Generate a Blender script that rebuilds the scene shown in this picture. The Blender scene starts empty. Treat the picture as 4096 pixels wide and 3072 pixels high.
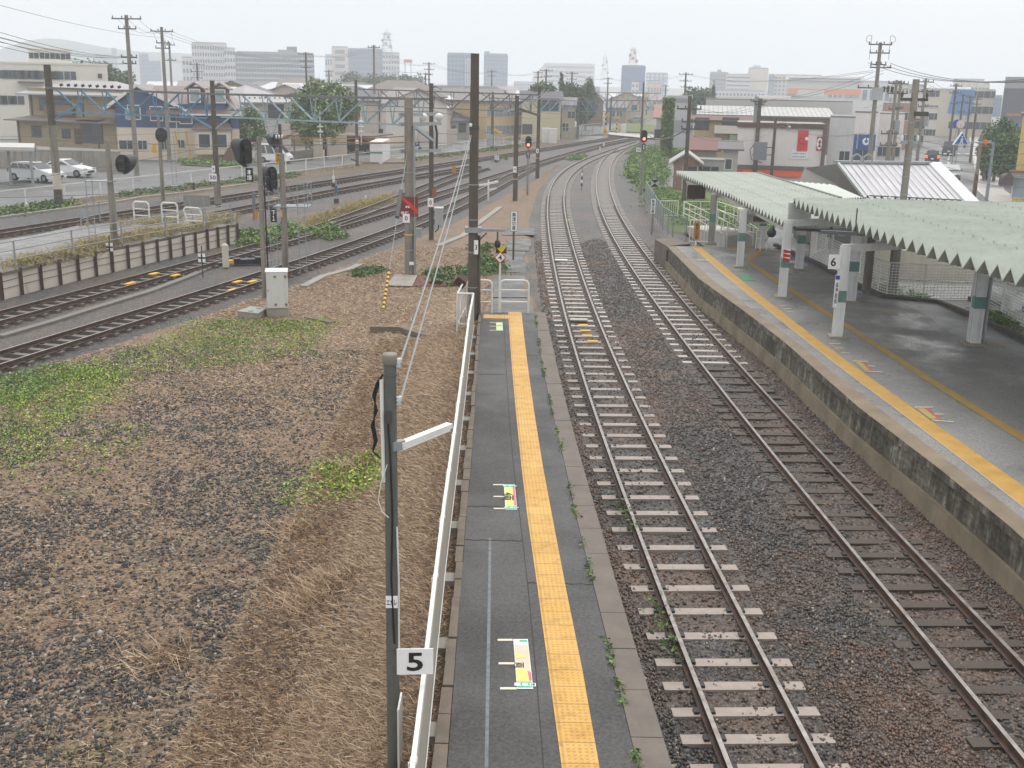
import bpy,bmesh,math,random
import numpy as np
from mathutils import Vector,Matrix
random.seed(7)
rng=np.random.default_rng(11)
S=bpy.context.scene
COL=S.collection
R=math.radians
# ---------------------------------------------------------------- camera
FOC,PITCH,ROLL,EYE=4466.2,R(15.077),R(1.121),8.0
_r=Vector((1,0,0));_f=Vector((0,math.cos(PITCH),-math.sin(PITCH)));_u=Vector((0,math.sin(PITCH),math.cos(PITCH)))
MX=_r*math.cos(ROLL)+_u*math.sin(ROLL)
MY=-_r*math.sin(ROLL)+_u*math.cos(ROLL)
MZ=_f
cd=bpy.data.cameras.new("Camera")
cam=bpy.data.objects.new("Camera",cd);COL.objects.link(cam)
cd.sensor_width=36.0;cd.lens=FOC/4096*36.0
cd.clip_start=0.3;cd.clip_end=9000
m=Matrix((MX,MY,-MZ)).transposed().to_4x4();m.translation=(0,0,EYE)
cam.matrix_world=m
S.camera=cam
S.render.resolution_x,S.render.resolution_y=1024,768
# ---------------------------------------------------------------- light
SUN_EL,SUN_ROT=R(68),R(200)
W=bpy.data.worlds.new("World");S.world=W;W.use_nodes=True
nt=W.node_tree;nt.nodes.clear()
out=nt.nodes.new('ShaderNodeOutputWorld')
sky=nt.nodes.new('ShaderNodeTexSky');sky.sky_type='NISHITA';sky.sun_disc=False
sky.sun_elevation=SUN_EL;sky.sun_rotation=SUN_ROT
b1=nt.nodes.new('ShaderNodeBackground');b1.inputs[1].default_value=0.05
nt.links.new(sky.outputs[0],b1.inputs[0])
tc=nt.nodes.new('ShaderNodeTexCoord')
sep=nt.nodes.new('ShaderNodeSeparateXYZ');nt.links.new(tc.outputs['Generated'],sep.inputs[0])
nz=nt.nodes.new('ShaderNodeTexNoise');nz.inputs['Scale'].default_value=2.2;nz.inputs['Detail'].default_value=4
nt.links.new(tc.outputs['Generated'],nz.inputs['Vector'])
mul=nt.nodes.new('ShaderNodeMath');mul.operation='MULTIPLY_ADD'
nt.links.new(nz.outputs[0],mul.inputs[0]);mul.inputs[1].default_value=0.35
nt.links.new(sep.outputs[2],mul.inputs[2])
rp=nt.nodes.new('ShaderNodeValToRGB');nt.links.new(mul.outputs[0],rp.inputs[0])
e=rp.color_ramp.elements
e[0].position=0.12;e[0].color=(0.70,0.79,0.86,1)
e[1].position=0.34;e[1].color=(0.90,0.895,0.885,1)
b2=nt.nodes.new('ShaderNodeBackground');b2.inputs[1].default_value=0.9
nt.links.new(rp.outputs[0],b2.inputs[0])
mx=nt.nodes.new('ShaderNodeMixShader');mx.inputs[0].default_value=0.97
nt.links.new(b1.outputs[0],mx.inputs[1]);nt.links.new(b2.outputs[0],mx.inputs[2])
nt.links.new(mx.outputs[0],out.inputs[0])
sl=bpy.data.lights.new("Sun",'SUN');sl.energy=1.5;sl.angle=R(40);sl.color=(1.0,0.97,0.93)
so=bpy.data.objects.new("Sun",sl);COL.objects.link(so)
so.rotation_euler=(R(90)-SUN_EL,0,R(180)-SUN_ROT+R(180))
S.view_settings.view_transform='Standard';S.view_settings.look='None'
S.view_settings.exposure=0.58;S.view_settings.gamma=1.0
S.view_settings.use_curve_mapping=False
S.cycles.use_denoising=True
S.cycles.max_bounces=8;S.cycles.diffuse_bounces=5;S.cycles.volume_bounces=1
S.cycles.use_adaptive_sampling=True;S.cycles.adaptive_threshold=0.008
# ---------------------------------------------------------------- helpers
def at(u,v,z=0.0):
 """ground point (on height z) seen at photo pixel u,v"""
 d=MX*((u-2048)/FOC)-MY*((v-1536)/FOC)+MZ
 return Vector((0,0,EYE))+d*((z-EYE)/d.z)
def far(u,v,dist):
 """point at ground distance dist along the view through pixel u,v"""
 d=MX*((u-2048)/FOC)-MY*((v-1536)/FOC)+MZ
 return Vector((0,0,EYE))+d*(dist/math.hypot(d.x,d.y))
def hg(P,v):
 """height on the vertical through P that is seen on photo row v"""
 lo,hi=-3.0,80.0
 for _ in range(50):
  mm=(lo+hi)/2
  q=Vector((P[0],P[1],mm-EYE));dz=q.dot(MZ)
  row=1536-FOC*q.dot(MY)/dz if dz>0.2 else-1e6
  if row>v:lo=mm
  else:hi=mm
 return lo
def C(r,g=None,b=None):
 if g is None:g=b=r
 f=lambda c:(c/255/12.92)if c/255<=0.04045 else((c/255+0.055)/1.055)**2.4
 return(f(r),f(g),f(b),1.0)
MATS={}
def newmat(name):
 mt=bpy.data.materials.new(name);mt.use_nodes=True
 n=mt.node_tree;bs=n.nodes['Principled BSDF']
 MATS[name]=mt
 return mt,n,bs
def nd(n,t,**k):
 x=n.nodes.new(t)
 for a,b in k.items():setattr(x,a,b)
 return x
def noise(n,vec,scale,detail=3,rough=0.55):
 x=nd(n,'ShaderNodeTexNoise');x.inputs['Scale'].default_value=scale
 x.inputs['Detail'].default_value=detail;x.inputs['Roughness'].default_value=rough
 if vec is not None:n.links.new(vec,x.inputs['Vector'])
 return x.outputs[0]
def ramp(n,fac,stops):
 x=nd(n,'ShaderNodeValToRGB');n.links.new(fac,x.inputs[0])
 el=x.color_ramp.elements
 while len(el)<len(stops):el.new(0.5)
 for q,(p,c)in zip(el,stops):
  q.position=p;q.color=c if len(c)==4 else(*c,1)
 return x.outputs[0]
def mixc(n,fac,a,b,mode='MIX'):
 x=nd(n,'ShaderNodeMix',data_type='RGBA',blend_type=mode)
 for s,q in((0,fac),(6,a),(7,b)):
  if hasattr(q,'is_linked'):n.links.new(q,x.inputs[s])
  else:x.inputs[s].default_value=q
 return x.outputs[2]
def bump(n,bs,h,strength=0.3,dist=0.02):
 x=nd(n,'ShaderNodeBump');x.inputs['Strength'].default_value=strength;x.inputs['Distance'].default_value=dist
 n.links.new(h,x.inputs['Height']);n.links.new(x.outputs[0],bs.inputs['Normal'])
def objvec(n,sc=(1,1,1)):
 t=nd(n,'ShaderNodeTexCoord');mp=nd(n,'ShaderNodeMapping')
 mp.inputs['Scale'].default_value=sc
 n.links.new(t.outputs['Object'],mp.inputs[0]);return mp.outputs[0]
def mul3(c,k):return(min(c[0]*k,1),min(c[1]*k,1),min(c[2]*k,1),1)
def M(name,col=(.5,.5,.5,1),rough=.65,var=.18,scale=2.5,metal=0.0,bmp=0.0,streak=0.0,stain=None,emit=0.0,spec=.5):
 """general weathered paint / stone / metal"""
 if name in MATS:return MATS[name]
 mt,n,bs=newmat(name)
 v=objvec(n)
 f=noise(n,v,scale,5,.65)
 c=ramp(n,f,[(.28,mul3(col,1-var)),(.72,mul3(col,1+var*.6))])
 if streak:
  f2=noise(n,objvec(n,(3.0,3.0,.25)),1.6,4)
  f3=ramp(n,f2,[(.5,(0,0,0,1)),(.72,(1,1,1,1))])
  mm=nd(n,'ShaderNodeMath',operation='MULTIPLY');n.links.new(f3,mm.inputs[0]);mm.inputs[1].default_value=streak
  c=mixc(n,mm.outputs[0],c,stain or mul3(col,.4))
 n.links.new(c,bs.inputs['Base Color'])
 rr=nd(n,'ShaderNodeMapRange');n.links.new(f,rr.inputs[0])
 rr.inputs[3].default_value=max(.05,rough-.12);rr.inputs[4].default_value=min(1,rough+.12)
 n.links.new(rr.outputs[0],bs.inputs['Roughness'])
 bs.inputs['Metallic'].default_value=metal
 bs.inputs['Specular IOR Level'].default_value=spec
 if bmp:bump(n,bs,noise(n,v,45,3),bmp,.01)
 if emit:
  bs.inputs['Emission Color'].default_value=col;bs.inputs['Emission Strength'].default_value=emit
 return mt
TM={}
def tmat(o):return TM.get(o.name,Matrix())
def tag(o,label=None,cat=None,group=None,kind=None):
 if label:o['label']=label
 if cat:o['category']=cat
 if group:o['group']=group
 if kind:o['kind']=kind
 return o
def thing(name,label,cat,loc=(0,0,0),rz=0.0,group=None):
 o=bpy.data.objects.new(name,None);COL.objects.link(o)
 o.empty_display_size=.2
 o.location=loc;o.rotation_euler=(0,0,rz)
 TM[o.name]=Matrix.Translation(Vector(loc))@Matrix.Rotation(rz,4,'Z')
 return tag(o,label,cat,group)
KIDS={}
def copy_tree(o,parent=None):
 c=o.copy();COL.objects.link(c)
 if parent:c.parent=parent;KIDS.setdefault(parent.name,[]).append(c)
 for ch in list(KIDS.get(o.name,[])):copy_tree(ch,c)
 return c
def place(o,loc,rz=None,label=None):
 o.location=loc
 if rz is not None:o.rotation_euler=(0,0,rz)
 if label:o['label']=label
 TM[o.name]=Matrix.Translation(Vector(loc))@Matrix.Rotation(o.rotation_euler[2],4,'Z')
 return o
class MB:
 def __init__(s):s.v=[];s.f=[];s.uv=None
 def add(s,vs,fs):
  k=len(s.v);s.v+=[tuple(x)for x in vs];s.f+=[tuple(i+k for i in q)for q in fs];return s
 def box(s,c,d,rz=0.0,mat=None):
  x,y,z=d[0]/2,d[1]/2,d[2]/2
  vs=[Vector(p)for p in((-x,-y,-z),(x,-y,-z),(x,y,-z),(-x,y,-z),(-x,-y,z),(x,-y,z),(x,y,z),(-x,y,z))]
  mm=mat or Matrix.Rotation(rz,3,'Z')
  return s.add([mm@p+Vector(c)for p in vs],[(3,2,1,0),(4,5,6,7),(0,1,5,4),(1,2,6,5),(2,3,7,6),(3,0,4,7)])
 def beam(s,a,b,w,h):
  a,b=Vector(a),Vector(b);d=b-a
  if d.length<1e-5:return s
  y=d.normalized();up=Vector((0,0,1))if abs(y.z)<.98 else Vector((1,0,0))
  x=y.cross(up).normalized();z=x.cross(y)
  return s.box((a+b)/2,(w,d.length,h),mat=Matrix((x,y,z)).transposed())
 def tube(s,a,b,r0,r1=None,n=8):
  a,b=Vector(a),Vector(b);r1=r0 if r1 is None else r1
  y=(b-a).normalized();up=Vector((0,0,1))if abs(y.z)<.9 else Vector((1,0,0))
  x=y.cross(up).normalized();z=x.cross(y);vs=[]
  for p,r in((a,r0),(b,r1)):
   for i in range(n):
    t=2*math.pi*i/n;vs.append(p+x*(r*math.cos(t))+z*(r*math.sin(t)))
  fs=[(i,(i+1)%n,n+(i+1)%n,n+i)for i in range(n)]+[tuple(range(n-1,-1,-1)),tuple(range(n,2*n))]
  return s.add(vs,fs)
 def path(s,pts,r,n=6):
  for a,b in zip(pts,pts[1:]):s.tube(a,b,r,r,n)
  return s
 def sweep(s,pts,prof,closed=True):
  """prof: (lateral, up) polygon swept along the polyline pts (3D), upright"""
  P=[Vector(p)for p in pts];k=len(prof);vs=[]
  for i,p in enumerate(P):
   d=(P[min(i+1,len(P)-1)]-P[max(i-1,0)]);d.z=0;d.normalize()
   x=Vector((d.y,-d.x,0))
   for a,b in prof:vs.append(p+x*a+Vector((0,0,b)))
  fs=[]
  for i in range(len(P)-1):
   for j in range(k if closed else k-1):
    j2=(j+1)%k;fs.append((i*k+j,i*k+j2,(i+1)*k+j2,(i+1)*k+j))
  if closed:fs+=[tuple(range(k-1,-1,-1)),tuple((len(P)-1)*k+j for j in range(k))]
  return s.add(vs,fs)
 def prism(s,poly,z0,z1):
  k=len(poly)
  vs=[(x,y,z0)for x,y in poly]+[(x,y,z1)for x,y in poly]
  return s.add(vs,[tuple(range(k-1,-1,-1)),tuple(range(k,2*k))]+[(i,(i+1)%k,k+(i+1)%k,k+i)for i in range(k)])
 def sidep(s,poly,y0,y1,top_in=0.0,zt=None):
  """profile in (x,z) extruded in y; points above zt pulled in by top_in"""
  k=len(poly);vs=[]
  for yy,sg in((y0,1),(y1,-1)):
   for x,z in poly:vs.append((x,yy+(sg*top_in if zt is not None and z>zt else 0),z))
  return s.add(vs,[tuple(range(k)),tuple(range(2*k-1,k-1,-1))]+[(i,k+i,k+(i+1)%k,(i+1)%k)for i in range(k)])
 def quad(s,a,b,c,d):return s.add([a,b,c,d],[(0,1,2,3)])
 def lathe(s,prof,c=(0,0,0),n=12,mat=None):
  vs=[];k=len(prof);mm=mat or Matrix.Identity(3)
  for i in range(n):
   t=2*math.pi*i/n
   for r,z in prof:vs.append(mm@Vector((r*math.cos(t),r*math.sin(t),z))+Vector(c))
  fs=[]
  for i in range(n):
   for j in range(k-1):fs.append((i*k+j,((i+1)%n)*k+j,((i+1)%n)*k+j+1,i*k+j+1))
  return s.add(vs,fs)
 def strip(s,L,Rr,z=None):
  """flat strip between two 3D polylines of equal length"""
  k=len(L);vs=list(L)+list(Rr)
  return s.add(vs,[(i,k+i,k+i+1,i+1)for i in range(k-1)])
 def build(s,name,mat,parent=None,world=True,smooth=False,root=None):
  me=bpy.data.meshes.new(name)
  vs=s.v
  if parent is not None and world:
   r_=root or parent
   while r_.parent is not None:r_=r_.parent
   inv=tmat(r_).inverted();vs=[inv@Vector(p)for p in vs]
  me.from_pydata([tuple(p)for p in vs],[],s.f)
  if s.uv:
   ul=me.uv_layers.new(name="UVMap")
   for l in me.loops:ul.data[l.index].uv=s.uv[l.vertex_index]
  if smooth:me.polygons.foreach_set('use_smooth',[True]*len(me.polygons))
  if mat is not None:me.materials.append(mat)
  me.update()
  o=bpy.data.objects.new(name,me);COL.objects.link(o)
  if parent is not None:
   o.parent=parent;KIDS.setdefault(parent.name,[]).append(o)
  return o
def npmesh(name,V,F,mat,parent=None):
 """fast mesh from numpy arrays, F (n,3) or (n,4)"""
 me=bpy.data.meshes.new(name)
 V=np.ascontiguousarray(V,dtype=np.float32);F=np.ascontiguousarray(F,dtype=np.int32)
 k=F.shape[1]
 me.vertices.add(len(V));me.vertices.foreach_set('co',V.ravel())
 me.loops.add(F.size);me.loops.foreach_set('vertex_index',F.ravel())
 me.polygons.add(len(F));me.polygons.foreach_set('loop_start',np.arange(0,F.size,k,dtype=np.int32))
 me.polygons.foreach_set('loop_total',np.full(len(F),k,dtype=np.int32))
 me.update(calc_edges=True);me.validate()
 me.materials.append(mat)
 o=bpy.data.objects.new(name,me);COL.objects.link(o)
 if parent is not None:o.parent=parent;KIDS.setdefault(parent.name,[]).append(o)
 return o
def struct(o):o['kind']='structure';return o
# ---- lettering (turned into flat meshes, made while the scene is still empty)
TXT={}
def text_mesh(body,spacing=1.0):
 key=(body,spacing)
 if key in TXT:return TXT[key]
 cu=bpy.data.curves.new("lettering",'FONT');cu.body=body;cu.size=1.0
 cu.align_x='CENTER';cu.align_y='CENTER';cu.space_line=spacing;cu.resolution_u=3;cu.offset=.02
 o=bpy.data.objects.new("lettering",cu);COL.objects.link(o)
 bpy.context.view_layer.update()
 me=bpy.data.meshes.new_from_object(o.evaluated_get(bpy.context.evaluated_depsgraph_get()))
 bpy.data.objects.remove(o);bpy.data.curves.remove(cu)
 co=np.array([v.co[:]for v in me.vertices])if len(me.vertices)else np.zeros((1,3))
 lo,hi=co.min(0),co.max(0)
 TXT[key]=(me,lo,hi);return TXT[key]
def lettering(body,c,w,h,rz,mat,parent,spacing=1.0,flat=False,tilt=0.0,bold=0.0):
 """fit text into w x h, centred on world point c, facing local -Y of rz (or flat on the ground)"""
 me0,lo,hi=text_mesh(body,spacing)
 me=me0.copy();me.name="lettering"
 sx,sy=w/max(hi[0]-lo[0],1e-4),h/max(hi[1]-lo[1],1e-4)
 mid=(lo+hi)/2
 A=Matrix.Rotation(rz,4,'Z')@(Matrix.Identity(4)if flat else Matrix.Rotation(R(90)+tilt,4,'X'))
 r_=parent
 while r_.parent is not None:r_=r_.parent
 inv=tmat(r_).inverted()@Matrix.Translation(Vector(c))@A
 for q in me.vertices:q.co=inv@Vector(((q.co.x-mid[0])*sx,(q.co.y-mid[1])*sy,0))
 me.materials.clear();me.materials.append(mat)
 o=bpy.data.objects.new("lettering",me);COL.objects.link(o);o.parent=parent
 KIDS.setdefault(parent.name,[]).append(o)
 return o
for t,sp in(("5",1),("6",1),("4",1),("50",1),("55",1),("45",1),("3",1),("0",1),("無\n線\n切\n替",1.0),("本\n線",1.0),("下\n１",1.0),("左\n１",1.0),("左\n本",1.0),("4両",1),("乗車口",1),("高電圧",1),("危険",1),("エカレ",1),("マケン\nマシナリー",1.1),("黄線まで切\n替",1),("ひろた\n会津若松",1),("止",1),("9",1),("通\n信\n機",1.0),("黄\n線\nの\n切\n替",1.0),("5",1)):
 text_mesh(t,sp)
 # ================================================================ SPECIAL MATERIALS
def ballast_mat(name,c1,c2,c3,scale=17.0,rust=0.0,rust_scale=.35,bs_=.9,rustc=(.19,.115,.075,1)):
 mt,n,bs=newmat(name)
 v=objvec(n)
 vo=nd(n,'ShaderNodeTexVoronoi');vo.inputs['Scale'].default_value=scale;n.links.new(v,vo.inputs['Vector'])
 s2=nd(n,'ShaderNodeSeparateColor');n.links.new(vo.outputs['Color'],s2.inputs[0])
 c=ramp(n,s2.outputs[0],[(.1,c1),(.55,c2),(.92,c3)])
 if rust:
  f=noise(n,v,rust_scale,5,.65)
  f=ramp(n,f,[(.45,(0,0,0,1)),(.68,(rust,rust,rust,1))])
  c=mixc(n,f,c,mixc(n,s2.outputs[1],mul3(rustc,.6),mul3(rustc,1.5)))
 crack=ramp(n,vo.outputs['Distance'],[(.0,(1,1,1,1)),(.62,(.85,.85,.85,1)),(.95,(.25,.25,.25,1))])
 n.links.new(mixc(n,1.0,c,crack,'MULTIPLY'),bs.inputs['Base Color'])
 bs.inputs['Roughness'].default_value=.5
 inv=nd(n,'ShaderNodeMath',operation='SUBTRACT');inv.inputs[0].default_value=1.0;n.links.new(vo.outputs['Distance'],inv.inputs[1])
 bump(n,bs,inv.outputs[0],bs_,.05)
 return mt
BALLAST=ballast_mat('ballast',(.014,.0135,.0135,1),(.055,.051,.049,1),(.14,.124,.112,1),18,.8,.32)
BALLAST_L=ballast_mat('ballast_yard',(.022,.021,.022,1),(.052,.049,.049,1),(.118,.112,.107,1),14,.55,.16)
def island_mat(name,stops,rough=.5,tint=None):
 mt,n,bs=newmat(name)
 g=nd(n,'ShaderNodeNewGeometry')
 c=ramp(n,g.outputs['Random Per Island'],stops)
 if tint:
  f=noise(n,objvec(n),tint[1],4,.6)
  f=ramp(n,f,[(.42,(0,0,0,1)),(.66,(tint[2],)*3+(1,))])
  c=mixc(n,f,c,tint[0])
 n.links.new(c,bs.inputs['Base Color']);bs.inputs['Roughness'].default_value=rough
 return mt
STONE=island_mat('ballast_stone',[(0,(.018,.017,.017,1)),(.45,(.055,.052,.05,1)),(.75,(.105,.096,.09,1)),(.9,(.14,.09,.06,1)),(.985,(.22,.185,.145,1)),(1,(.42,.4,.37,1))],.45,((.17,.095,.062,1),.3,.85))
STONE_F=island_mat('field_stone',[(0,(.014,.0135,.0135,1)),(.45,(.045,.042,.041,1)),(.8,(.085,.078,.07,1)),(.95,(.2,.17,.13,1)),(1,(.42,.39,.34,1))],.55)
STRAW=island_mat('dry_grass',[(0,(.13,.08,.05,1)),(.35,(.30,.20,.125,1)),(.75,(.47,.34,.225,1)),(1,(.66,.54,.39,1))],.8)
OCHRE=island_mat('ochre_grass',[(0,(.12,.09,.03,1)),(.5,(.26,.20,.07,1)),(1,(.42,.36,.14,1))],.8)
WEED=island_mat('weed_leaf',[(0,(.07,.14,.02,1)),(.4,(.17,.28,.035,1)),(.8,(.38,.46,.06,1)),(1,(.56,.56,.13,1))],.6)
WEED_G=island_mat('weed_mid',[(0,(.045,.10,.02,1)),(.5,(.11,.21,.04,1)),(1,(.28,.36,.09,1))],.6)
WEED_D=island_mat('weed_dark',[(0,(.03,.06,.015,1)),(.5,(.07,.13,.03,1)),(1,(.16,.24,.05,1))],.6)
LEAF=island_mat('leaf',[(0,(.025,.06,.016,1)),(.5,(.065,.13,.035,1)),(.9,(.13,.22,.06,1)),(1,(.25,.32,.12,1))],.55)
LEAF_FAR=island_mat('leaf_distant',[(0,(.025,.06,.025,1)),(.6,(.06,.115,.045,1)),(1,(.11,.17,.065,1))],.6)
LEAF_FLOWER=island_mat('leaf_flowering',[(0,(.035,.075,.018,1)),(.45,(.085,.16,.04,1)),(.8,(.17,.27,.07,1)),(.88,(.3,.36,.14,1)),(1,(.7,.7,.42,1))],.5)
def ground_field():
 mt,n,bs=newmat('field_soil');v=objvec(n)
 big=noise(n,v,.16,5,.62);mid=noise(n,v,.9,5,.7);fine=noise(n,v,14,4,.7)
 vo=nd(n,'ShaderNodeTexVoronoi');vo.inputs['Scale'].default_value=15;n.links.new(v,vo.inputs['Vector'])
 s2=nd(n,'ShaderNodeSeparateColor');n.links.new(vo.outputs['Color'],s2.inputs[0])
 stone=ramp(n,s2.outputs[0],[(.1,(.03,.027,.025,1)),(.6,(.08,.073,.066,1)),(.95,(.18,.16,.14,1))])
 straw=ramp(n,fine,[(.3,(.10,.066,.044,1)),(.55,(.22,.15,.10,1)),(.75,(.35,.25,.17,1))])
 moss=ramp(n,fine,[(.3,(.05,.06,.015,1)),(.7,(.17,.17,.045,1))])
 a=nd(n,'ShaderNodeMath',operation='ADD');n.links.new(big,a.inputs[0]);n.links.new(mid,a.inputs[1])
 a2=nd(n,'ShaderNodeMath',operation='MULTIPLY');n.links.new(a.outputs[0],a2.inputs[0]);a2.inputs[1].default_value=.5
 sy=nd(n,'ShaderNodeSeparateXYZ');n.links.new(v,sy.inputs[0]);my=nd(n,'ShaderNodeMapRange');n.links.new(sy.outputs[1],my.inputs[0]);my.inputs[1].default_value=19;my.inputs[2].default_value=31;my.inputs[3].default_value=0;my.inputs[4].default_value=.065
 a3=nd(n,'ShaderNodeMath',operation='ADD');n.links.new(a2.outputs[0],a3.inputs[0]);n.links.new(my.outputs[0],a3.inputs[1]);a2=a3
 f=ramp(n,a2.outputs[0],[(.40,(0,0,0,1)),(.52,(1,1,1,1))])
 c=mixc(n,f,stone,straw)
 mo=ramp(n,noise(n,v,.3,4,.6),[(.58,(0,0,0,1)),(.7,(.7,.7,.7,1))])
 c=mixc(n,mo,c,moss)
 n.links.new(c,bs.inputs['Base Color']);bs.inputs['Roughness'].default_value=.75
 bump(n,bs,mixc(n,.5,fine,vo.outputs['Distance']),.8,.05)
 return mt
FIELD=ground_field()
def asphalt(name,base=.06,wet=.5,tint=(1,1,1.03),sc=.35):
 mt,n,bs=newmat(name);v=objvec(n)
 big=noise(n,v,sc,5,.6);fine=noise(n,v,60,2,.7)
 lo=tuple(base*.72*t for t in tint)+(1,);hi=tuple(base*1.35*t for t in tint)+(1,)
 c=ramp(n,big,[(.3,lo),(.7,hi)])
 c=mixc(n,.5,c,ramp(n,noise(n,v,22,4,.85),[(.38,(base*.35,)*3+(1,)),(.66,(base*2.3,)*3+(1,))]))
 n.links.new(c,bs.inputs['Base Color'])
 rr=nd(n,'ShaderNodeMapRange');n.links.new(noise(n,v,sc*1.7,4,.6),rr.inputs[0])
 rr.inputs[1].default_value=.38;rr.inputs[2].default_value=.62
 rr.inputs[3].default_value=max(.16,.75-wet);rr.inputs[4].default_value=.8
 n.links.new(rr.outputs[0],bs.inputs['Roughness'])
 bump(n,bs,noise(n,v,26,3,.8),.35,.012)
 return mt
ASPH=asphalt('platform_asphalt',.052,.25,(1.03,1,1.03))
ASPH_ROAD=asphalt('road_asphalt',.115,.45,(1,1,1.04),.12)
ASPH_WET=asphalt('wet_asphalt',.24,.5,(1,1,1.05),.2)
GROUND=asphalt('town_ground',.16,.2,(1.02,1,.97),.05)
CONC=M('concrete',C(150,146,138),.75,.25,1.6,bmp=.3,streak=.3)
CONC_L=M('concrete_light',C(182,179,172),.7,.15,2,streak=.3)
CONC_POLE=M('concrete_pole',C(136,130,120),.7,.22,2.2,streak=.75,stain=C(70,63,54))
DPOLE=M('dark_pole',C(88,80,70),.75,.3,2.0,streak=.6,stain=C(52,50,40))
CURB=M('curb_concrete',C(112,102,90),.8,.3,3.5,bmp=.5,streak=.2)
SLAB=M('edge_slab',C(108,100,92),.75,.28,2.2,bmp=.35)
SLAB_R=M('edge_slab_rusty',C(126,112,92),.7,.35,1.2,bmp=.3)
WPAINT=M('white_paint',C(222,222,218),.45,.08,3,streak=.15,stain=C(150,145,132))
WCOL=M('column_paint',C(212,216,216),.5,.1,2,streak=.35,stain=C(140,132,118))
GALV=M('galvanised_steel',C(150,156,158),.5,.18,4,metal=.3)
DGREY=M('dark_steel',C(70,70,68),.6,.25,3)
BLACK=M('black_paint',C(26,28,30),.5,.2,3)
BROWN=M('brown_steel',C(74,48,38),.7,.25,3)
WHITE=M('sign_white',C(235,236,236),.45,.04,3)
INK=M('sign_black',C(22,22,24),.5,.05,3)
REDP=M('red_paint',C(190,40,36),.5,.1,3)
YEL=M('yellow_paint',C(226,176,46),.55,.12,3)
GREENS=M('green_paint',C(60,150,110),.55,.1,3)
GLASS=M('window_glass',C(60,68,74),.12,.25,.6,spec=.8)
GLASS_L=M('window_glass_pale',C(140,152,158),.15,.25,.6,spec=.8)
FRAME=M('window_frame',C(200,200,196),.5,.06)
FRAME_D=M('window_frame_dark',C(70,62,56),.5,.1)
RUBBER=M('rubber',C(26,26,28),.8,.1)
BLUE_ST=M('blue_steel',C(92,140,170),.6,.25,1.5,streak=.4,stain=C(120,120,110))
PALE_ST=M('pale_blue_steel',C(150,172,180),.6,.2,1.5,streak=.4,stain=C(110,104,96))
WIRE=M('wire',C(92,95,97),.6,.1)
WIRE_Y=M('wire_yellow',C(140,106,48),.7,.1)
INSUL=M('insulator',C(215,218,216),.25,.06)
def rail_mats():
 mt,n,bs=newmat('rail_side')
 n.links.new(ramp(n,noise(n,objvec(n),3,4),[(.3,(.045,.026,.019,1)),(.7,(.12,.068,.048,1))]),bs.inputs['Base Color'])
 bs.inputs['Roughness'].default_value=.65
 m2,n,bs=newmat('rail_head')
 n.links.new(ramp(n,noise(n,objvec(n),5,3),[(.3,(.24,.2,.18,1)),(.7,(.44,.41,.39,1))]),bs.inputs['Base Color'])
 bs.inputs['Roughness'].default_value=.32;bs.inputs['Metallic'].default_value=.7
 return mt,m2
RSIDE,RHEAD=rail_mats()
SLEEP=M('sleeper_concrete',C(150,138,130),.4,.2,6,bmp=.3)
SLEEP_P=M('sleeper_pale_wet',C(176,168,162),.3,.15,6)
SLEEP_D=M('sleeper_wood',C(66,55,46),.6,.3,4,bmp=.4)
SLEEP_Y=M('sleeper_yard',C(104,97,92),.6,.25,4)
def tactile():
 mt,n,bs=newmat('tactile_yellow')
 uvn=nd(n,'ShaderNodeUVMap');sp=nd(n,'ShaderNodeSeparateXYZ');n.links.new(uvn.outputs[0],sp.inputs[0])
 def math_(op,a,b=None):
  x=nd(n,'ShaderNodeMath',operation=op)
  for i,q in enumerate((a,b)):
   if q is None:continue
   if hasattr(q,'is_linked'):n.links.new(q,x.inputs[i])
   else:x.inputs[i].default_value=q
  return x.outputs[0]
 P=.066
 fu=math_('SUBTRACT',math_('FRACT',math_('DIVIDE',sp.outputs[0],P)),.5)
 fv=math_('SUBTRACT',math_('FRACT',math_('DIVIDE',sp.outputs[1],P)),.5)
 d=math_('SQRT',math_('ADD',math_('MULTIPLY',fu,fu),math_('MULTIPLY',fv,fv)))
 dot=ramp(n,d,[(.18,(1,1,1,1)),(.3,(0,0,0,1))])
 right=math_('GREATER_THAN',sp.outputs[0],.07)
 dotm=math_('MULTIPLY',dot,right)
 bar=math_('LESS_THAN',math_('ABSOLUTE',math_('SUBTRACT',sp.outputs[0],.035)),.014)
 hgt=math_('MAXIMUM',dotm,bar)
 jt=math_('FRACT',math_('DIVIDE',sp.outputs[1],.4))
 joint=math_('LESS_THAN',jt,.035)
 f=noise(n,objvec(n),.8,5,.7)
 tile=nd(n,'ShaderNodeTexWhiteNoise',noise_dimensions='1D')
 n.links.new(math_('FLOOR',math_('DIVIDE',sp.outputs[1],.4)),tile.inputs['W'])
 c=ramp(n,f,[(.25,(.50,.27,.045,1)),(.75,(.66,.38,.085,1))])
 c=mixc(n,math_('MULTIPLY',tile.outputs[0],.25),c,(.74,.5,.17,1))
 c=mixc(n,math_('MULTIPLY',hgt,.55),c,(.36,.18,.025,1))
 c=mixc(n,joint,c,(.28,.15,.03,1))
 gr=ramp(n,noise(n,objvec(n),5,6,.8),[(.48,(1,1,1,1)),(.72,(.62,.58,.5,1))]);c=mixc(n,1,c,gr,'MULTIPLY')
 n.links.new(c,bs.inputs['Base Color']);bs.inputs['Roughness'].default_value=.5
 bump(n,bs,hgt,.6,.006)
 return mt
TACT=tactile()
DULLY=M('worn_yellow_line',C(164,134,70),.6,.18,2.5)
TACT_D=M('wet_tactile',C(182,142,66),.5,.22,3)
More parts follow.
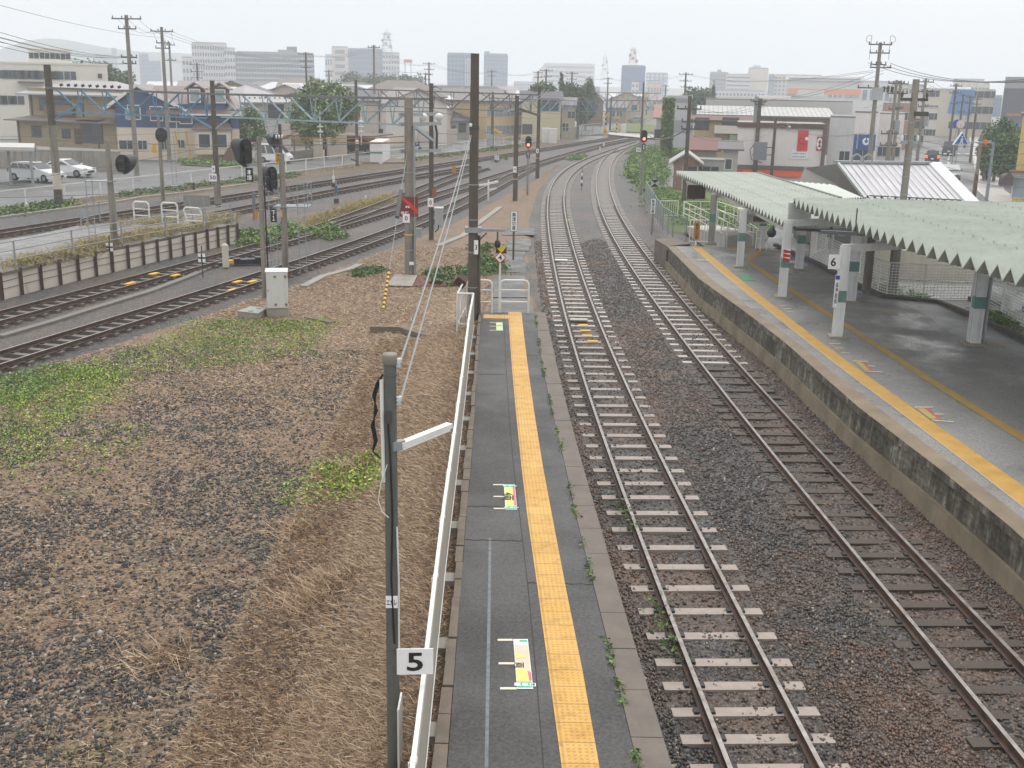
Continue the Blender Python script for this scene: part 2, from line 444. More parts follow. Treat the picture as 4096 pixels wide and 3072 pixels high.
def old_wall():
 mt,n,bs=newmat('stained_concrete');v=objvec(n)
 f=mixc(n,.6,noise(n,v,1.1,6,.7),noise(n,objvec(n,(2.6,2.6,.5)),1.7,6,.75))
 c=ramp(n,f,[(.36,(.045,.039,.03,1)),(.46,(.11,.096,.076,1)),(.53,(.2,.18,.15,1)),(.6,(.4,.38,.35,1)),(.72,(.48,.47,.44,1))])
 f2=ramp(n,noise(n,objvec(n,(1,1,3)),4,4,.7),[(.35,(.45,.43,.38,1)),(.7,(1,1,1,1))])
 n.links.new(mixc(n,1,c,f2,'MULTIPLY'),bs.inputs['Base Color']);bs.inputs['Roughness'].default_value=.8
 bump(n,bs,f,.5,.04)
 return mt
OLDWALL=old_wall()
def old_panel():
 mt,n,bs=newmat('old_panel');v=objvec(n)
 f=noise(n,objvec(n,(1,1,.5)),1.0,5,.65)
 c=ramp(n,f,[(.3,C(216,209,198)),(.62,C(204,195,183)),(.76,C(124,114,102))])
 n.links.new(c,bs.inputs['Base Color']);bs.inputs['Roughness'].default_value=.8
 return mt
OLDPANEL=old_panel()
# ================================================================ GROUND
struct(MB().quad((-4000,-60,-.42),(4000,-60,-.42),(4000,5000,-.42),(-4000,5000,-.42)).build('ground',GROUND))
def sm(x):x=max(0.0,min(1.0,x));return x*x*(3-2*x)
P5_OUT_L=[(-.77,4),(-.77,13.6),(-.90,20.4),(-.95,24.6),(-1.08,35.4)]
def lerp_x(P,y):
 if y<=P[0][1]:return P[0][0]
 for(x0,y0),(x1,y1)in zip(P,P[1:]):
  if y<=y1:return x0+(x1-x0)*(y-y0)/(y1-y0)
 return P[-1][0]
def field_z(x,y):
 """bank along the old platform, ramp beyond its end, flat yard elsewhere"""
 n_=.05*math.sin(x*1.7+y*.6)+.04*math.sin(x*.6-y*1.3)
 base=-.17+.6*n_*.5
 xl=lerp_x(P5_OUT_L,y)
 bank=.78*sm(1-(xl-.05-x)/2.3)if x<xl else .78
 if y>35.4:
  k=sm(1-(y-35.4)/9.0)
  w=sm((2.0-abs(x+.4))/1.4)
  bank=max(bank*k if x<xl else .78*k*sm((1.5-x)/.9),0)if x<1.4 else 0
 if x>1.0 and y>35.4:bank*=0
 return base+max(0,bank)*(1.12)
YB=[(-24,8),(-19.35,38),(-19.2,41.5),(-14.6,57.6),(-17.5,66),(-29.5,48),(-33,62),(-24,80),(-15,103),(-5,129),(10,172),(26,205),(42,222),(44,205),(28,180),(16.5,150),(12.6,122),(11.4,108),(10.6,95),(10.2,78),(9.7,62),(9.0,53),(8.6,30),(8.7,8)]
struct(MB().add([(x,y,-.245)for x,y in YB],[tuple(range(len(YB)-1,-1,-1))]).build('ballast_bed',BALLAST_L))
def bed_z(X,Y):return-.178+.016*np.sin(X*2.1+Y*.9)+.014*np.sin(X*5.3-Y*2.2)
def near_ballast():
 xs=np.linspace(-1.2,9.6,90);ys=np.linspace(4,66,300)
 X,Y=np.meshgrid(xs,ys)
 Z=bed_z(X,Y)+rng.normal(0,.006,X.shape)
 Z-=.22*np.clip((Y-58)/8,0,1)
 V=np.stack([X,Y,Z],-1).reshape(-1,3)
 i=np.arange(len(ys)-1)[:,None]*len(xs)+np.arange(len(xs)-1)[None]
 F=np.stack([i,i+1,i+len(xs)+1,i+len(xs)],-1).reshape(-1,4)
 return struct(npmesh('ballast_between_platforms',V,F,BALLAST))
near_ballast()
def field():
 xs=np.linspace(-21,2.6,150);ys=np.concatenate([np.linspace(4,40,190),np.linspace(40.4,118,160)])
 V=[];ok=[]
 bl=[(4,-30),(26,-16.2),(31,-14.0),(36.9,-11.9),(40.9,-10.6),(44.5,-9.35),(53.9,-7.1),(62.2,-5.1),(69.6,-3.5),(79,-1.9),(98,1.2),(113,3.4),(118,4)]
 br=[(4,-.5),(35.5,-.75),(36.2,1.2),(48,.95),(70,1.0),(90,1.9),(101,2.9),(113,3.9),(118,4.4)]
 def itp(P,y):
  return np.interp(y,[p[0]for p in P],[p[1]for p in P])
 nx=150
 for y in ys:
  a,b=itp(bl,y),itp(br,y)
  b=max(b,a+.05)
  for x in np.linspace(a,b,nx):
   z=field_z(x,y)
   edge=min(x-a,(b-x)if y>35.6 else 9)
   z=-.26+(z+.26)*sm(edge/.5)if y>35.6 else(-.26+(z+.26)*sm((x-a)/.6))
   V.append((x,y,z))
 V=np.array(V);ny=len(ys)
 i=np.arange(ny-1)[:,None]*nx+np.arange(nx-1)[None]
 F=np.stack([i,i+1,i+nx+1,i+nx],-1).reshape(-1,4)
 V[:,2]+=rng.normal(0,.008,len(V))
 return struct(npmesh('dry_field',V,F,FIELD))
field()
def patch(name,pts,z,mat):
 return struct(MB().add([(*at(u,v,z)[:2],z)for u,v in pts],[tuple(range(len(pts)))]).build(name,mat))
 # ================================================================ PLATFORM 5
def wpl(pts,z):return[at(u,v,z)for u,v in pts]
def ext(pl,y0):
 a,b=pl[0],pl[1];t=(y0-a.y)/(b.y-a.y);return[a.lerp(b,t)]+pl
def resamp(pl,ys):
 return[Vector((np.interp(y,[p.y for p in pl],[p.x for p in pl]),y,pl[0].z))for y in ys]
Z5=.9
ys5=[3.0,8,10.5,12.6,14.9,17.7,20.4,24,28,32,35.2]
def l5(pts):return resamp(ext(wpl(pts,Z5),3.0),ys5)
cO=l5([(1732,3072),(1798,2524),(1855.6,1853),(1886,1612),(1910,1299),(1916,1260)])
cI=l5([(1789,3072),(1831.5,2524),(1861.6,2108),(1885.7,1853),(1900.8,1612),(1922,1299),(1926,1262)])
sM=l5([(2172,3072),(2127,2494),(2078.6,2072),(2054.5,1883.5),(2030,1600),(2015,1299),(2013,1262)])
yL=l5([(2247,3072),(2193,2675),(2151,2361),(2110,2072),(2078.6,1805),(2051.5,1522),(2033.4,1275),(2032,1262)])
yR=l5([(2398,3072),(2328.7,2675),(2265,2361),(2210,2072),(2160,1805),(2118,1522),(2085.8,1257)])
sS=l5([(2551.7,3072),(2404,2464),(2304.6,2072),(2247,1805),(2175,1510),(2138.9,1251)])
sO=l5([(2690,3072),(2488,2415.5),(2392,2072),(2313.6,1805),(2232,1486),(2181,1248)])
plat=thing('old_platform','narrow asphalt platform with yellow tactile strip running down the middle of the view','platform',(0,3,0))
up=Vector((0,0,.004))
b=MB().strip(cI,sS);b.build('asphalt_surface',ASPH,plat)
MB().strip([p+up for p in sM],[p+up*1.2+Vector((.012,0,0))for p in sM]).build('seam',M('seam_dirt',C(58,54,46),.9,.3),plat)
for v_,(c0_,c1_)in((2162,(cI,sM)),(1498,(cI,sM)),(2028,(cI,sM)),(1418,(yR,sS)),(2330,(sM,sS))):
 y_=at(2000,v_,Z5).y;p_,q_=resamp(c0_,[y_])[0],resamp(c1_,[y_])[0];b=MB()
 for i in range(12):b.beam(p_.lerp(q_,i/12)+Vector((0,.02*math.sin(i*2.1),.003)),p_.lerp(q_,(i+1)/12)+Vector((0,.02*math.sin(i*2.1+2.1),.003)),.018,.004)
 b.build('crack',M('seam_dirt',C(58,54,46),.9,.3),plat)
for y0_,y1_,a_,b__ in((11.6,13.9,.1,.62),(18.2,19.0,.05,.95),(22.5,25.5,.45,.9)):
 L_=[resamp(cI,[y_])[0].lerp(resamp(sM,[y_])[0],a_)+up*.6 for y_ in(y0_,y1_)];R_=[resamp(cI,[y_])[0].lerp(resamp(sM,[y_])[0],b__)+up*.6 for y_ in(y0_,y1_)]
 MB().strip(L_,R_).build('asphalt_patch',asphalt('patch_asphalt',.048,.25,(1,1,1.02)),plat)
t=MB().strip([p+up*2 for p in yL],[p+up*2 for p in yR]);L=0;uv=[]
dist=[0]
for a_,b_ in zip(yL,yL[1:]):dist.append(dist[-1]+(b_-a_).length)
t.uv=[(0,d_)for d_ in dist]+[((r_-l_).length,d_)for l_,r_,d_ in zip(yL,yR,dist)]
t.build('tactile_strip',TACT,plat)
e0=at(1932,1277,Z5);e1=at(2034,1275,Z5)
t=MB().quad(Vector((e0.x,34.15,Z5+.008)),Vector((e1.x+.03,34.15,Z5+.008)),Vector((e1.x+.03,34.75,Z5+.008)),Vector((e0.x,34.75,Z5+.008)))
t.uv=[(.08,0),(.08,1.0),(.5,1.0),(.5,0)];t.build('tactile_strip',TACT,plat)
for i in range(44):
 y0=8.5+i*.61
 if y0>35:break
 y1=y0+.585
 a0,a1=resamp(cO,[y0,y1]);b0,b1=resamp(cI,[y0,y1])
 dx=random.uniform(-.015,.015);dz=random.uniform(-.012,.012)
 q=MB();vs=[]
 for z in(.45,Z5+.012+dz):
  vs+=[(a0.x+dx,a0.y,z),(b0.x+dx*.3-.004,b0.y,z),(b1.x+dx*.3-.004,b1.y,z),(a1.x+dx,a1.y,z)]
 q.add(vs,[(4,5,6,7),(0,1,5,4),(1,2,6,5),(2,3,7,6),(3,0,4,7)]).build('curb_stone',CURB,plat)
y=4.0
while y<35:
 y1=min(y+1.02,35.25);a0,a1=resamp(sS,[y,y1-.012]);b0,b1=resamp(sO,[y,y1-.012]);dz=random.uniform(-.004,.006)
 q=MB();vs=[]
 for z in(.70,Z5+.006+dz):
  vs+=[(a0.x+.006,a0.y,z),(b0.x,b0.y,z),(b1.x,b1.y,z),(a1.x+.006,a1.y,z)]
 q.add(vs,[(4,5,6,7),(0,1,5,4),(1,2,6,5),(2,3,7,6),(3,0,4,7)]).build('edge_slab',SLAB,plat)
 y=y1
w=MB()
rw=[p+Vector((-.12,0,0))for p in sO]
w.add([(p.x,p.y,-.25)for p in rw]+[(p.x,p.y,.699)for p in rw],[(i,i+1,len(rw)+i+1,len(rw)+i)for i in range(len(rw)-1)])
k=len(cO)-1
w.quad((cO[k].x,35.2,-.3),(rw[k].x,35.2,-.3),(rw[k].x,35.2,.895),(cO[k].x,35.2,.895))
w.build('wall',OLDWALL,plat)
MB().strip([at(u,v,Z5)+up for u,v in((1938,3072),(1945,2700),(1951,2400),(1955,2152))],[at(u,v,Z5)+up for u,v in((1953,3072),(1959,2700),(1963,2400),(1965,2152))]).build('painted_line',M('old_paint',C(112,118,122),.7,.45,14),plat)
LIME=M('sticker_yellow',C(216,214,116),.5,.05);MINT=M('sticker_green',C(70,176,140),.5,.06);PINKS=M('sticker_pink',C(206,100,128),.5,.06)
WORN=M('sticker_worn',C(206,192,172),.6,.1,8);TICK=M('marking_white',C(214,208,186),.6,.1,6)
def marker(corners,ticks,kind,label,n0,z=Z5):
 """corners: TL, TR, BR, BL of the sticker in photo pixels"""
 P=[at(u,v,z)for u,v in corners]
 c=sum(P,Vector())/4
 o=thing('boarding_marker',label,'floor marking',(c.x,c.y,z),0,'boarding position markings on the platforms')
 def rect(s0,s1,t0,t1,lift):
  f=lambda s,t_:P[0].lerp(P[1],s).lerp(P[3].lerp(P[2],s),t_)+Vector((0,0,lift))
  return MB().quad(f(s0,t1),f(s1,t1),f(s1,t0),f(s0,t0))
 rect(0,1,0,1,.006).build('sticker',WHITE if kind!=3 else GREENS,o)
 if kind==1:
  rect(.03,.97,.14,.86,.008).build('yellow_panel',LIME,o);rect(.78,.97,.1,.86,.010).build('pink_band',PINKS,o)
  rect(.03,.97,.02,.12,.010).build('green_band',MINT,o);rect(.03,.97,.88,.98,.010).build('green_band',MINT,o)
  lettering('4両',c+Vector((-.04,0,.012)),.38,.20,R(-90),INK,o,flat=True)
  for tt in(.07,.93):
   q=P[0].lerp(P[1],.5).lerp(P[3].lerp(P[2],.5),tt)
   lettering('乗車口',q+Vector((0,0,.012)),.25,.06,0,WHITE,o,flat=True)
 if kind==2:
  rect(.03,.97,.12,.88,.008).build('worn_panel',WORN,o);rect(.4,.95,.02,.06,.010).build('green_band',MINT,o)
  rect(.03,.97,.88,.98,.010).build('green_band',MINT,o)
  f=lambda s,t_:P[0].lerp(P[1],s).lerp(P[3].lerp(P[2],s),t_)+Vector((0,0,.0105))
  MB().add([f(.04,.42),f(.04,.28),f(.8,.38)],[(0,1,2)]).build('yellow_panel',LIME,o)
  MB().add([f(.04,.86),f(.04,.6),f(.75,.66),f(.8,.86)],[(0,1,2,3)]).build('yellow_panel',LIME,o)
  MB().add([f(.75,.66),f(.97,.7),f(.97,.84),f(.8,.86)],[(0,3,2,1)]).build('pink_band',PINKS,o)
  lettering('両',f(.25,.55),.13,.12,R(-90),INK,o,flat=True)
  lettering('乗車口',f(.5,.93)+Vector((0,0,.003)),.27,.09,0,WHITE,o,flat=True)
 if kind==0:
  rect(.0,1,0,1,.008).build('green_band',M('sticker_mint_pale',C(170,220,205),.5,.05),o)
  rect(.05,.7,.06,.8,.010).build('yellow_panel',LIME,o)
  lettering('4両',P[0].lerp(P[2],.42)+Vector((-.03,0,.012)),.24,.12,0,INK,o,flat=True)
 for(u0,v0),(u1,v1)in ticks:
  MB().beam(at(u0,v0,z)+Vector((0,0,.006)),at(u1,v1,z)+Vector((0,0,.006)),.05,.006).build('tick',TICK,o)
 return o
f3=lambda x,y:(1500+x*.6027,1100+y*.6027)
f1=lambda x,y:(1500+x*.6027,2072+y*.6027)
marker([f1(918,806),f1(1014,806),f1(1050,1136),f1(942,1136)],[(f1(814,812),f1(914,812)),(f1(820,968),f1(926,968)),(f1(830,1134),f1(940,1134))],2,'worn peeling boarding sticker with a yellow arrow, nearest to the camera on the narrow platform',0)
marker([f3(855,1392),f3(928,1392),f3(943,1558),f3(866,1558)],[(f3(784,1394),f3(854,1394)),(f3(786,1472),f3(858,1472)),(f3(788,1552),f3(862,1552))],1,'yellow boarding sticker with a black 4 and pink side band on the narrow platform',1)
marker([f3(803,316),f3(846,316),f3(849,370),f3(805,370)],[(f3(762,317),f3(802,317)),(f3(762,341),f3(803,341)),(f3(760,368),f3(805,368))],0,'small pale mint and yellow boarding sticker near the tactile cross strip',2)
PATH=asphalt('old_path',.10,.4,(1,1,1),.5)
for k,(y0,y1,x0,x1)in enumerate(((35.6,38.6,-.75,.75),(38.8,42.5,-.75,.55),(42.9,48.6,-.85,.45),(49.5,55.5,-.5,.55),(56,60.5,-.4,.8),(62,65.2,-.7,1.1))):
 f=lambda x,y:(x,y,field_z(x*.8,y)+.035)
 n_=8;ysx=np.linspace(y0,y1,n_)
 struct(MB().strip([f(x0+random.uniform(-.08,.08),y)for y in ysx],[f(x1+random.uniform(-.1,.1),y)for y in ysx]).build('path',PATH))
 # ================================================================ PLATFORM 6
Z6=.9
ys6=[5,12,17.8,20.6,24.9,28.1,31.7,36.1,42.4,47,51.3]
def l6(pts):
 p=sorted(wpl(pts,Z6),key=lambda q:q.y)
 return resamp(ext(p,5.0),ys6)
lip=l6([(2667.6,984),(2796,1115),(2977,1244.6),(3133.5,1365),(3278,1492),(3435,1630),(3603.6,1757),(3760,1877.5),(3911,1992),(4031.5,2100)])
slab6=l6([(2720,1003),(2841,1112),(3181.7,1365),(3398.7,1546),(3760,1817),(4096,2079)])
y6L=l6([(2762,980.7),(2904,1105.8),(3181.7,1329),(3398.7,1497.8),(3700,1720.8),(4096,2028)])
y6R=l6([(2796,980.7),(2937.6,1100),(3278,1365),(3579.5,1582),(4096,1946.8)])
d6L=l6([(2978.7,1045),(3055,1100),(3338.4,1281),(3700,1522),(4096,1772)])
d6R=l6([(3005,1045),(3082,1100),(3377.6,1287),(3736,1519),(4096,1739)])
p6=thing('station_platform','wide wet asphalt platform with stained concrete edge wall under the canopy','platform',(9,20,0))
far_edge=[Vector((24,y,Z6))for y in ys6]
MB().strip(slab6,far_edge).build('asphalt_surface',asphalt('platform_asphalt_wet',.18,.5,(1.02,1,.96),.3),p6)
MB().strip([p+Vector((.002,0,.004))for p in lip],[p+Vector((0,0,.004))for p in slab6]).build('edge_slabs',SLAB_R,p6)
MB().strip([p+up*2 for p in y6L],[p+up*2 for p in y6R]).build('tactile_strip',TACT_D,p6)
MB().strip([p+up*2+Vector((-.03,0,0))for p in y6L],[p+up*2 for p in y6L]).build('white_edge_line',M('dull_white_line',C(168,162,150),.6,.15),p6)
MB().strip([p+up*2 for p in d6L[:10]],[p+up*2 for p in d6R[:10]]).build('yellow_line',DULLY,p6)
q=[at(u,v,Z6)+up*2 for u,v in((2985,1042),(3010,1042),(3058,1004),(3180,1022),(3184,1012),(3034,996),(2990,1022))]
MB().add(q,[(0,1,2,6),(2,3,4,5),(2,5,6)]).build('yellow_line',DULLY,p6)
q=[at(u,v,Z6)+up*2 for u,v in((2905,1001),(3008,1001),(3008,993),(2905,992))]
MB().add(q,[(0,1,2,3)]).build('yellow_line',DULLY,p6)
w=MB().sweep(lip,[(0,0),(0,-.16),(.3,-.16),(.3,-.002),(.02,0.0)]);w.build('coping',OLDWALL,p6)
w=MB().sweep(lip,[(.1,-.165),(.07,-.7),(.3,-.7),(.3,-.165)]);w.build('wall',OLDWALL,p6)
w=MB().sweep(lip,[(.0,-.705),(-.06,-1.2),(.3,-1.2),(.3,-.705)]);w.build('wall_foot',M('mossy_foot',C(132,121,102),.85,.4,1.5,bmp=.5),p6)
e_=[at(u,v,.9)for u,v in((2620,957),(2667.6,984),(2760,975),(2690,950))]
vs=[p for p in e_]+[Vector((p.x,p.y,-.3))for p in e_]
MB().add(vs,[(0,1,2,3),(4,7,6,5),(0,4,5,1),(1,5,6,2),(2,6,7,3),(3,7,4,0)]).build('end_block',CURB,p6)
q=[at(u,v,Z6)+up for u,v in((3420,1140),(3500,1118),(3740,1180),(4096,1340),(4096,1420),(3960,1400),(3800,1330),(3700,1255))]
MB().add(q,[tuple(range(7,-1,-1))]).build('wet_patch',ASPH_WET,p6)
kb=[at(u,v,Z6)for u,v in((3100,985),(3270,1060),(3435,1148),(3537,1190),(3754,1214),(3929,1287),(4096,1365),(4200,1410))]
MB().sweep(kb,[(-.09,0.002),(.09,0.002),(.09,.13),(-.09,.13)]).build('kerb',M('dark_kerb',C(84,80,74),.8,.25,3),p6)
for u,v in((3240,1084),(3560,1254),(3985,1384),(2808,1041)):
 P=at(u,v,Z6)
 tag(MB().box((P.x,P.y,Z6+.006),(.42,.42,.012)).build('inspection_cover',M('cover_plate',C(150,136,110),.6,.15),None),'small square pale inspection cover set in the platform asphalt','cover','inspection covers in the platform floor')
f4=lambda x,y:(2796+x*.6027,1100+y*.6027)
def marker6(corners,ticks,label,green=False):
 P=[at(u,v,Z6)for u,v in corners];c=sum(P,Vector())/4
 o=thing('boarding_marker',label,'floor marking',(c.x,c.y,Z6),0,'boarding position markings on the platforms')
 MB().add([p+Vector((0,0,.010))for p in P],[(3,2,1,0)]).build('sticker',GREENS if green else M('sticker_red',C(164,92,84),.5,.1),o)
 if not green:
  f=lambda s,t_:P[0].lerp(P[1],s).lerp(P[3].lerp(P[2],s),t_)+Vector((0,0,.013))
  MB().quad(f(0,.9),f(.62,.9),f(.62,.08),f(0,.08)).build('yellow_panel',M('sticker_olive',C(166,156,84),.5,.1),o)
 for a_,b_ in ticks:
  MB().beam(at(*a_,Z6)+Vector((0,0,.012)),at(*b_,Z6)+Vector((0,0,.012)),.045,.006).build('tick',TICK,o)
marker6([f4(1432,882),f4(1520,882),f4(1620,966),f4(1545,966)],[(f4(1430,880),f4(1556,880)),(f4(1560,925),f4(1622,928)),(f4(1545,966),f4(1690,978))],'yellow and red boarding sticker beside the tactile strip, nearest one on the wide platform')
marker6([f4(1030,575),f4(1095,575),f4(1160,640),f4(1105,640)],[(f4(1022,573),f4(1122,576)),(f4(1120,606),f4(1170,610)),(f4(1100,640),f4(1220,647))],'yellow and red boarding sticker in front of the column with the 6 plate')
marker6([f4(868,460),f4(880,460),f4(950,516),f4(935,516)],[(f4(868,458),f4(940,460)),(f4(905,487),f4(960,489)),(f4(940,518),f4(1000,521))],'faded narrow boarding sticker level with the column carrying the 6 plate')
marker6([f4(530,205),f4(540,205),f4(590,250),f4(575,250)],[(f4(530,204),f4(582,206)),(f4(560,226),f4(610,226)),(f4(575,247),f4(628,247))],'faded narrow boarding sticker near the column with the red striped plate')
marker6([f4(262,0),f4(330,2),f4(372,38),f4(300,38)],[(f4(235,-32),f4(290,-30))],'green boarding sticker on the floor between two canopy columns',True)
# ================================================================ TRACKS
def poly_smooth(pts,n=160,deg=5):
 """centre line x(y) fitted to measured points, resampled evenly"""
 ys=np.array([p[1]for p in pts]);xs=np.array([p[0]for p in pts])
 mu,sd=ys.mean(),ys.std()
 cf=np.polyfit((ys-mu)/sd,xs,deg)
 yy=np.linspace(ys.min(),ys.max(),600);xx=np.polyval(cf,(yy-mu)/sd)
 s=np.concatenate([[0],np.cumsum(np.hypot(np.diff(xx),np.diff(yy)))])
 return s,xx,yy
def offset_pts(pts,d):
 """shift a measured rail sideways (+ right)"""
 pts=sorted(pts,key=lambda p:p[1]);o=[]
 for i,p in enumerate(pts):
  a,b=pts[max(i-2,0)],pts[min(i+2,len(pts)-1)]
  t=np.array([b[0]-a[0],b[1]-a[1]]);t/=np.hypot(*t)
  o.append((p[0]+t[1]*d,p[1]-t[0]*d))
 return o
def px(L,z=0):return[tuple(at(u,v,z)[:2])for u,v in L]
RAILP=[(-.032,0),(-.032,-.035),(-.009,-.05),(-.009,-.12),(-.062,-.135),(-.062,-.15),(.062,-.15),(.062,-.135),(.009,-.12),(.009,-.05),(.032,-.035),(.032,0)]
HG=1.067/2+.033
def sleeper_mesh(mat,clips=True,hw=1.0):
 b=MB().box((0,0,-.205),(2*hw,.22,.13))
 o=b.build('sleeper',mat)
 me=o.data;bpy.data.objects.remove(o)
 if clips:
  me.materials.append(BLACK)
  bm=bmesh.new();bm.from_mesh(me)
  for sx in(-1,1):
   for dx in(-.11,.11):
    r_=bmesh.ops.create_cube(bm,size=1,matrix=Matrix.Translation((sx*HG+dx,0,-.125))@Matrix.Diagonal((.07,.12,.035,1)))
    for f in{f for v in r_['verts']for f in v.link_faces}:f.material_index=1
  bm.to_mesh(me);bm.free()
 return me
def track(label,pts,deg,smat,spacing,ymin=None,ymax=None,sleepers=True,name='railway_track',clips=True,far_mat=None,far_y=33):
 s,xx,yy=poly_smooth(pts,deg=deg)
 if ymin is not None:
  k=yy>=ymin;s,xx,yy=s[k]-s[k][0],xx[k],yy[k]
 if ymax is not None:
  k=yy<=ymax;s,xx,yy=s[k],xx[k],yy[k]
 o=thing(name,label,'railway track',(xx[0],yy[0],0),0,'railway tracks of the station yard')
 N=max(20,int(s[-1]/1.5))
 ss=np.linspace(0,s[-1],N);cx,cy=np.interp(ss,s,xx),np.interp(ss,s,yy)
 tx,ty=np.gradient(cx),np.gradient(cy);ln=np.hypot(tx,ty);tx,ty=tx/ln,ty/ln
 for sg in(-1,1):
  P=[Vector((cx[i]+sg*HG*ty[i],cy[i]-sg*HG*tx[i],0))for i in range(N)]
  r_=MB().sweep(P,RAILP).build('rail',RSIDE,o)
  r_.data.materials.append(RHEAD)
  k=len(RAILP)
  mi=np.zeros(len(r_.data.polygons),dtype=np.int32)
  for i in range(N-1):mi[i*k+k-1]=1
  r_.data.polygons.foreach_set('material_index',mi)
 if sleepers:
  hw_=.82 if smat is SLEEP_Y else 1.0;me=sleeper_mesh(smat,clips,hw_);inv=tmat(o).inverted()
  d=.3;cnt=0;rest=MB();me2=sleeper_mesh(far_mat,clips)if far_mat else me
  while d<s[-1]:
   x,y=np.interp(d,s,xx),np.interp(d,s,yy);i=min(int(d/s[-1]*(N-1)),N-1)
   an=math.atan2(-tx[i],ty[i])+random.gauss(0,.008)
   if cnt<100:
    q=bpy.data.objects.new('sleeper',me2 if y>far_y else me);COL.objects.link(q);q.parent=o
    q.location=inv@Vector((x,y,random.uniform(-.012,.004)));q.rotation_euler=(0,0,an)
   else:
    rest.box((x,y,-.205),(2*hw_,.22,.13),an)
   cnt+=1
   sp=spacing(y)if callable(spacing)else spacing
   d+=sp*random.uniform(.97,1.03)
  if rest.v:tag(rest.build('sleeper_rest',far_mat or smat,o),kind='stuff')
 return o,(s,xx,yy)
AL=px([(2228,1100),(2277.5,1311),(2328.7,1491.8),(2377,1630),(2443,1811),(2545.7,2088),(2572.8,2174.5),(2624,2313),(2771.7,2717),(2802,2735),(2925.6,3069.5),(2195,914),(2190,860),(2194,805),(2206,751),(2230.5,705),(2271,667),(2325,637),(2393,610),(2461,591),(2502,579),(2545,564)])
AR=px([(2325.7,1100),(2392,1268.8),(2458.3,1431.5),(2518.6,1570),(2578.8,1708.7),(2645,1841),(2741.6,2040),(2808,2150.4),(2880.4,2280),(2995,2506),(3133.5,2783),(3287,3066.5),(2268.5,914),(2257.6,846),(2256,792),(2262,751),(2274,719),(2306.5,681),(2352.6,653.6),(2407,630.5),(2461,609)])
cA=offset_pts(AL,HG)+offset_pts(AR,-HG)
cA+=[(3.42+.045*(10-y),y)for y in(4,6,8,10)]
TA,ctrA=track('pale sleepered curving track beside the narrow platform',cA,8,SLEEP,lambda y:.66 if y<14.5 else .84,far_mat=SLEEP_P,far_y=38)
BLp=px([(4092,3024),(3941,2813),(3784,2650.6),(3573.5,2397.5),(3399,2174.5),(3308,2072),(3133.5,1853.4),(2958.7,1660.5),(2796,1431.5),(2719.7,1340),(2617,1202),(2530,1079),(2468.6,976.5),(2417,869),(2386.7,756),(2384,705),(2404.6,659),(2443,612.7)])
BRp=px([(4001,2548),(3850.7,2409.5),(3688,2234.7),(3528,2072),(3338.4,1871.5),(3157.6,1690.6),(2952.7,1449.6),(2858,1340),(2719.7,1181),(2612,1053),(2540,961),(2479,853.5),(2443,756),(2435,705),(2443,659),(2468.6,618),(2514.8,584.5)])
cB=offset_pts(BLp,HG)+offset_pts(BRp,-HG)
cB+=[(7.15+.04*(10-y),y)for y in(4,6,8,10)]
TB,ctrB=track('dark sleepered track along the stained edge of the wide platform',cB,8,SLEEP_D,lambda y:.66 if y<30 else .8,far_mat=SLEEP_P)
Cc=offset_pts(px([(0,1408),(271,1321),(542.4,1232),(813.6,1150.6),(1041,1085.5),(1160,1047.5),(1388,966),(1616,890),(1713.6,855),(1890.6,771),(2050.6,687)]),HG)+offset_pts(px([(0,1451.6),(271,1370),(542,1283.5),(813.6,1199),(1030.6,1134),(1193,1077),(1388,1004),(1616,920),(1760.4,861),(1890.6,801),(1926,784.8),(2054,714.6),(2143.8,667)]),-HG)
Cc+=[(-17.2,24.0),(-20,14.0)]
TC,ctrC=track('nearest of the yard tracks, passing behind the white relay cabinet',Cc,5,SLEEP_Y,.68)
Dc=offset_pts(px([(0,1243),(271,1169.5),(542,1093.6),(759,1042),(900,1007),(1144,947),(1257.6,923),(1461,856.5),(1600,813),(1654.6,795.6),(1738.7,771),(1890.6,725),(2050.6,676),(2165.5,642.7),(2271,610),(2407,573.6),(2542.5,550.5)]),HG)+offset_pts(px([(0,1283.4),(271,1210),(542,1137),(813.6,1061),(896,1032.5),(1000,994.8),(1152,956.8),(1406.8,886),(1600,834.8),(1738.7,787.5),(1890.6,744),(2073,679),(2165.5,656),(2285,615.6),(2407,586),(2545,554.6)]),-HG)
Dc+=[(-19.5,30.0),(-22.6,18.0)]
TD,ctrD=track('long main yard track curving away to the level crossing',Dc,6,SLEEP_Y,.68)
Ec=offset_pts(px([(1190,921.6),(1339,872.7),(1447.5,834.8),(1600,777.8),(1738.7,722),(1890.6,673.6)]),HG)+offset_pts(px([(1600,799.5),(1654.6,778),(1738.7,744),(1890.6,687),(1953,669.5)]),-HG)
TE,_=track('short turnout track branching off the main yard track towards a stub',Ec,3,SLEEP_Y,.7,ymin=58)
Gc=offset_pts(px([(0,921),(320,866),(500,835),(817,795),(1069.5,758),(1198,737),(1352.6,712.7),(1500,692.6),(1616,676),(1717,660),(1880,633),(2050,611),(2163,591),(2325,568),(2461,545)]),HG)
Gc+=[(-31,46.0),(-36,34.0)]
TG,ctrG=track('farthest yard track, next to the street with the white fence',Gc,5,SLEEP_Y,.68)
Fc=offset_pts(px([(828,850.7),(1029,812.7),(1198,782),(1352.6,750.7),(1600,707),(1738.7,687),(1879.7,661)]),HG)
TF,ctrF=track('siding beside the farthest yard track, ending by the old platform',Fc,3,SLEEP_Y,.7)
OCT=np.array([(1,0,0),(-1,0,0),(0,1,0),(0,-1,0),(0,0,1),(0,0,-1)],float)
OCF=np.array([(0,2,4),(2,1,4),(1,3,4),(3,0,4),(2,0,5),(1,2,5),(3,1,5),(0,3,5)])
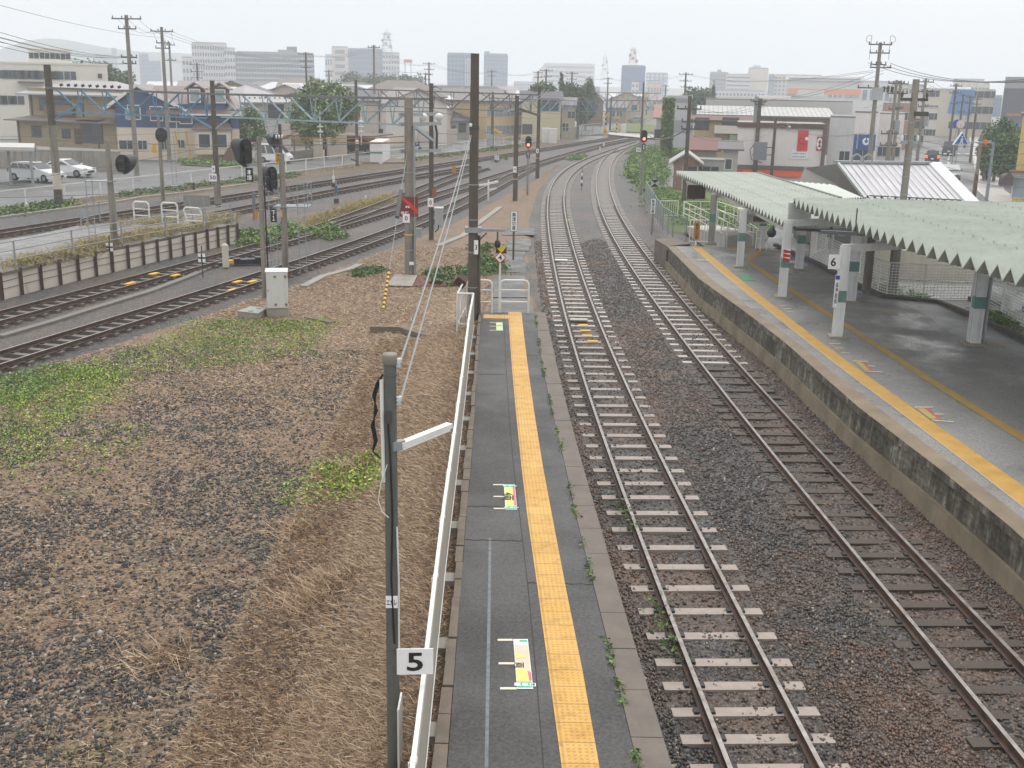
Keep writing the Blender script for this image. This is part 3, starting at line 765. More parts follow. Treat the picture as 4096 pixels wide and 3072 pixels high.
def stones(name,P,size,mat,kind='stuff'):
 n=len(P)
 sc=size*rng.lognormal(0,.28,(n,1,1))*rng.uniform(.6,1.25,(n,1,3))
 V=OCT[None]*sc*rng.uniform(.75,1.2,(n,6,3))
 a=rng.uniform(0,6.28,n);t=rng.uniform(-.7,.7,n)
 ca,sa,ct,st=np.cos(a)[:,None],np.sin(a)[:,None],np.cos(t)[:,None],np.sin(t)[:,None]
 x,y,z=V[...,0],V[...,1]*ct-V[...,2]*st,V[...,1]*st+V[...,2]*ct
 V=np.stack([x*ca-y*sa,x*sa+y*ca,z],-1)+P[:,None,:]
 F=OCF[None]+(np.arange(n)*6)[:,None,None]
 return tag(npmesh(name,V.reshape(-1,3),F.reshape(-1,3),mat),kind=kind)
def ctr_x(ctr,y):return np.interp(y,ctr[2],ctr[1])
def near_stones(n):
 y=9.5+54*rng.random(n)**2.5
 x0=np.interp(y,[p.y for p in sO],[p.x for p in sO]);x1=np.interp(y,[p.y for p in lip],[p.x for p in lip])
 x=x0+(x1+.05-x0)*rng.random(n)
 z=bed_z(x,y)-.22*np.clip((y-58)/8,0,1)+rng.uniform(-.004,.02,n)
 keep=np.ones(n,bool)
 for c in(ctrA,ctrB):
  cx=ctr_x(c,y);d=np.abs(x-cx)
  keep&=~(np.abs(d-HG)<.085)
  keep&=~((d<1.02)&(rng.random(n)<.72))
  z=np.where(d<1.02,z+.0,z)
 P=np.stack([x,y,z],-1)[keep]
 return stones('ballast_stones',P,.027,STONE)
near_stones(105000)
# ================================================================ RAILWAY FURNITURE
def face(P):
 return math.atan2(-P[0],P[1])
def pole(label,P,top,r0,r1,mat=None,group=None,name='utility_pole',lean=(0,0),cat='pole'):
 o=thing(name,label,cat,P,0,group)
 T=Vector((P[0]+lean[0],P[1]+lean[1],top))
 MB().tube(Vector(P)-Vector((0,0,.3)),T,r0,r1,14).build('shaft',mat or CONC_POLE,o,smooth=False)
 return o
def band(o,P,z,r,mat,h=.06,name='band'):
 MB().tube((P[0],P[1],z),(P[0],P[1],z+h),r,r,14).build(name,mat,o)
def plate(o,P,z,w,h,mat,r,rz=None,txt=None,ink=None,name='plate',tw=.6,th=.6,side=0.0):
 """small plate strapped to the camera side of a pole; z = centre"""
 a=face(P)if rz is None else rz
 d=Vector((math.sin(a),-math.cos(a),0));sd=Vector((math.cos(a),math.sin(a),0))
 c=Vector((P[0],P[1],z))+d*(r+.025)+sd*side
 q=MB().box(c,(w,.02,h),a).build(name,mat,o)
 if txt:lettering(txt,c+d*.014,w*tw,h*th,a,ink or INK,o)
 return q
def xarm(o,P,z,half,ang,mat=GALV,ins=3,up=True,h=.1):
 d=Vector((math.cos(ang),math.sin(ang),0));c=Vector((P[0],P[1],z))
 MB().beam(c-d*half,c+d*half,.09,h).build('crossarm',mat,o)
 for i in range(ins):
  b=MB()
  t=-1+2*i/max(ins-1,1)
  p=c+d*(half*.94*t)
  if abs(t)<.12 and ins>2:p=p+d*.25
  b.lathe([(.0,0),(.05,.02),(.035,.06),(.06,.09),(.04,.13),(.05,.17),(0,.2)],p+Vector((0,0,h/2)),8)
  b.build('insulator',INSUL if mat is GALV else DGREY,o)
  # --- centre pole at the end of the narrow platform
P=Vector((*at(1896,1262,.86)[:2],.5));P.x-=.05
top=hg(P,214)
o=pole('tall dark weathered concrete pole standing at the end of the narrow platform',P,top,.16,.13,DPOLE,name='line_pole')
for v in(1150,1010,880,740):band(o,P,hg(P,v),.165,GALV,.03)
z=hg(P,520);band(o,P,z,.155,DGREY,.12)
MB().lathe([(0,0),(.05,.01),(.03,.04),(.055,.06),(.03,.1),(0,.11)],Vector((P.x-.1,P.y-.2,z+.1)),8).build('insulator',INSUL,o)
z=hg(P,918)
MB().box((P.x,P.y,z),(.5,.46,.16)).build('clamp',GALV,o)
MB().beam((P.x+.2,P.y-.1,z),(P.x+.98,P.y-.1,z),.07,.09).build('bracket',GALV,o)
lp=Vector((P.x+.76,P.y-.1,z))
MB().tube(lp,lp-Vector((0,0,.34)),.025).build('lamp_stem',DGREY,o)
MB().lathe([(0,.14),(.06,.13),(.1,.05),(.1,-.02),(.07,-.09),(0,-.11)],lp-Vector((0,0,.44)),12).build('floodlight',BLACK,o,smooth=True)
MB().path([(P.x+.16,P.y-.16,z-.9),(P.x+.2,P.y-.17,z-.3),(P.x+.42,P.y-.12,z-.08)],.02).build('cable',BLACK,o)
plate(o,P,hg(P,985),.13,.44,WHITE,.19,0,'3',tw=.5,th=.36,name='number_plate',side=.1)
a=P+Vector((.15,.1,0))
MB().tube((P.x+.21,P.y+.02,.3),(P.x+.17,P.y+.02,3.4),.055).build('conduit',DPOLE,o)
z=hg(P,742)
MB().beam((P.x+.16,P.y,z),(P.x+.75,P.y+.15,z+.12),.07,.06).build('fluorescent_lamp',WPAINT,o)
CP,CPT=P,top
g0=Vector((P.x-.12,P.y-.2,hg(P,545)))
# --- near lamp pole with the 5 plate
NP=far(1549,2600,10.75);NP=Vector((NP.x,10.75,.3))
NP.x=-1.215
ntop=hg(NP,1418)
o=pole('near slim grey lamp pole carrying a square white plate with a 5',NP,ntop,.074,.062,M('grey_green_pole',C(92,96,92),.55,.25,3,streak=.5),name='lamp_pole',cat='lamp post')
NPo=o
MB().lathe([(.0,.0),(.07,0),(.078,-.015),(.078,-.1),(.066,-.11)],(NP.x,NP.y,ntop+.01),16).build('cap',M('cap_grey',C(128,126,116),.6,.15),o,smooth=True)
for v in(2600,2690,2830,2250,1500,2090):band(o,NP,hg(NP,v),.075,M('strap_steel',C(96,92,84),.5,.2),.016,'strap')
zc=hg(NP,2627)
rz5=R(4)
c=Vector((NP.x+.245,NP.y-.09,zc))
MB().box(c,(.385,.012,.30),rz5).build('number_plate',WHITE,o)
lettering('5',c+Vector((0,-.012,0)),.17,.215,rz5,INK,o)
for dz in(-.11,.11):MB().beam((NP.x+.03,NP.y-.07,zc+dz),(NP.x+.12,NP.y-.085,zc+dz),.014,.02).build('plate_strap',M('strap_steel',C(96,92,84)),o)
zb=hg(NP,2850)
MB().box((NP.x+.08,NP.y-.10,zb-.16),(.02,.36,.72)).build('side_plate',WPAINT,o)
plate(o,NP,hg(NP,2395),.125,.13,WHITE,.05,R(2),'エカレ',tw=.85,th=.5,name='name_sticker')
MB().tube((NP.x-.085,NP.y-.03,hg(NP,1515)),(NP.x-.07,NP.y-.03,hg(NP,1925)),.02).build('conduit',WPAINT,o)
def wig(pts,r,mat,nm='cable'):return MB().path([Vector((NP.x+a_,NP.y+b_,hg(NP,v_)))for a_,b_,v_ in pts],r,5).build(nm,mat,o)
for k in range(4):
 s_=random.uniform(-.03,.03)
 wig([(-.07,-.03,1495),(-.13+s_,-.03,1530),(-.17+s_,-.02,1580),(-.13-s_,-.03,1640),(-.19+s_,-.02,1700),(-.16+s_,-.02,1760),(-.18,-.02,1805),(-.1,-.03,1830)],.008,BLACK)
wig([(-.02,-.075,1690),(.0,-.08,1800),(.02,-.08,2050),(.0,-.08,2300),(.03,-.08,2560)],.011,BLACK)
wig([(-.03,-.07,1850),(-.1,-.05,1930),(-.13,-.03,2000),(-.09,-.05,2040),(-.02,-.075,2060)],.006,WPAINT)
wig([(.06,-.05,2100),(.075,-.05,2300),(.07,-.05,2600)],.01,WPAINT)
for v_ in(1448,1600):
 z_=hg(NP,v_)
 MB().lathe([(.012,-.05),(.032,-.04),(.02,-.01),(.034,.0),(.02,.02),(.034,.04),(.012,.05)],(NP.x+.085,NP.y-.01,z_),10).build('insulator',INSUL,o,smooth=True)
MB().box((NP.x-.01,NP.y-.075,hg(NP,1660)),(.06,.05,.12)).build('junction_box',DGREY,o)
lz=hg(NP,1780)
l0=Vector((NP.x+.075,NP.y-.02,lz));l1=Vector((NP.x+.56,NP.y+.62,lz+.03))
MB().beam(l0+Vector((-.06,-.03,0)),l0.lerp(l1,.1),.07,.09).build('lamp_bracket',GALV,o)
MB().beam(l0.lerp(l1,.04),l1,.085,.05).build('lamp_housing',WPAINT,o)
MB().tube(l0.lerp(l1,.08)-Vector((0,.03,.045)),l1-Vector((0,.03,.045)),.018).build('fluorescent_tube',WHITE,o)
def wire(pts,label,group='overhead wires across the yard',r=.011,mat=None,sag=0.0,n=12,name='overhead_wire',cat='wire'):
 a,b=Vector(pts[0]),Vector(pts[-1])
 if len(pts)==2:
  L=[a.lerp(b,i/n)-Vector((0,0,sag*4*(i/n)*(1-i/n)))for i in range(n+1)]
 else:L=pts
 q=MB().path(L,r,4).build(name,mat or WIRE)
 return tag(q,label,cat,group)
w1=Vector((NP.x+.1,NP.y,hg(NP,1448)));w2=Vector((NP.x+.1,NP.y,hg(NP,1600)))
wire([w1,Vector((CP.x-.12,CP.y-.18,hg(CP,540)))],'pale wire from the upper insulator of the near lamp pole to the centre pole','wires between the near lamp pole and the centre pole',.011,GALV,.12)
wire([w2,Vector((CP.x-.08,CP.y-.2,hg(CP,540)))],'pale wire from the lower insulator of the near lamp pole to the centre pole','wires between the near lamp pole and the centre pole',.011,GALV,.12)
# --- railing along the narrow platform
ys=[3.5,6,8,10.5,13,16,20,25,30,33.6]
topz=1.78
rl=resamp(ext(sorted([at(u,v,topz)for u,v in((1650,3072),(1713,2560),(1765,2088),(1801,1865),(1828.5,1642),(1855.6,1437.5),(1880,1240))],key=lambda p:p.y),3.0),ys)
o=thing('railing','long white railing with grey infill panels along the left side of the narrow platform','railing',(rl[0].x,rl[0].y,0),0)
pc=[p+Vector((0,0,-.02))for p in rl]
MB().sweep(rl,[(-.024,-.04),(.024,-.04),(.024,.025),(-.024,.025)]).build('top_rail',WPAINT,o)
MB().sweep([p+Vector((.02,0,0))for p in rl],[(-.01,-.95),(.01,-.95),(.01,-.055),(-.01,-.055)]).build('infill_panel',M('railing_panel',C(168,164,154),.6,.12,2),o)
MB().sweep([p+Vector((.022,0,0))for p in rl],[(-.014,-1.0),(.02,-1.0),(.02,-.955),(-.014,-.955)]).build('bottom_rail',WPAINT,o)
y=5.2
while y<33.6:
 p=resamp(rl,[y])[0]
 MB().tube((p.x-.03,p.y,.25),(p.x-.03,p.y,topz-.03),.024,n=8).build('post',WPAINT,o)
 MB().tube((p.x,p.y-.05,topz-.01),(p.x,p.y+.05,topz-.008),.038,n=8).build('rail_joint',WPAINT,o)
 MB().box((p.x+.13,p.y,.72),(.22,.3,.2)).build('foot_block',CONC,o)
 y+=2.05
e=rl[-1];topE=1.78
A_=Vector((e.x,e.y,topE));B_=at(1830,1174,topE);C_=at(1860,1118,topE)
o=thing('railing','white boxed-out railing end with vertical balusters beside the tall centre pole','railing',(B_.x,B_.y,0),0)
MB().path([A_,B_,C_],.03,8).build('top_rail',WPAINT,o)
MB().path([A_-Vector((0,0,.95)),B_-Vector((0,0,.95)),C_-Vector((0,0,.95))],.022,6).build('bottom_rail',WPAINT,o)
for p_,q_,n_ in((A_,B_,7),(B_,C_,9)):
 for i in range(n_):
  k=p_.lerp(q_,i/n_)
  MB().tube(k-Vector((0,0,.95)),k,.03 if i==0 else .011,n=6).build('post' if i==0 else 'baluster',WPAINT,o)
MB().tube(B_-Vector((0,0,1.55)),B_,.03).build('post',WPAINT,o)
MB().beam(B_.lerp(A_,.1)-Vector((0,0,.95)),B_.lerp(C_,.5)-Vector((0,0,.3)),.012,.02).build('brace',WPAINT,o)
MB().box((B_.x,B_.y,.30),(.5,.4,.14)).build('foot_block',CONC,o)
P=at(1862,1145,1.75)
o=thing('speaker_box','small tilted dark brown box at the back corner of the boxed railing end','box',(P.x-.15,P.y+.3,1.4))
MB().box((P.x-.15,P.y+.3,1.86),(.36,.3,.3),mat=Matrix.Rotation(R(35),3,'Y')@Matrix.Rotation(R(20),3,'X')).build('case',BROWN,o)
MB().tube((P.x-.15,P.y+.3,.3),(P.x-.15,P.y+.3,1.8),.02).build('stem',DGREY,o)
def tframe(u0,u1,vb,label,vt=1120):
 a,b=at(u0,vb,.9),at(u1,vb,.9);b.y=a.y
 h=hg(a,vt)
 o=thing('barrier_frame',label,'barrier',((a.x+b.x)/2,a.y,.9),0,'white tube frames closing the platform end')
 c1=Vector((a.x,a.y,h));c2=Vector((b.x,b.y,h));rr=.13
 arc=lambda c,s:[c+Vector((s*rr*(1-math.sin(t)),0,-rr*(1-math.cos(t))))for t in(R(0),R(30),R(60),R(90))]
 L=[Vector((a.x,a.y,.9))]+arc(c1,1)[::1]
 L=[Vector((a.x,a.y,.9)),c1-Vector((0,0,rr)),c1+Vector((rr*.3,0,-rr*.3)),c1+Vector((rr,0,0)),c2-Vector((rr,0,0)),c2+Vector((-rr*.3,0,-rr*.3)),c2-Vector((0,0,rr)),Vector((b.x,b.y,.9))]
 MB().path(L,.031,8).build('frame',WPAINT,o)
 for k in(.30,.66):MB().tube(Vector((a.x,a.y,h-k*(h-.9))),Vector((b.x,b.y,h-k*(h-.9))),.021).build('crossbar',WPAINT,o)
 return a,h
tframe(1868,1967,1250,'white tube barrier frame directly behind the tall centre pole')
fa,fh=tframe(2000,2113,1250,'white tube barrier frame right of the post with the diamond 4 sign')
# --- diamond 4 sign
P=at(1997,1250,.9)
o=thing('stop_sign','white post with a red edged diamond 4 and a yellow triangle on black above it','railway sign',P)
MB().tube(P,(P.x,P.y,hg(P,1040)),.03).build('post',WPAINT,o)
z=hg(P,1029);s_=.2
D_=lambda s_,m_,n_,y_:MB().add([(P.x-s_,y_,z),(P.x,y_,z-s_),(P.x+s_,y_,z),(P.x,y_,z+s_),(P.x-s_,y_+.02,z),(P.x,y_+.02,z-s_),(P.x+s_,y_+.02,z),(P.x,y_+.02,z+s_)],[(0,1,2,3),(7,6,5,4),(0,4,5,1),(1,5,6,2),(2,6,7,3),(3,7,4,0)]).build(n_,m_,o)
D_(.2,M('sign_red',C(196,78,58),.5,.1),'diamond_plate',P.y-.06);D_(.155,WHITE,'diamond_face',P.y-.066)
lettering('4',(P.x,P.y-.07,z),.12,.17,0,INK,o)
z2=hg(P,999)
MB().box((P.x+.03,P.y-.04,z2),(.34,.02,.22)).build('black_plate',M('sign_dark',C(60,52,40),.6,.1),o)
MB().add([(P.x-.14,P.y-.053,z2+.11),(P.x+.03,P.y-.053,z2-.11),(P.x+.2,P.y-.053,z2+.11)],[(0,1,2)]).build('yellow_triangle',M('sign_yellow',C(226,196,30),.5,.05),o)
# --- vertical sign boards
def board(uv,z0,vtop,vbot,w,txt,label,postmat,border=GREENS,facem=None,ink=None,group=None,rz=None,pr=.045,dx=0,name='radio_sign'):
 P=at(*uv,z0);a=face(P)*.5 if rz is None else rz
 o=thing(name,label,'sign',P,0,group)
 zt,zb=hg(P,vtop),hg(P,vbot);zc,h=(zt+zb)/2,zt-zb
 MB().tube(P,(P.x,P.y,zt-.05),pr).build('post',postmat,o)
 d=Vector((math.sin(a),-math.cos(a),0));c=Vector((P.x+dx,P.y,zc))+d*(pr+.02)
 MB().box(c,(w,.025,h),a).build('board',border,o)
 MB().box(c+d*.014,(w*.86,.006,h*.95),a).build('face',facem or WHITE,o)
 lettering(txt,c+d*.019,w*.5,h*.86,a,ink or INK,o)
 return o
board((2053,1040),-.1+.5,843,925,.31,"無\n線\n切\n替",'white green edged radio changeover board left of the curving tracks',M('wood_post',C(92,80,66),.8,.2))
board((2606,940),.2,793,856,.31,"無\n線\n切\n替",'white green edged radio changeover board at the start of the wire fence on the right',CONC_POLE)
board((2783,985),.9,888,960,.27,"黄\n線\nの\n切\n替",'amber vertical notice board hanging on the white fence by the ramp',WPAINT,M('amber_board',C(176,124,44),.6,.15),M('amber_board',C(176,124,44)),name='notice_board')
P=at(2612,900,-.1)
o=thing('hourglass_sign','square grey sign with two black triangles in front of the weeds on the right','railway sign',P)
zt,zb=hg(P,719),hg(P,747);zc=(zt+zb)/2;h=(zt-zb)/2;y_=P.y-.06;w_=.24
MB().tube(P,(P.x,P.y,hg(P,705)),.03).build('post',GALV,o)
MB().box((P.x-.02,y_+.012,zc),(2*w_,.02,2*h)).build('plate',M('sign_grey',C(168,172,170),.5,.1),o)
MB().add([(P.x-.02-w_,y_,zc+h),(P.x-.02,y_,zc),(P.x-.02+w_,y_,zc+h)],[(0,1,2)]).build('black_triangle',BLACK,o)
MB().add([(P.x-.02-w_,y_,zc-h),(P.x-.02+w_,y_,zc-h),(P.x-.02,y_,zc)],[(0,1,2)]).build('black_triangle',BLACK,o)
def speed(uv,z0,v,w,txt,label,pole_=True):
 P=at(*uv,z0);zc=hg(P,v);a=0
 o=thing('speed_plate',label,'railway sign',P)
 MB().tube(P,(P.x,P.y,zc),.03).build('post',DGREY,o)
 MB().box((P.x,P.y-.05,zc),(w,.02,w*.9)).build('plate',WHITE,o)
 lettering(txt,(P.x,P.y-.063,zc),w*.72,w*.5,0,INK,o)
speed((1987,652),-.2,630,.46,"55",'small white speed plate reading 55 between the yard tracks')
speed((2552,640),-.2,599,.5,"45",'small white speed plate reading 45 beside the weeds and the right signal')
# --- colour light signals (front side, lit red)
RED_ON=M('signal_red_lit',(1.0,.06,.05,1),.4,.0,emit=9.0)
LENS=M('signal_lens_off',C(14,16,16),.2,.1)
def signal_front(uv,z0,vtop,vbot,vlamp,vplate,txt,label):
 P=at(*uv,z0);zt,zb=hg(P,vtop),hg(P,vbot)
 o=thing('railway_signal',label,'signal',P)
 MB().tube(P,(P.x,P.y,zt-.3),.075,.06,10).build('post',CONC_POLE,o)
 w=.23;h=zt-zb
 poly=[(P.x+w*math.cos(t),zb+w+w*math.sin(t))for t in np.linspace(math.pi,2*math.pi,9)]+[(P.x+w*math.cos(t),zt-w+w*math.sin(t))for t in np.linspace(0,math.pi,9)]
 MB().sidep(poly,P.y-.16,P.y-.12).build('backboard',BLACK,o)
 MB().sidep([(P.x+(x-P.x)*.8,zb+(z-zb)*.9+h*.05)for x,z in poly],P.y-.12,P.y+.1).build('housing',BLACK,o)
 zl=hg(P,vlamp)
 for z_,m_,nm in((zl,RED_ON,'red_lamp'),(zl+h*.42,LENS,'dark_lamp')):
  MB().lathe([(0,.012),(.07,.01),(.1,0)],(P.x,P.y-.165,z_),14,Matrix.Rotation(R(90),3,'X')).build(nm,m_,o,smooth=True)
  b=MB();n_=12
  vs=[];
  for i in range(n_+1):
   t=math.pi*i/n_;t=-.15+(math.pi+.3)*i/n_
   for yy,rr in((P.y-.16,.13),(P.y-.42,.12)):vs.append((P.x+rr*math.cos(t),yy,z_+rr*math.sin(t)))
  b.add(vs,[(2*i,2*i+1,2*i+3,2*i+2)for i in range(n_)]);b.build('hood',BLACK,o)
 zp=hg(P,vplate)
 MB().box((P.x,P.y-.1,zp),(.26,.02,.46)).build('name_plate',BLACK,o)
 lettering(txt,(P.x,P.y-.113,zp),.16,.36,0,WHITE,o)
 MB().beam((P.x,P.y+.12,P.z),(P.x,P.y+.12,zt-.5),.3,.02).build('ladder',GALV,o)if False else None
 b=MB()
 for sx in(-.13,.13):b.tube((P.x+sx,P.y+.28,P.z),(P.x+sx,P.y+.2,zb),.015,n=5)
 for k in range(9):b.tube((P.x-.13,P.y+.27-.008*k,P.z+.3+k*.3),(P.x+.13,P.y+.27-.008*k,P.z+.3+k*.3),.011,n=5)
 b.build('ladder',GALV,o)
 return o
signal_front((2109,782),-.2,544,592,579,618,"左\n１",'lit red colour light signal on a slim post left of the curving track')
signal_front((2565,780),-.1,520,569,555,588,"左\n本",'lit red colour light signal on a post in the weeds on the right')
# --- signals seen from behind (big hooded backs)
def signal_back(o,c,w,h,rz,arm_to=None):
 """hooded back of a two-lamp signal head, c = centre (world)"""
 Mx=Matrix.Rotation(rz,4,'Z');c=Vector(c)
 n_=12
 poly=[(w/2*math.cos(t),-h/2+w/2+w/2*math.sin(t))for t in np.linspace(math.pi,2*math.pi,n_)]+[(w/2*math.cos(t),h/2-w/2+w/2*math.sin(t))for t in np.linspace(0,math.pi,n_)]
 b=MB().sidep(poly,-.03,.03);b.v=[tuple(Mx@Vector(p)+c)for p in b.v]
 q=b.build('backboard',BLACK,o)
 b=MB();vs=[]
 k=len(poly);dep=.52
 for i,(x,z)in enumerate(poly):
  f=max(0,(z+h/2)/h)
  vs.append((x*.97,.03,z*.98));vs.append((x*.9,.03+dep*(.25+.75*min(1,f*1.3)),z*.93+.02))
 b.add(vs,[(2*i,2*i+1,(2*i+3)%(2*k),(2*i+2)%(2*k))for i in range(k)])
 b.v=[tuple(Mx@Vector(p)+c)for p in b.v];b.build('hood',M('hood_black',C(40,44,46),.45,.2),o)
 for dz in(-.22*h,.22*h):
  b=MB().box((0,-.08,dz),(.5*w,.12,.3*h));b.v=[tuple(Mx@Vector(p)+c)for p in b.v];b.build('lamp_case',BLACK,o)
  b=MB().box((0,-.145,dz),(.3*w,.02,.05*h));b.v=[tuple(Mx@Vector(p)+c)for p in b.v];b.build('hinge',DGREY,o)
 if arm_to is not None:MB().beam(c+Vector((0,.02,-h*.42)),Vector(arm_to),.07,.1).build('arm',GALV,o)
PA=at(1060,1195,-.2);topA=hg(PA,548)
o=pole('signal post nearest the white relay cabinet, with the vertical plate of two characters',PA,topA,.10,.085,CONC_POLE,'signal posts in the yard','signal_post',cat='signal post')
cA_=far(980,612,math.hypot(PA.x,PA.y));
signal_back(o,(cA_.x,PA.y-.05,cA_.z),.56,1.04,R(52),(PA.x,PA.y,hg(PA,660)))
c=far(998,699,math.hypot(PA.x,PA.y))
MB().box((c.x,PA.y-.1,c.z),(.27,.02,.50),R(6)).build('name_plate',BLACK,o)
lettering("本\n線",(c.x,PA.y-.115,c.z),.17,.4,R(6),WHITE,o)
MB().beam((c.x,PA.y-.08,c.z),(PA.x,PA.y-.05,c.z),.03,.04).build('plate_arm',GALV,o)
c=far(1026,858,math.hypot(PA.x,PA.y))
MB().box((c.x,PA.y-.1,c.z),(.12,.02,.36)).build('amber_plate',M('amber_board',C(176,124,44)),o)
for v in(740,840,1010):band(o,PA,hg(PA,v),.102,GALV,.05)
MB().path([(PA.x+.17,PA.y-.05,-.2),(PA.x+.15,PA.y-.05,hg(PA,700))],.03).build('conduit',BLACK,o)
MB().beam((PA.x-.9,PA.y+.1,hg(PA,722)),(PA.x+.2,PA.y,hg(PA,735)),.05,.05).build('step_bar',GALV,o)
PB=Vector((*at(1143,1090,-.2)[:2],-.2));topB=hg(PB,615)
o=pole('signal post with a small grating platform and ladder, behind the white cabinet',PB,topB,.15,.105,CONC_POLE,'signal posts in the yard','signal_post',cat='signal post')
dB=math.hypot(PB.x,PB.y)
c=far(1085,716,dB);signal_back(o,(c.x+.02,PB.y-.1,c.z),.56,1.06,R(52),(PB.x,PB.y,hg(PB,778)))
zpl=hg(PB,826)
MB().box((PB.x+.35,PB.y+.3,zpl),(1.5,1.0,.05)).build('platform_grating',GALV,o)
for sx,sy in((1.08,-.18),(1.08,.78),(-.38,.78)):
 MB().tube((PB.x+sx,PB.y+sy,zpl),(PB.x+sx,PB.y+sy,zpl+1.0),.022,n=6).build('guard_post',GALV,o)
for z_ in(.5,1.0):
 MB().path([(PB.x+1.08,PB.y-.18,zpl+z_),(PB.x+1.08,PB.y+.78,zpl+z_),(PB.x-.38,PB.y+.78,zpl+z_)],.016,5).build('guard_rail',GALV,o)
for x0,x1,z1 in((.62,.92,zpl+1.1),(-.62,-.32,hg(PB,760))):
 b=MB()
 for x_ in(x0,x1):b.tube((PB.x+x_+.06,PB.y-.25,-.2),(PB.x+x_,PB.y-.1,z1),.017,n=5)
 for k in range(int((z1+.2)/.3)):b.tube((PB.x+x0+.05,PB.y-.24,.05+k*.3),(PB.x+x1+.05,PB.y-.24,.05+k*.3),.011,n=5)
 b.build('ladder',GALV,o)
MB().tube((PB.x+.55,PB.y+.25,zpl),(PB.x+.1,PB.y+.1,hg(PB,728)),.02).build('stay',GALV,o)
c=far(1099,859,dB)
MB().box((c.x,PB.y-.32,c.z),(.27,.02,.58)).build('name_plate',BLACK,o)
lettering("下\n１",(c.x,PB.y-.335,c.z),.17,.44,0,WHITE,o)
MB().beam((c.x,PB.y-.3,c.z+.2),(PB.x,PB.y,c.z+.2),.03,.04).build('plate_arm',GALV,o)
MB().box((PB.x-.05,PB.y-.2,zpl-.28),(.07,.02,.3)).build('amber_plate',YEL,o)
PC=Vector((*at(1131,862,-.2)[:2],-.2));o=pole('dark signal post with a smaller hooded head, behind the two larger signal posts',PC,hg(PC,496),.13,.10,DPOLE,'signal posts in the yard','signal_post',cat='signal post')
c=far(1100,564,math.hypot(PC.x,PC.y));signal_back(o,(c.x,PC.y-.05,c.z),.68,.85,R(48),(PC.x,PC.y,c.z-.5))
c=far(1114,632,math.hypot(PC.x,PC.y))
MB().box((c.x,PC.y-.2,c.z),(.34,.02,.62)).build('yellow_plate',YEL,o)
lettering("通\n信\n機",(c.x,PC.y-.215,c.z),.2,.5,0,INK,o)
P=at(460,985,.7);o=pole('weathered signal post on the old platform with a wide hooded head',P,hg(P,560),.17,.1,CONC_POLE,'signal posts in the yard','signal_post',cat='signal post')
c=far(486,657,math.hypot(P.x,P.y));signal_back(o,(c.x+.1,P.y+.1,c.z),.8,.85,R(-20),(P.x,P.y,c.z-.4))
b=MB()
for x_ in(-1.0,-.72):b.tube((P.x+x_,P.y-.3,.7),(P.x+x_,P.y-.2,hg(P,690)),.017,n=5)
for k in range(9):b.tube((P.x-1.0,P.y-.28,1.0+.33*k),(P.x-.72,P.y-.28,1.0+.33*k),.011,n=5)
b.build('ladder',GALV,o)
MB().box((P.x-.45,P.y,hg(P,725)),(1.2,.6,.05)).build('platform_grating',GALV,o)
P=at(653,800,-.2);o=pole('signal post with rounded hood and yellow plate before the navy and cream house',P,hg(P,460),.14,.1,CONC_POLE,'signal posts in the yard','signal_post',cat='signal post')
c=far(648,540,math.hypot(P.x,P.y));signal_back(o,(c.x,P.y-.1,c.z),.78,.95,R(10),(P.x,P.y,c.z-.6))
MB().box((P.x-.35,P.y-.15,hg(P,595)),(.3,.03,.6)).build('yellow_plate',YEL,o)
b=MB()
for x_ in(.75,1.05):b.tube((P.x+x_,P.y,-.2),(P.x+x_-.1,P.y,hg(P,545)),.017,n=5)
for k in range(14):b.tube((P.x+.74,P.y,.1+.33*k),(P.x+1.02,P.y,.1+.33*k),.011,n=5)
b.build('ladder',GALV,o)
# --- relay cabinet with its concrete base
P0=at(1068,1268,-.2);P1=at(1157,1264,-.2)
fx=lambda x,y:(950+x*.2411,950+y*.2411)
c0,c1,c2=at(*fx(490,1315),-.15),at(*fx(850,1310),-.15),at(*fx(1010,1255),-.15)
dx_=(c1-c0);ang=math.atan2(dx_.y,dx_.x);wd=dx_.length;dp=max((c2-c1).length,.6)
cc=c0+dx_/2+Vector((-math.sin(ang),math.cos(ang),0))*dp/2
o=thing('relay_cabinet','white steel equipment cabinet with rusty hinges on a concrete base in the field','cabinet',(cc.x,cc.y,-.2),ang)
hb=hg(c1,950+1195*.2411);ht=hg(c1,950+570*.2411)
def lb(*a):return MB().box(*a)
b=MB().box((0,0,(hb+.2)/2-.1),(wd,dp,hb+.2+.2));b.build('base',CONC,o,world=False)
W_,D2=wd*.96,dp*.93
CABW=M('cabinet_white',C(206,208,206),.45,.06,2,streak=.12,stain=C(150,120,84))
MB().box((0,0,(hb+ht)/2+.22),(W_,D2,ht-hb-.04)).build('body',CABW,o,world=False)
b=MB();hz=ht+.2
b.add([(-W_/2-.03,-D2/2-.03,hz),(W_/2+.03,-D2/2-.03,hz),(W_/2+.03,D2/2+.03,hz),(-W_/2-.03,D2/2+.03,hz),(-W_/2-.03,0,hz+.09),(W_/2+.03,0,hz+.09)],[(0,1,5,4),(2,3,4,5),(1,2,5),(3,0,4),(3,2,1,0)]);b.build('roof',CABW,o,world=False)
MB().box((-.04,-D2/2-.012,(hb+ht)/2+.22),(W_*.86,.02,(ht-hb)*.93)).build('door',CABW,o,world=False)
RUST=M('rusty_steel',C(150,120,92),.7,.3,6)
for k in(.12,.86):
 for x_ in(.42,-.08):MB().box((x_*W_,-D2/2-.03,hb+.22+k*(ht-hb)),(.09,.03,.08)).build('hinge',RUST,o,world=False)
 MB().box((W_/2+.02,D2*.35,hb+.22+k*(ht-hb)),(.03,.1,.09)).build('hinge',RUST,o,world=False)
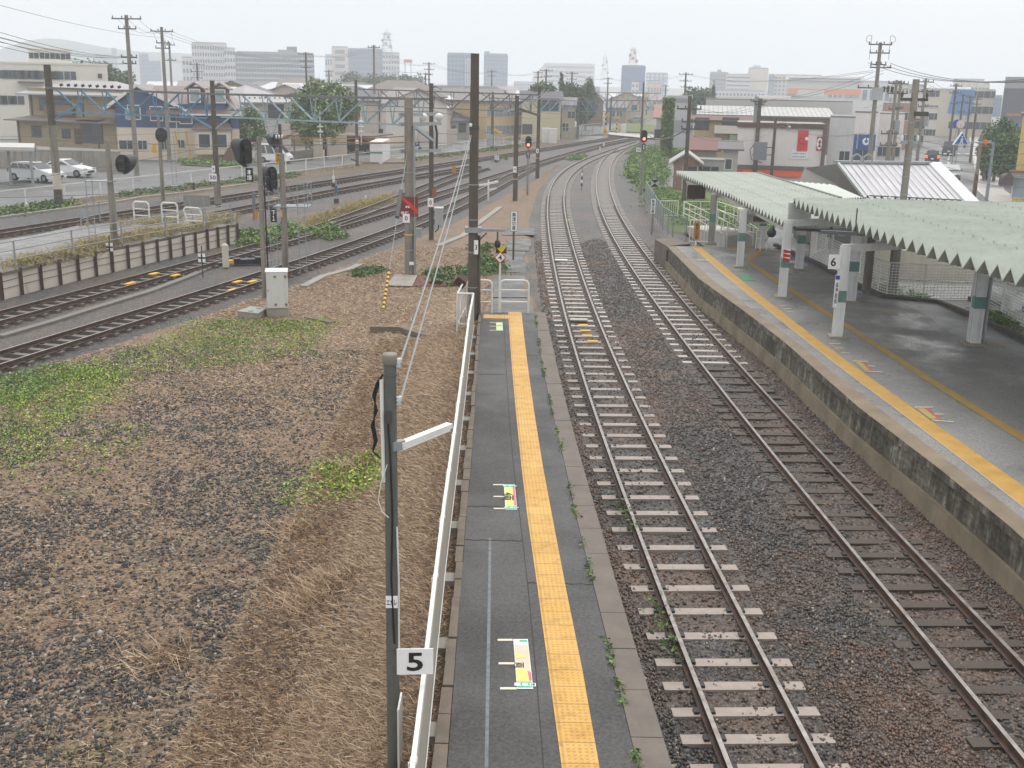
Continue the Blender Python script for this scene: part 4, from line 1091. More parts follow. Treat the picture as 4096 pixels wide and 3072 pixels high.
MB().box((-W_/2+.05,-D2/2-.03,(hb+ht)/2+.22),(.02,.03,.1)).build('handle',RUST,o,world=False)
MB().box((0,0,hb+.21),(wd*.98,dp*.95,.03)).build('sill',RUST,o,world=False)
q=[at(*fx(x,y),.05)for x,y in((5,1235),(340,1270),(480,1190),(220,1155))]
o=thing('cable_pit','low concrete cable pit with a grey steel lid beside the white relay cabinet','pit',(q[0]+q[2])/2-Vector((0,0,.25)))
MB().add([(p.x,p.y,-.25)for p in q]+[(p.x,p.y,.045)for p in q],[(0,1,5,4),(1,2,6,5),(2,3,7,6),(3,0,4,7)]).build('box',CONC,o)
qq=[p+(p-(q[0]+q[2])/2)*.05 for p in q]
MB().add([(p.x,p.y,.05)for p in qq]+[(p.x,p.y,.085)for p in qq],[(0,1,5,4),(1,2,6,5),(2,3,7,6),(3,0,4,7),(4,5,6,7),(3,2,1,0)]).build('lid',M('lid_steel',C(150,150,146),.35,.15,3,metal=.2),o)
for s_,t_ in((.62,.82),(.55,.18)):
 p=q[0].lerp(q[1],s_).lerp(q[3].lerp(q[2],s_),t_);MB().box((p.x,p.y,.09),(.16,.05,.012)).build('grip',DGREY,o)
struct(MB().add([(*at(u,v,-.1)[:2],field_z(*at(u,v,-.1)[:2])+.06)for u,v in((1545,1140),(1648,1146),(1670,1100),(1580,1096))],[(0,1,2,3)]).build('path',CONC))
RUSTP=M('red_oxide_plate',C(96,52,46),.7,.25,3)
struct(MB().add([(*at(u,v,-.1)[:2],field_z(*at(u,v,-.1)[:2])+.05)for u,v in((1652,1144),(1830,1140),(1812,1108),(1672,1106))],[(0,1,2,3)]).build('path',RUSTP))
def ribbon(uvs,z,w,h,mat,name,label,cat,group=None):
 P=[at(u,v,z)for u,v in uvs]
 q=MB().sweep(P,[(-w/2,-.1),(w/2,-.1),(w/2,h),(-w/2,h)]).build(name,mat)
 return tag(q,label,cat,group)
ribbon(((1215,1148),(1290,1108),(1400,1078),(1440,1060)),-.15,.34,.06,CONC,'cable_trough','short concrete cable trough lid line running from the cabinet along the field edge','cable trough','concrete cable troughs beside the tracks')
ribbon(((1750,985),(1850,945),(1900,905),(2000,830)),-.15,.34,.05,CONC,'cable_trough','concrete cable trough line behind the tall centre pole','cable trough','concrete cable troughs beside the tracks')
ribbon(((0,1346),(200,1288),(390,1229),(600,1165),(760,1105),(835,1070)),-.2,.3,.04,M('trough_grey',C(116,112,108),.8,.15),'cable_trough','long grey cable trough between the two nearest yard tracks','cable trough','concrete cable troughs beside the tracks')
ribbon(((0,870),(250,836),(440,812),(560,790),(760,768),(1000,734)),-.2,.25,.06,CONC,'cable_trough','concrete cable trough along the far side of the farthest yard track','cable trough','concrete cable troughs beside the tracks')
ribbon(((1480,1310),(1600,1312),(1690,1340),(1745,1352)),.0,.16,.05,CURB,'cable_trough','narrow dark concrete channel lids lying in the dry grass left of the centre pole','cable trough','concrete cable troughs beside the tracks')
ribbon(((1230,1268),(1330,1290)),-.15,.3,.03,CURB,'cable_trough','half buried trough right behind the cabinet base','cable trough','concrete cable troughs beside the tracks')
# --- yellow black guy wire guard
P0=at(1533,1234,-.15);bp=Vector((-4.6,49.0,0))
P0.z=-.15
g=Vector((-4.63,49.1,5.6));d=(g-P0);
o=thing('guy_wire','guy wire with a yellow and black striped guard anchored in the dry field','guy wire',P0)
tcut=0
kk=0;L0=d.normalized()
n_=18;Lg=2.05
for i in range(n_):
 MB().tube(P0+L0*(Lg*i/n_),P0+L0*(Lg*(i+1)/n_),.055,n=8).build('guard_band',YEL if(i%2==0)else BLACK,o)
MB().tube(P0+L0*Lg,g,.014,n=5).build('wire',GALV,o)
i0,i1=.42,.66
MB().tube(P0.lerp(g,.50),P0.lerp(g,.66),.085,n=8).build('grey_sleeve',M('dark_sleeve',C(78,80,80),.7,.1),o)
# --- big transformer pole pair behind the field
BP=at(1638,1100,-.2)
o=pole('thick concrete pole with a red warning plate in the middle of the dry field',BP,hg(BP,392),.215,.18,CONC_POLE,name='line_pole')
for v in(430,690,1000):band(o,BP,hg(BP,v),.21,GALV,.035)
band(o,BP,hg(BP,940),.222,YEL,.05)
plate(o,BP,hg(BP,825),.82,.86,M('warning_red',C(120,40,34),.5,.1),.2,0,'高電圧',WHITE,'warning_plate',.34,.12)
zc=hg(BP,825)
MB().add([(BP.x-.34,BP.y-.245,zc+.38),(BP.x-.16,BP.y-.245,zc+.38),(BP.x+.4,BP.y-.245,zc-.12),(BP.x+.4,BP.y-.245,zc-.36)],[(0,3,2,1)]).build('red_arrow',M('warning_bright',C(206,58,48),.5,.08),o)
lettering('危険',(BP.x-.16,BP.y-.25,zc-.26),.36,.13,0,WHITE,o)
plate(o,BP,hg(BP,870),.3,.38,WHITE,.27,0,'0',tw=.4,th=.5,name='number_plate',side=-.1)
plate(o,BP,hg(BP,1049),.2,.14,WHITE,.28,0,name='small_plate',side=.12)
MB().box((BP.x+.42,BP.y-.1,hg(BP,930)),(.26,.22,.42)).build('junction_box',GALV,o)
MB().tube((BP.x+.27,BP.y-.2,-.1),(BP.x+.24,BP.y-.2,hg(BP,500)),.04).build('conduit',GALV,o)
P2=at(1725,962,-.2)
o2=pole('slimmer dark pole paired with the thick field pole, grey box on its side',P2,hg(P2,333),.135,.11,DPOLE,name='line_pole')
band(o2,P2,hg(P2,828),.142,YEL,.05)
plate(o2,P2,hg(P2,808),.3,.46,WHITE,.18,0,'0',tw=.4,th=.5,name='number_plate',side=-.02)
plate(o2,P2,hg(P2,768),.22,.5,M('rust_plate',C(150,90,70),.6,.3,4),.18,0,name='rusty_plate',side=.17)
zb=hg(P2,863);MB().box((P2.x+.42,P2.y-.15,zb),(.42,.34,.86)).build('equipment_box',M('box_grey',C(160,164,164),.5,.1),o2)
MB().box((P2.x+.42,P2.y-.15,zb+.45),(.48,.4,.06)).build('box_lid',WPAINT,o2)
MB().path([(P2.x+.4,P2.y-.15,zb-.45),(P2.x+.38,P2.y-.12,zb-.7),(P2.x+.2,P2.y-.1,zb-.85)],.03).build('conduit',BLACK,o2)
MB().path([(P2.x+.28,P2.y-.05,hg(P2,600)),(P2.x+.3,P2.y-.05,hg(P2,530)),(P2.x+.22,P2.y-.05,hg(P2,500))],.06,8).build('cable_riser',BLACK,o2)
o3=thing('pole_crossbeams','set of grey steel crossbeams and braces tying the thick and the slim pole together','crossbeams',(BP.x,BP.y,6))
for v in(458,497,604):
 z_=hg(BP,v);zz=hg(P2,v-4)
 MB().beam((BP.x-.35,BP.y-.3,z_),(P2.x+.5,P2.y-.2,zz),.1,.16).build('crossbeam',GALV,o3)
MB().beam((BP.x+.3,BP.y-.25,hg(BP,507)),(P2.x+.1,P2.y-.2,hg(P2,562)),.1,.14).build('brace',PALE_ST,o3)
for(u,v)in((1694,465),(1756,465)):
 c=far(u,v,54)
 MB().lathe([(.02,-.25),(.14,-.15),(.2,0),(.14,.1),(.03,.15)],(c.x,c.y,c.z),10).build('bushing',INSUL,o3,smooth=True)
 # --- catenary gantries (truss beams between poles)
def gantry(A,zA,B,zB,depth,label,mats,nbay=8,poles=True,w=.5):
 o=thing('catenary_gantry',label,'gantry',A,0,'truss gantries over the yard tracks')
 a=Vector((A[0],A[1],zA));b_=Vector((B[0],B[1],zB));D=Vector((0,0,depth))
 dr=(b_-a).normalized();sd=Vector((dr.y,-dr.x,0)).normalized()*(w/2)
 f=lambda t:a.lerp(b_,t)
 for sg in(-1,1):
  MB().beam(a+sd*sg,b_+sd*sg,.1,.12).build('top_chord',M('chord_grey',C(112,112,112),.6,.2,2),o)
 for i in range(nbay):
  t0,t1=.04+.92*i/nbay,.04+.92*(i+1)/nbay
  mt=mats(t0)if callable(mats)else mats
  MB().beam(f(t0)-D,f(t1)-D,.09,.09).build('bottom_chord',mt,o)
  if i<nbay/2:p,q=f(t0),f(t1)-D
  else:p,q=f(t0)-D,f(t1)
  MB().beam(p,q,.07,.09).build('diagonal',mt,o)
  MB().beam(f(t1)-D,f(t1)+sd,.05,.06).build('hanger',mt,o);MB().beam(f(t1)-D,f(t1)-sd,.05,.06).build('hanger',mt,o)
 return o
L1=at(236,819,-.2);L1z=hg(L1,352)
p50=at(872,810,-.1);p50=Vector((p50.x*.93,p50.y*.93,.5));
oL=pole('concrete gantry pole with a white painted band beside the left street fence',L1,hg(L1,258),.27,.22,DPOLE,'gantry poles of the yard','gantry_pole')
MB().tube((L1.x,L1.y,hg(L1,800)),(L1.x,L1.y,hg(L1,500)),.262,.25,14).build('lower_sleeve',CONC_POLE,oL)
MB().tube((L1.x,L1.y,hg(L1,756)),(L1.x,L1.y,hg(L1,690)),.275,.27,14).build('white_band',M('faded_white',C(196,190,176),.7,.12),oL)
o5=pole('gantry pole carrying a white 50 speed plate by the old platform',p50,hg(p50,322),.17,.14,DPOLE,'gantry poles of the yard','gantry_pole')
MB().tube((p50.x,p50.y,.4),(p50.x,p50.y,hg(p50,700)),.215,.2,14).build('lower_sleeve',CONC_POLE,o5)
plate(o5,p50,hg(p50,709),.46,.48,WHITE,.2,0,'50',tw=.78,th=.5,name='speed_plate',side=-.18)
plate(o5,p50,hg(p50,675),.2,.4,WHITE,.2,0,'9',tw=.5,th=.4,name='number_plate',side=-.12)
tb=lambda t:BLUE_ST if t<.52 else PALE_ST
z50=hg(p50,376)
g1=gantry(L1,L1z,p50,z50,1.45,'blue steel truss gantry from the left street pole to the pole with the 50 plate',BLUE_ST,6)
for Pp,s_ in((L1,1),(p50,-1)):
 zz=hg(L1,485)if s_==1 else hg(p50,520)
 dr=(Vector((p50.x,p50.y,0))-Vector((L1.x,L1.y,0))).normalized()*s_
 MB().beam((Pp.x,Pp.y,zz),Vector((Pp.x,Pp.y,zz))+dr*2.6+Vector((0,0,1.35)),.08,.1).build('knee_brace',BLUE_ST,g1)
b=MB()
for i in range(9):
 q=Vector((L1.x,L1.y,L1z)).lerp(Vector((p50.x,p50.y,z50)),.08+i*.043*1.05)
 b.lathe([(0,-.1),(.1,-.08),(.07,0),(.1,.08),(0,.1)],q+Vector((0,0,.22)),8,Matrix.Rotation(R(70),3,'Y'))
b.build('insulator_row',BROWN,g1)
g2=gantry(p50,z50,P2,hg(P2,397),1.35,'pale weathered truss gantry from the pole with the 50 plate to the slim field pole',PALE_ST,8)
dr=(P2-p50);dr.z=0;dr.normalize()
MB().beam((p50.x,p50.y,hg(p50,520)),Vector((p50.x,p50.y,hg(p50,520)))+dr*2.6+Vector((0,0,1.35)),.08,.1).build('knee_brace',PALE_ST,g2)
q=Vector((p50.x,p50.y,0))+dr*5.2;zq=hg(q,455)
for sx in(-.55,.55):MB().beam((q.x+sx,q.y,zq),(q.x,q.y,zq-1.35),.06,.08).build('hanging_frame',PALE_ST,g2)
MB().beam((q.x-.3,q.y,zq-.45),(q.x+.35,q.y,zq-.75),.05,.05).build('frame_tie',PALE_ST,g2)
IQ=Vector((q.x+.1,q.y-.1,zq-1.3))
b=MB()
for i in range(3):b.lathe([(0,-.05),(.12,-.03),(.12,.03),(0,.05)],IQ+Vector((.2+i*.17,-.05,0)),12,Matrix.Rotation(R(90),3,'Y'))
b.build('insulator',INSUL,g2)
for u_,v_ in((1280,486),(1444,486)):
 c=far(u_,v_,66);b=MB()
 for k in range(3):b.lathe([(0,-.04),(.17,-.03),(.17,.02),(.05,.05),(0,.05)],c+Vector((0,0,-.28*k)),12)
 b.tube(c+Vector((0,0,.6)),c+Vector((0,0,-1.3)),.035,n=6);b.build('hanging_insulator',INSUL,g2)
Q1=at(1429,662,-.2);Q2=at(2149,713,-.2)
o=pole('bare dark gantry pole by the white trackside cabinet',Q1,hg(Q1,320),.165,.14,DPOLE,'gantry poles of the yard','gantry_pole');band(o,Q1,hg(Q1,598),.172,YEL,.06);plate(o,Q1,hg(Q1,567),.3,.4,WHITE,.18,0,name='number_plate',side=.05)
o=pole('dark gantry pole with curved cable hangers on its top, right of the red signal',Q2,hg(Q2,344),.185,.14,DPOLE,'gantry poles of the yard','gantry_pole');band(o,Q2,hg(Q2,633),.19,YEL,.05);plate(o,Q2,hg(Q2,603),.22,.38,WHITE,.2,0,'1',tw=.3,th=.5,name='number_plate',side=-.05)
xarm(o,Q2,hg(Q2,352),.9,R(25),DGREY,4)
Q3=at(2060,805,-.2)
o=pole('thick dark gantry pole with a yellow ring, behind the radio changeover board on the left',Q3,hg(Q3,382),.18,.15,DPOLE,'gantry poles of the yard','gantry_pole');band(o,Q3,hg(Q3,718),.188,YEL,.06);plate(o,Q3,hg(Q3,677),.24,.44,WHITE,.2,0,'9',tw=.4,th=.4,name='number_plate',side=-.05)
MB().beam((Q3.x,Q3.y,hg(Q3,432)),(Q2.x,Q2.y,hg(Q2,462)),.1,.16).build('strut',BROWN,o)
gantry(Q1,hg(Q1,356),Q2,hg(Q2,380),1.5,'dark grey truss gantry crossing the yard behind the field poles',M('gantry_grey',C(104,106,108),.6,.2,2),9)
Q4,Q5=at(2309,551,-.2),at(2564,565,-.2)
o=pole('dark gantry pole in front of the beige depot wall, left of the level crossing',Q4,hg(Q4,385),.22,.17,DPOLE,'gantry poles of the yard','gantry_pole')
o=pole('tall thin dark gantry pole rising behind the right red signal',Q5,hg(Q5,330),.2,.14,DPOLE,'gantry poles of the yard','gantry_pole')
Q6=Q4+Vector((-12,4,0))
o=pole('dark gantry pole with a grey box and yellow arm beside the pale yard huts',at(1968,596,-.2),hg(at(1968,596,-.2),368),.2,.15,DPOLE,'gantry poles of the yard','gantry_pole')
QX=at(1968,596,-.2)
MB().box((QX.x-.3,QX.y-.2,hg(QX,562)),(.8,.5,1.5)).build('equipment_box',M('box_grey',C(160,164,164),.5,.1),o);MB().beam((QX.x+.2,QX.y-.3,hg(QX,516)),(QX.x+1.2,QX.y-.3,hg(QX,530)),.05,.35).build('yellow_arm',YEL,o)
gantry(QX,hg(QX,392),Q4,hg(Q4,404),1.6,'blue truss gantry in front of the beige depot building',BLUE_ST,8)
gantry(Q4,hg(Q4,404),Q5,hg(Q5,402),1.6,'blue truss gantry nearest the level crossing',BLUE_ST,8)
Q7=at(2690,562,-.2);
o=pole('short dark gantry pole half hidden by the ivy covered wall',Q7,hg(Q7,388),.2,.15,DPOLE,'gantry poles of the yard','gantry_pole')
gantry(Q5,hg(Q5,402),Q7,hg(Q7,405),1.4,'blue truss gantry running right towards the ivy covered wall',BLUE_ST,6)
Q8,Q9=at(2440,520,-.2),at(2655,535,-.2)
o=pole('thin dark gantry pole beyond the crossing near the brown house',Q8,hg(Q8,388),.2,.15,DPOLE,'gantry poles of the yard','gantry_pole')
gantry(Q4+Vector((3,14,0)),6.8,Q8+Vector((10,8,0)),6.6,1.4,'blue truss gantry farthest away beyond the level crossing',BLUE_ST,6)
# --- overhead wires over the yard
def wl(n,a0,a1,b0,b1,label,**k):
 for i in range(n):
  t=i/max(n-1,1)
  wire([Vector(a0).lerp(Vector(a1),t),Vector(b0).lerp(Vector(b1),t)],label,**k)
LW=[far(-60,560+0,70)]
for z0,z1,lab in((hg(L1,405),hg(BP,470),'upper contact wire between left street pole and field poles'),(hg(L1,560),hg(BP,620),'lower contact wire from left street pole to field poles')):
 wire([(L1.x,L1.y,z0),(P2.x,P2.y,z1)],lab,r=.018,sag=.25)
for dz,lab in((0,'upper'),(.25,'lower')):
 wire([IQ+Vector((.6,0,-dz*.3)),(BP.x-.2,BP.y-.2,hg(BP,545)-dz)],lab+' yellow brown wire from the hanging insulator to the thick field pole',r=.022,mat=WIRE_Y,sag=.1,group='yellow brown wires over the yard')
A_=far(0,800,62);
for v0,u1,v1,dd,lab in((738,1290,486,60,'grey wire rising from the left picture edge across the parked cars'),(790,1075,706,46,'grey wire passing in front of the large hooded signal'),(545,1100,505,75,'thin wire at mid height in front of the tan house'),(600,1060,585,70,'thin wire in front of the ground floor of the tan house')):
 wire([far(-30,v0,dd),far(u1,v1,dd)],lab,r=.010,sag=.2)
for i,(P_,v,Q_,w_)in enumerate(((Q3,395,Q4,400),(Q3,470,Q4,452),(Q2,380,Q5,380),(Q2,450,Q5,440),(P2,380,Q3,400),(P2,440,Q3,450),(CP,355,Q3,395),(QX,420,Q5,425))):
 wire([(P_.x,P_.y-.2,hg(P_,v)),(Q_.x,Q_.y-.2,hg(Q_,w_))],'dark catenary wire strung between the gantry poles along the yard',r=.013,sag=.35,group='catenary wires between gantry poles')
for i in range(3):
 wire([(P2.x+.3,P2.y,5.4-i*.5),(Q3.x-.2,Q3.y,5.0-i*.45)],'thin feeder wire between the slim field pole and the thick ringed gantry pole',r=.013,sag=.2,group='feeder wires from the field poles')
for sx,lab in((0,'left'),(.35,'right')):
 c=Vector((Q2.x+.5+sx,Q2.y,hg(Q2,356)))
 pts=[c+Vector((-.02-3.6*t,-5*t,-1.9*t**.6))for t in np.linspace(0,1,10)]
 wire([Vector(p)for p in pts],lab+' pale drooping cable from the top of the pole right of the red signal',r=.03,mat=M('pale_cable',C(150,152,150)),group='drooping pale cables')
 # --- small trackside posts and equipment
def stub(uv,z0,v,r,mat,label,cat='post',name='marker_post',square=True):
 P=at(*uv,z0);h=hg(P,v)-z0
 b=MB().box((P.x,P.y,z0+h/2),(2*r,2*r,h))if square else MB().tube(P,P+Vector((0,0,h)),r)
 b.lathe([(r*1.02,0),(r*.6,r*.5),(0,r*.6)],(P.x,P.y,z0+h),8)
 return tag(b.build(name,mat),label,cat,'small marker posts beside the tracks')
stub((904,1068),-.2,980,.12,M('cream_post',C(200,196,180),.6,.1),'cream square post beside the black point machine')
stub((1463,797),-.2,783,.06,WPAINT,'tiny white marker post on the grassy strip between the tracks')
stub((2415,588),-.2,574,.1,WPAINT,'white marker post between the curving tracks far away')
stub((2400,599),-.2,590,.09,WPAINT,'small white marker post left of the far white marker post')
stub((108,834),-.2,815,.1,M('faded_white',C(196,190,176)),'stubby white post in the grass at the foot of the left fence')
stub((776,758),-.2,732,.08,BROWN,'short dark post below the white fence near the 50 plate')
stub((1018,875),-.2,770,.08,M('old_paint',C(118,124,128)),'grey post with a red top behind the signal with two characters')
def cross_sign(uv,z0,v,label,cut=True):
 P=at(*uv,z0);z=hg(P,v)
 o=thing('clearance_sign',label,'railway sign',P,0,'black and white cross plates by the tracks')
 MB().tube(P,(P.x,P.y,z+.5),.025).build('post',DGREY,o)
 MB().box((P.x,P.y-.04,z),(.3,.02,.36)).build('plate',WHITE,o)
 MB().box((P.x,P.y-.053,z),(.3,.006,.07)).build('black_bar',INK,o);MB().box((P.x,P.y-.054,z),(.06,.006,.36)).build('black_bar',INK,o)
cross_sign((812,1108),-.2,1031,'black and white cross plate on a thin post between the two nearest yard tracks')
P=at(441,1080,-.2)
cross_sign((446,1082),-.2,988,'black and white cross plate standing in front of the old platform wall')
def banded(uv,z0,v,label):
 P=at(*uv,z0);z=hg(P,v)
 o=thing('whistle_post',label,'marker post',P)
 MB().tube(P,(P.x,P.y,z+.4),.022).build('stem',DGREY,o)
 for k in range(4):MB().tube((P.x,P.y,z-.28*k),(P.x,P.y,z-.28*k-.2),.07,n=8).build('white_band',WPAINT if k%2==0 else BLACK,o)
banded((2326,763),-.2,692,'thin black and white banded marker post between the two curving tracks')
for uv,v,lab,mt in(((1335,748),705,'white signal telephone post on the ballast between the yard tracks',WPAINT),((1346,812),745,'thin post with a blue box and a brown foot on the grassy strip',PALE_ST)):
 P=at(*uv,-.2);o=thing('telephone_post',lab,'post',P)
 MB().tube(P,(P.x,P.y,hg(P,v-25)),.03).build('stem',mt,o);MB().box((P.x,P.y,hg(P,v+12)),(.16,.16,.5)).build('box',M('box_blue',C(60,100,130))if mt is PALE_ST else WPAINT,o)
 MB().box((P.x,P.y,-.05),(.3,.3,.3)).build('foot',BROWN,o)
P=at(1816,702,-.2);o=thing('point_indicator','small yellow and black point indicator between the yard tracks','point indicator',P)
MB().tube(P,(P.x,P.y,hg(P,668)),.06).build('stem',BLACK,o);MB().box((P.x,P.y,hg(P,685)),(.34,.2,.3)).build('lamp_case',M('amber_board',C(176,124,44)),o);MB().box((P.x,P.y,hg(P,672)),(.3,.18,.34)).build('upper_case',M('amber_board',C(176,124,44)),o)
P=at(988,1056,-.2);an=math.atan2(.95,.35)
o=thing('point_machine','black point machine with yellow rod ends beside the main yard track','point machine',P,R(20))
for x_,s_,h_ in((0,.9,.22),(.55,.35,.3),(-.45,.3,.26)):MB().box((x_,0,h_/2+.02),(s_,.45,h_)).build('case',M('machine_black',C(34,36,40),.35,.2),o,world=False)
MB().tube((-1.5,-.1,.12),(1.2,-.1,.12),.03).build('rod',GALV,o,world=False);MB().tube((-1.3,.12,.1),(1.3,.12,.1),.03).build('rod',BROWN,o,world=False)
for y_ in(-.12,.1):MB().box((-.7,y_,.14),(.3,.14,.14)).build('rod_end',YEL,o,world=False)
for i,(u,v,s_)in enumerate(((1130,1008,.4),(980,1040,.3),(300,1076,.6),(270,1082,.5),(350,1085,.4))):
 P=at(u,v,-.2)
 bq=MB()
 for k in range(7):bq.box((P.x+random.uniform(-.8,.8)*s_,P.y+random.uniform(-.6,.6)*s_,-.16+random.uniform(0,.1)),(random.uniform(.1,.5)*s_,random.uniform(.2,.7)*s_,.06),random.uniform(0,3))
 if i in(2,):tag(bq.build('scrap_heap',M('scrap',C(60,56,54),.7,.4,6)),'low dark heap of scrap lying at the foot of the old platform wall','scrap')
for tr,uvs in((TC,((949,1120),(1010,1118),(930,1152))),(TD,((615,1088),(700,1094),(520,1126))),(TF,((1038,778),(1098,788)))):
 for u,v in uvs:
  P=at(u,v,.0);MB().box((P.x,P.y,-.075),(.22,.5,.05),R(-20)).build('yellow_guard',YEL,tr)
TA_top=[at(2300+0,1277,-.12)]
P=at(2315,1281,-.1);MB().box((P.x,P.y,-.08),(.62,.32,.05)).build('balise',M('balise_grey',C(170,162,150),.5,.1),TA)
P=at(2245,1042,-.1);MB().box((P.x,P.y,-.08),(.6,.3,.06)).build('balise',WPAINT,TA)
for u,v in((2333,1298),(2342,1320),(2348,1340),(2372,1363),(2270,880),(2260,852)):
 P=at(u,v,-.12);MB().box((P.x,P.y,-.132),(.34,.18,.012)).build('yellow_paint_mark',YEL,TA)
P=at(2012,875,-.2)
o=thing('trespass_stub','white T shaped trackside post near the thick ringed gantry pole','post',at(1953,800,-.2))
P=at(1953,800,-.2);MB().box((P.x,P.y,.5),(.12,.12,1.5)).build('post',WPAINT,o);MB().beam((P.x,P.y,hg(P,760)),(P.x+.55,P.y+.8,hg(P,757)),.05,.12).build('arm',WPAINT,o)
# --- old freight platform on the left
oz=.72
edge=[at(u,v,oz)for u,v in((-120,1124),(0,1095),(149,1059.5),(298,1028),(434,997),(564,973),(800,924),(945,898))]
back=[at(u,v,oz)for u,v in((-120,985),(0,962),(149,938),(298,905),(434,893),(600,872),(800,862),(945,850))]
o=thing('freight_platform','old overgrown concrete platform with rail posts and pale panels in the yard on the left','platform',edge[3])
OPM=asphalt('old_platform_top',.17,.5,(1,.97,.98),.5)
MB().strip(back,edge).build('top_surface',OPM,o)
MB().add([(p.x,p.y,-.3)for p in back]+[(p.x,p.y,oz)for p in back],[(i+1,i,len(back)+i,len(back)+i+1)for i in range(len(back)-1)]).build('back_wall',OLDWALL,o)
MB().quad((edge[-1].x,edge[-1].y,-.3),(back[-1].x,back[-1].y,-.3),(back[-1].x,back[-1].y,oz),(edge[-1].x,edge[-1].y,oz)).build('end_wall',OLDWALL,o)
MB().sweep(edge,[(-.02,-.08),(.06,-.08),(.06,.03),(-.02,.03)]).build('coping',CURB,o)
posts_u=[(-5,1096),(75,1076),(155,1058),(231,1042),(304,1026),(375,1010),(441,997),(505,985),(566,973),(623,962),(675,952),(728,942),(776,932),(824,921),(866,913),(906,905),(944,898)]
pw=[at(u,v,oz)for u,v in posts_u]
for i,p in enumerate(pw):
 q=Vector((p.x+.08,p.y-.06,0))
 b=MB().box((q.x,q.y,.24),(.125,.04,1.1),R(12));b.box((q.x+.01,q.y+.05,.24),(.04,.1,1.1),R(12));b.build('rail_post',BROWN,o)
 if i<len(pw)-1:
  r_=pw[i+1];q2=Vector((r_.x+.0,r_.y,0));q1=Vector((p.x+.0,p.y,0))
  MB().quad((q1.x,q1.y,-.3),(q2.x,q2.y,-.3),(q2.x,q2.y,oz-.09),(q1.x,q1.y,oz-.09)).build('wall_panel',OLDPANEL,o)
  for z_ in(.12,.4):MB().beam((q1.x+.012,q1.y-.012,z_),(q2.x+.012,q2.y-.012,z_),.02,.02).build('panel_joint',M('joint_dark',C(120,104,94),.8),o)
o=thing('pipe_fence','grey three bar pipe fence along the front edge of the old platform','fence',edge[3])
fp=[at(u,v,oz)for u,v in((-30,1098),(75,1078),(304,1028),(500,988),(675,955),(826,924),(935,902))]
fp=[Vector((p.x-.15,p.y+.1,oz))for p in fp]
for p in fp[1:]:MB().tube(p,p+Vector((0,0,1.1)),.035,n=6).build('post',GALV,o)
for z_ in(.38,.74,1.08):MB().path([p+Vector((0,0,z_))for p in fp],.024,6).build('rail',GALV,o)
fq=[at(u,v,oz)for u,v in((325,905),(350,895),(400,883),(465,872))]
o=thing('pipe_fence','short grey pipe fence at the back of the old platform near the signal post','fence',fq[0])
for p in fq:MB().tube(p,p+Vector((0,0,1.0)),.04,n=6).build('post',GALV,o)
for z_ in(.35,.98):MB().path([p+Vector((0,0,z_))for p in fq],.025,6).build('rail',GALV,o)
def hoop(u0,u1,vb,vt,label,lean=0):
 a,b_=at(u0,vb,oz),at(u1,vb+3,oz);h=hg(a,vt)
 o=thing('hoop_barrier',label,'barrier',(a+b_)/2,0,'white hoop barriers on the old platform')
 t0,t1=Vector((a.x-lean,a.y,h)),Vector((b_.x-lean,b_.y,h))
 MB().path([a,t0-Vector((0,0,.12)),t0+Vector((.1,0,0)),t1-Vector((.1,0,0)),t1-Vector((0,0,.12)),b_],.045,8).build('frame',WPAINT,o)
 for k in(.36,.68):MB().tube(a.lerp(t0,1-k),b_.lerp(t1,1-k),.03).build('crossbar',WPAINT,o)
hoop(538,599,886,806,'left upright white hoop barrier on the old platform')
hoop(650,713,892,810,'middle white hoop barrier, upright, on the old platform')
hoop(756,822,908,830,'leaning white hoop barrier with a grey panel behind it on the old platform',.22)
P=at(790,905,oz)
o=thing('panel_board','grey mesh panel on two thin posts behind the leaning hoop barrier','board',P)
for sx in(-.35,.35):MB().tube((P.x+sx+.1,P.y+.3,oz),(P.x+sx-.1,P.y+.3,hg(P,790)),.03).build('post',GALV,o)
MB().box((P.x-.05,P.y+.3,hg(P,806)),(1.35,.03,.56)).build('panel',M('mesh_grey',C(132,132,128),.7,.12),o)
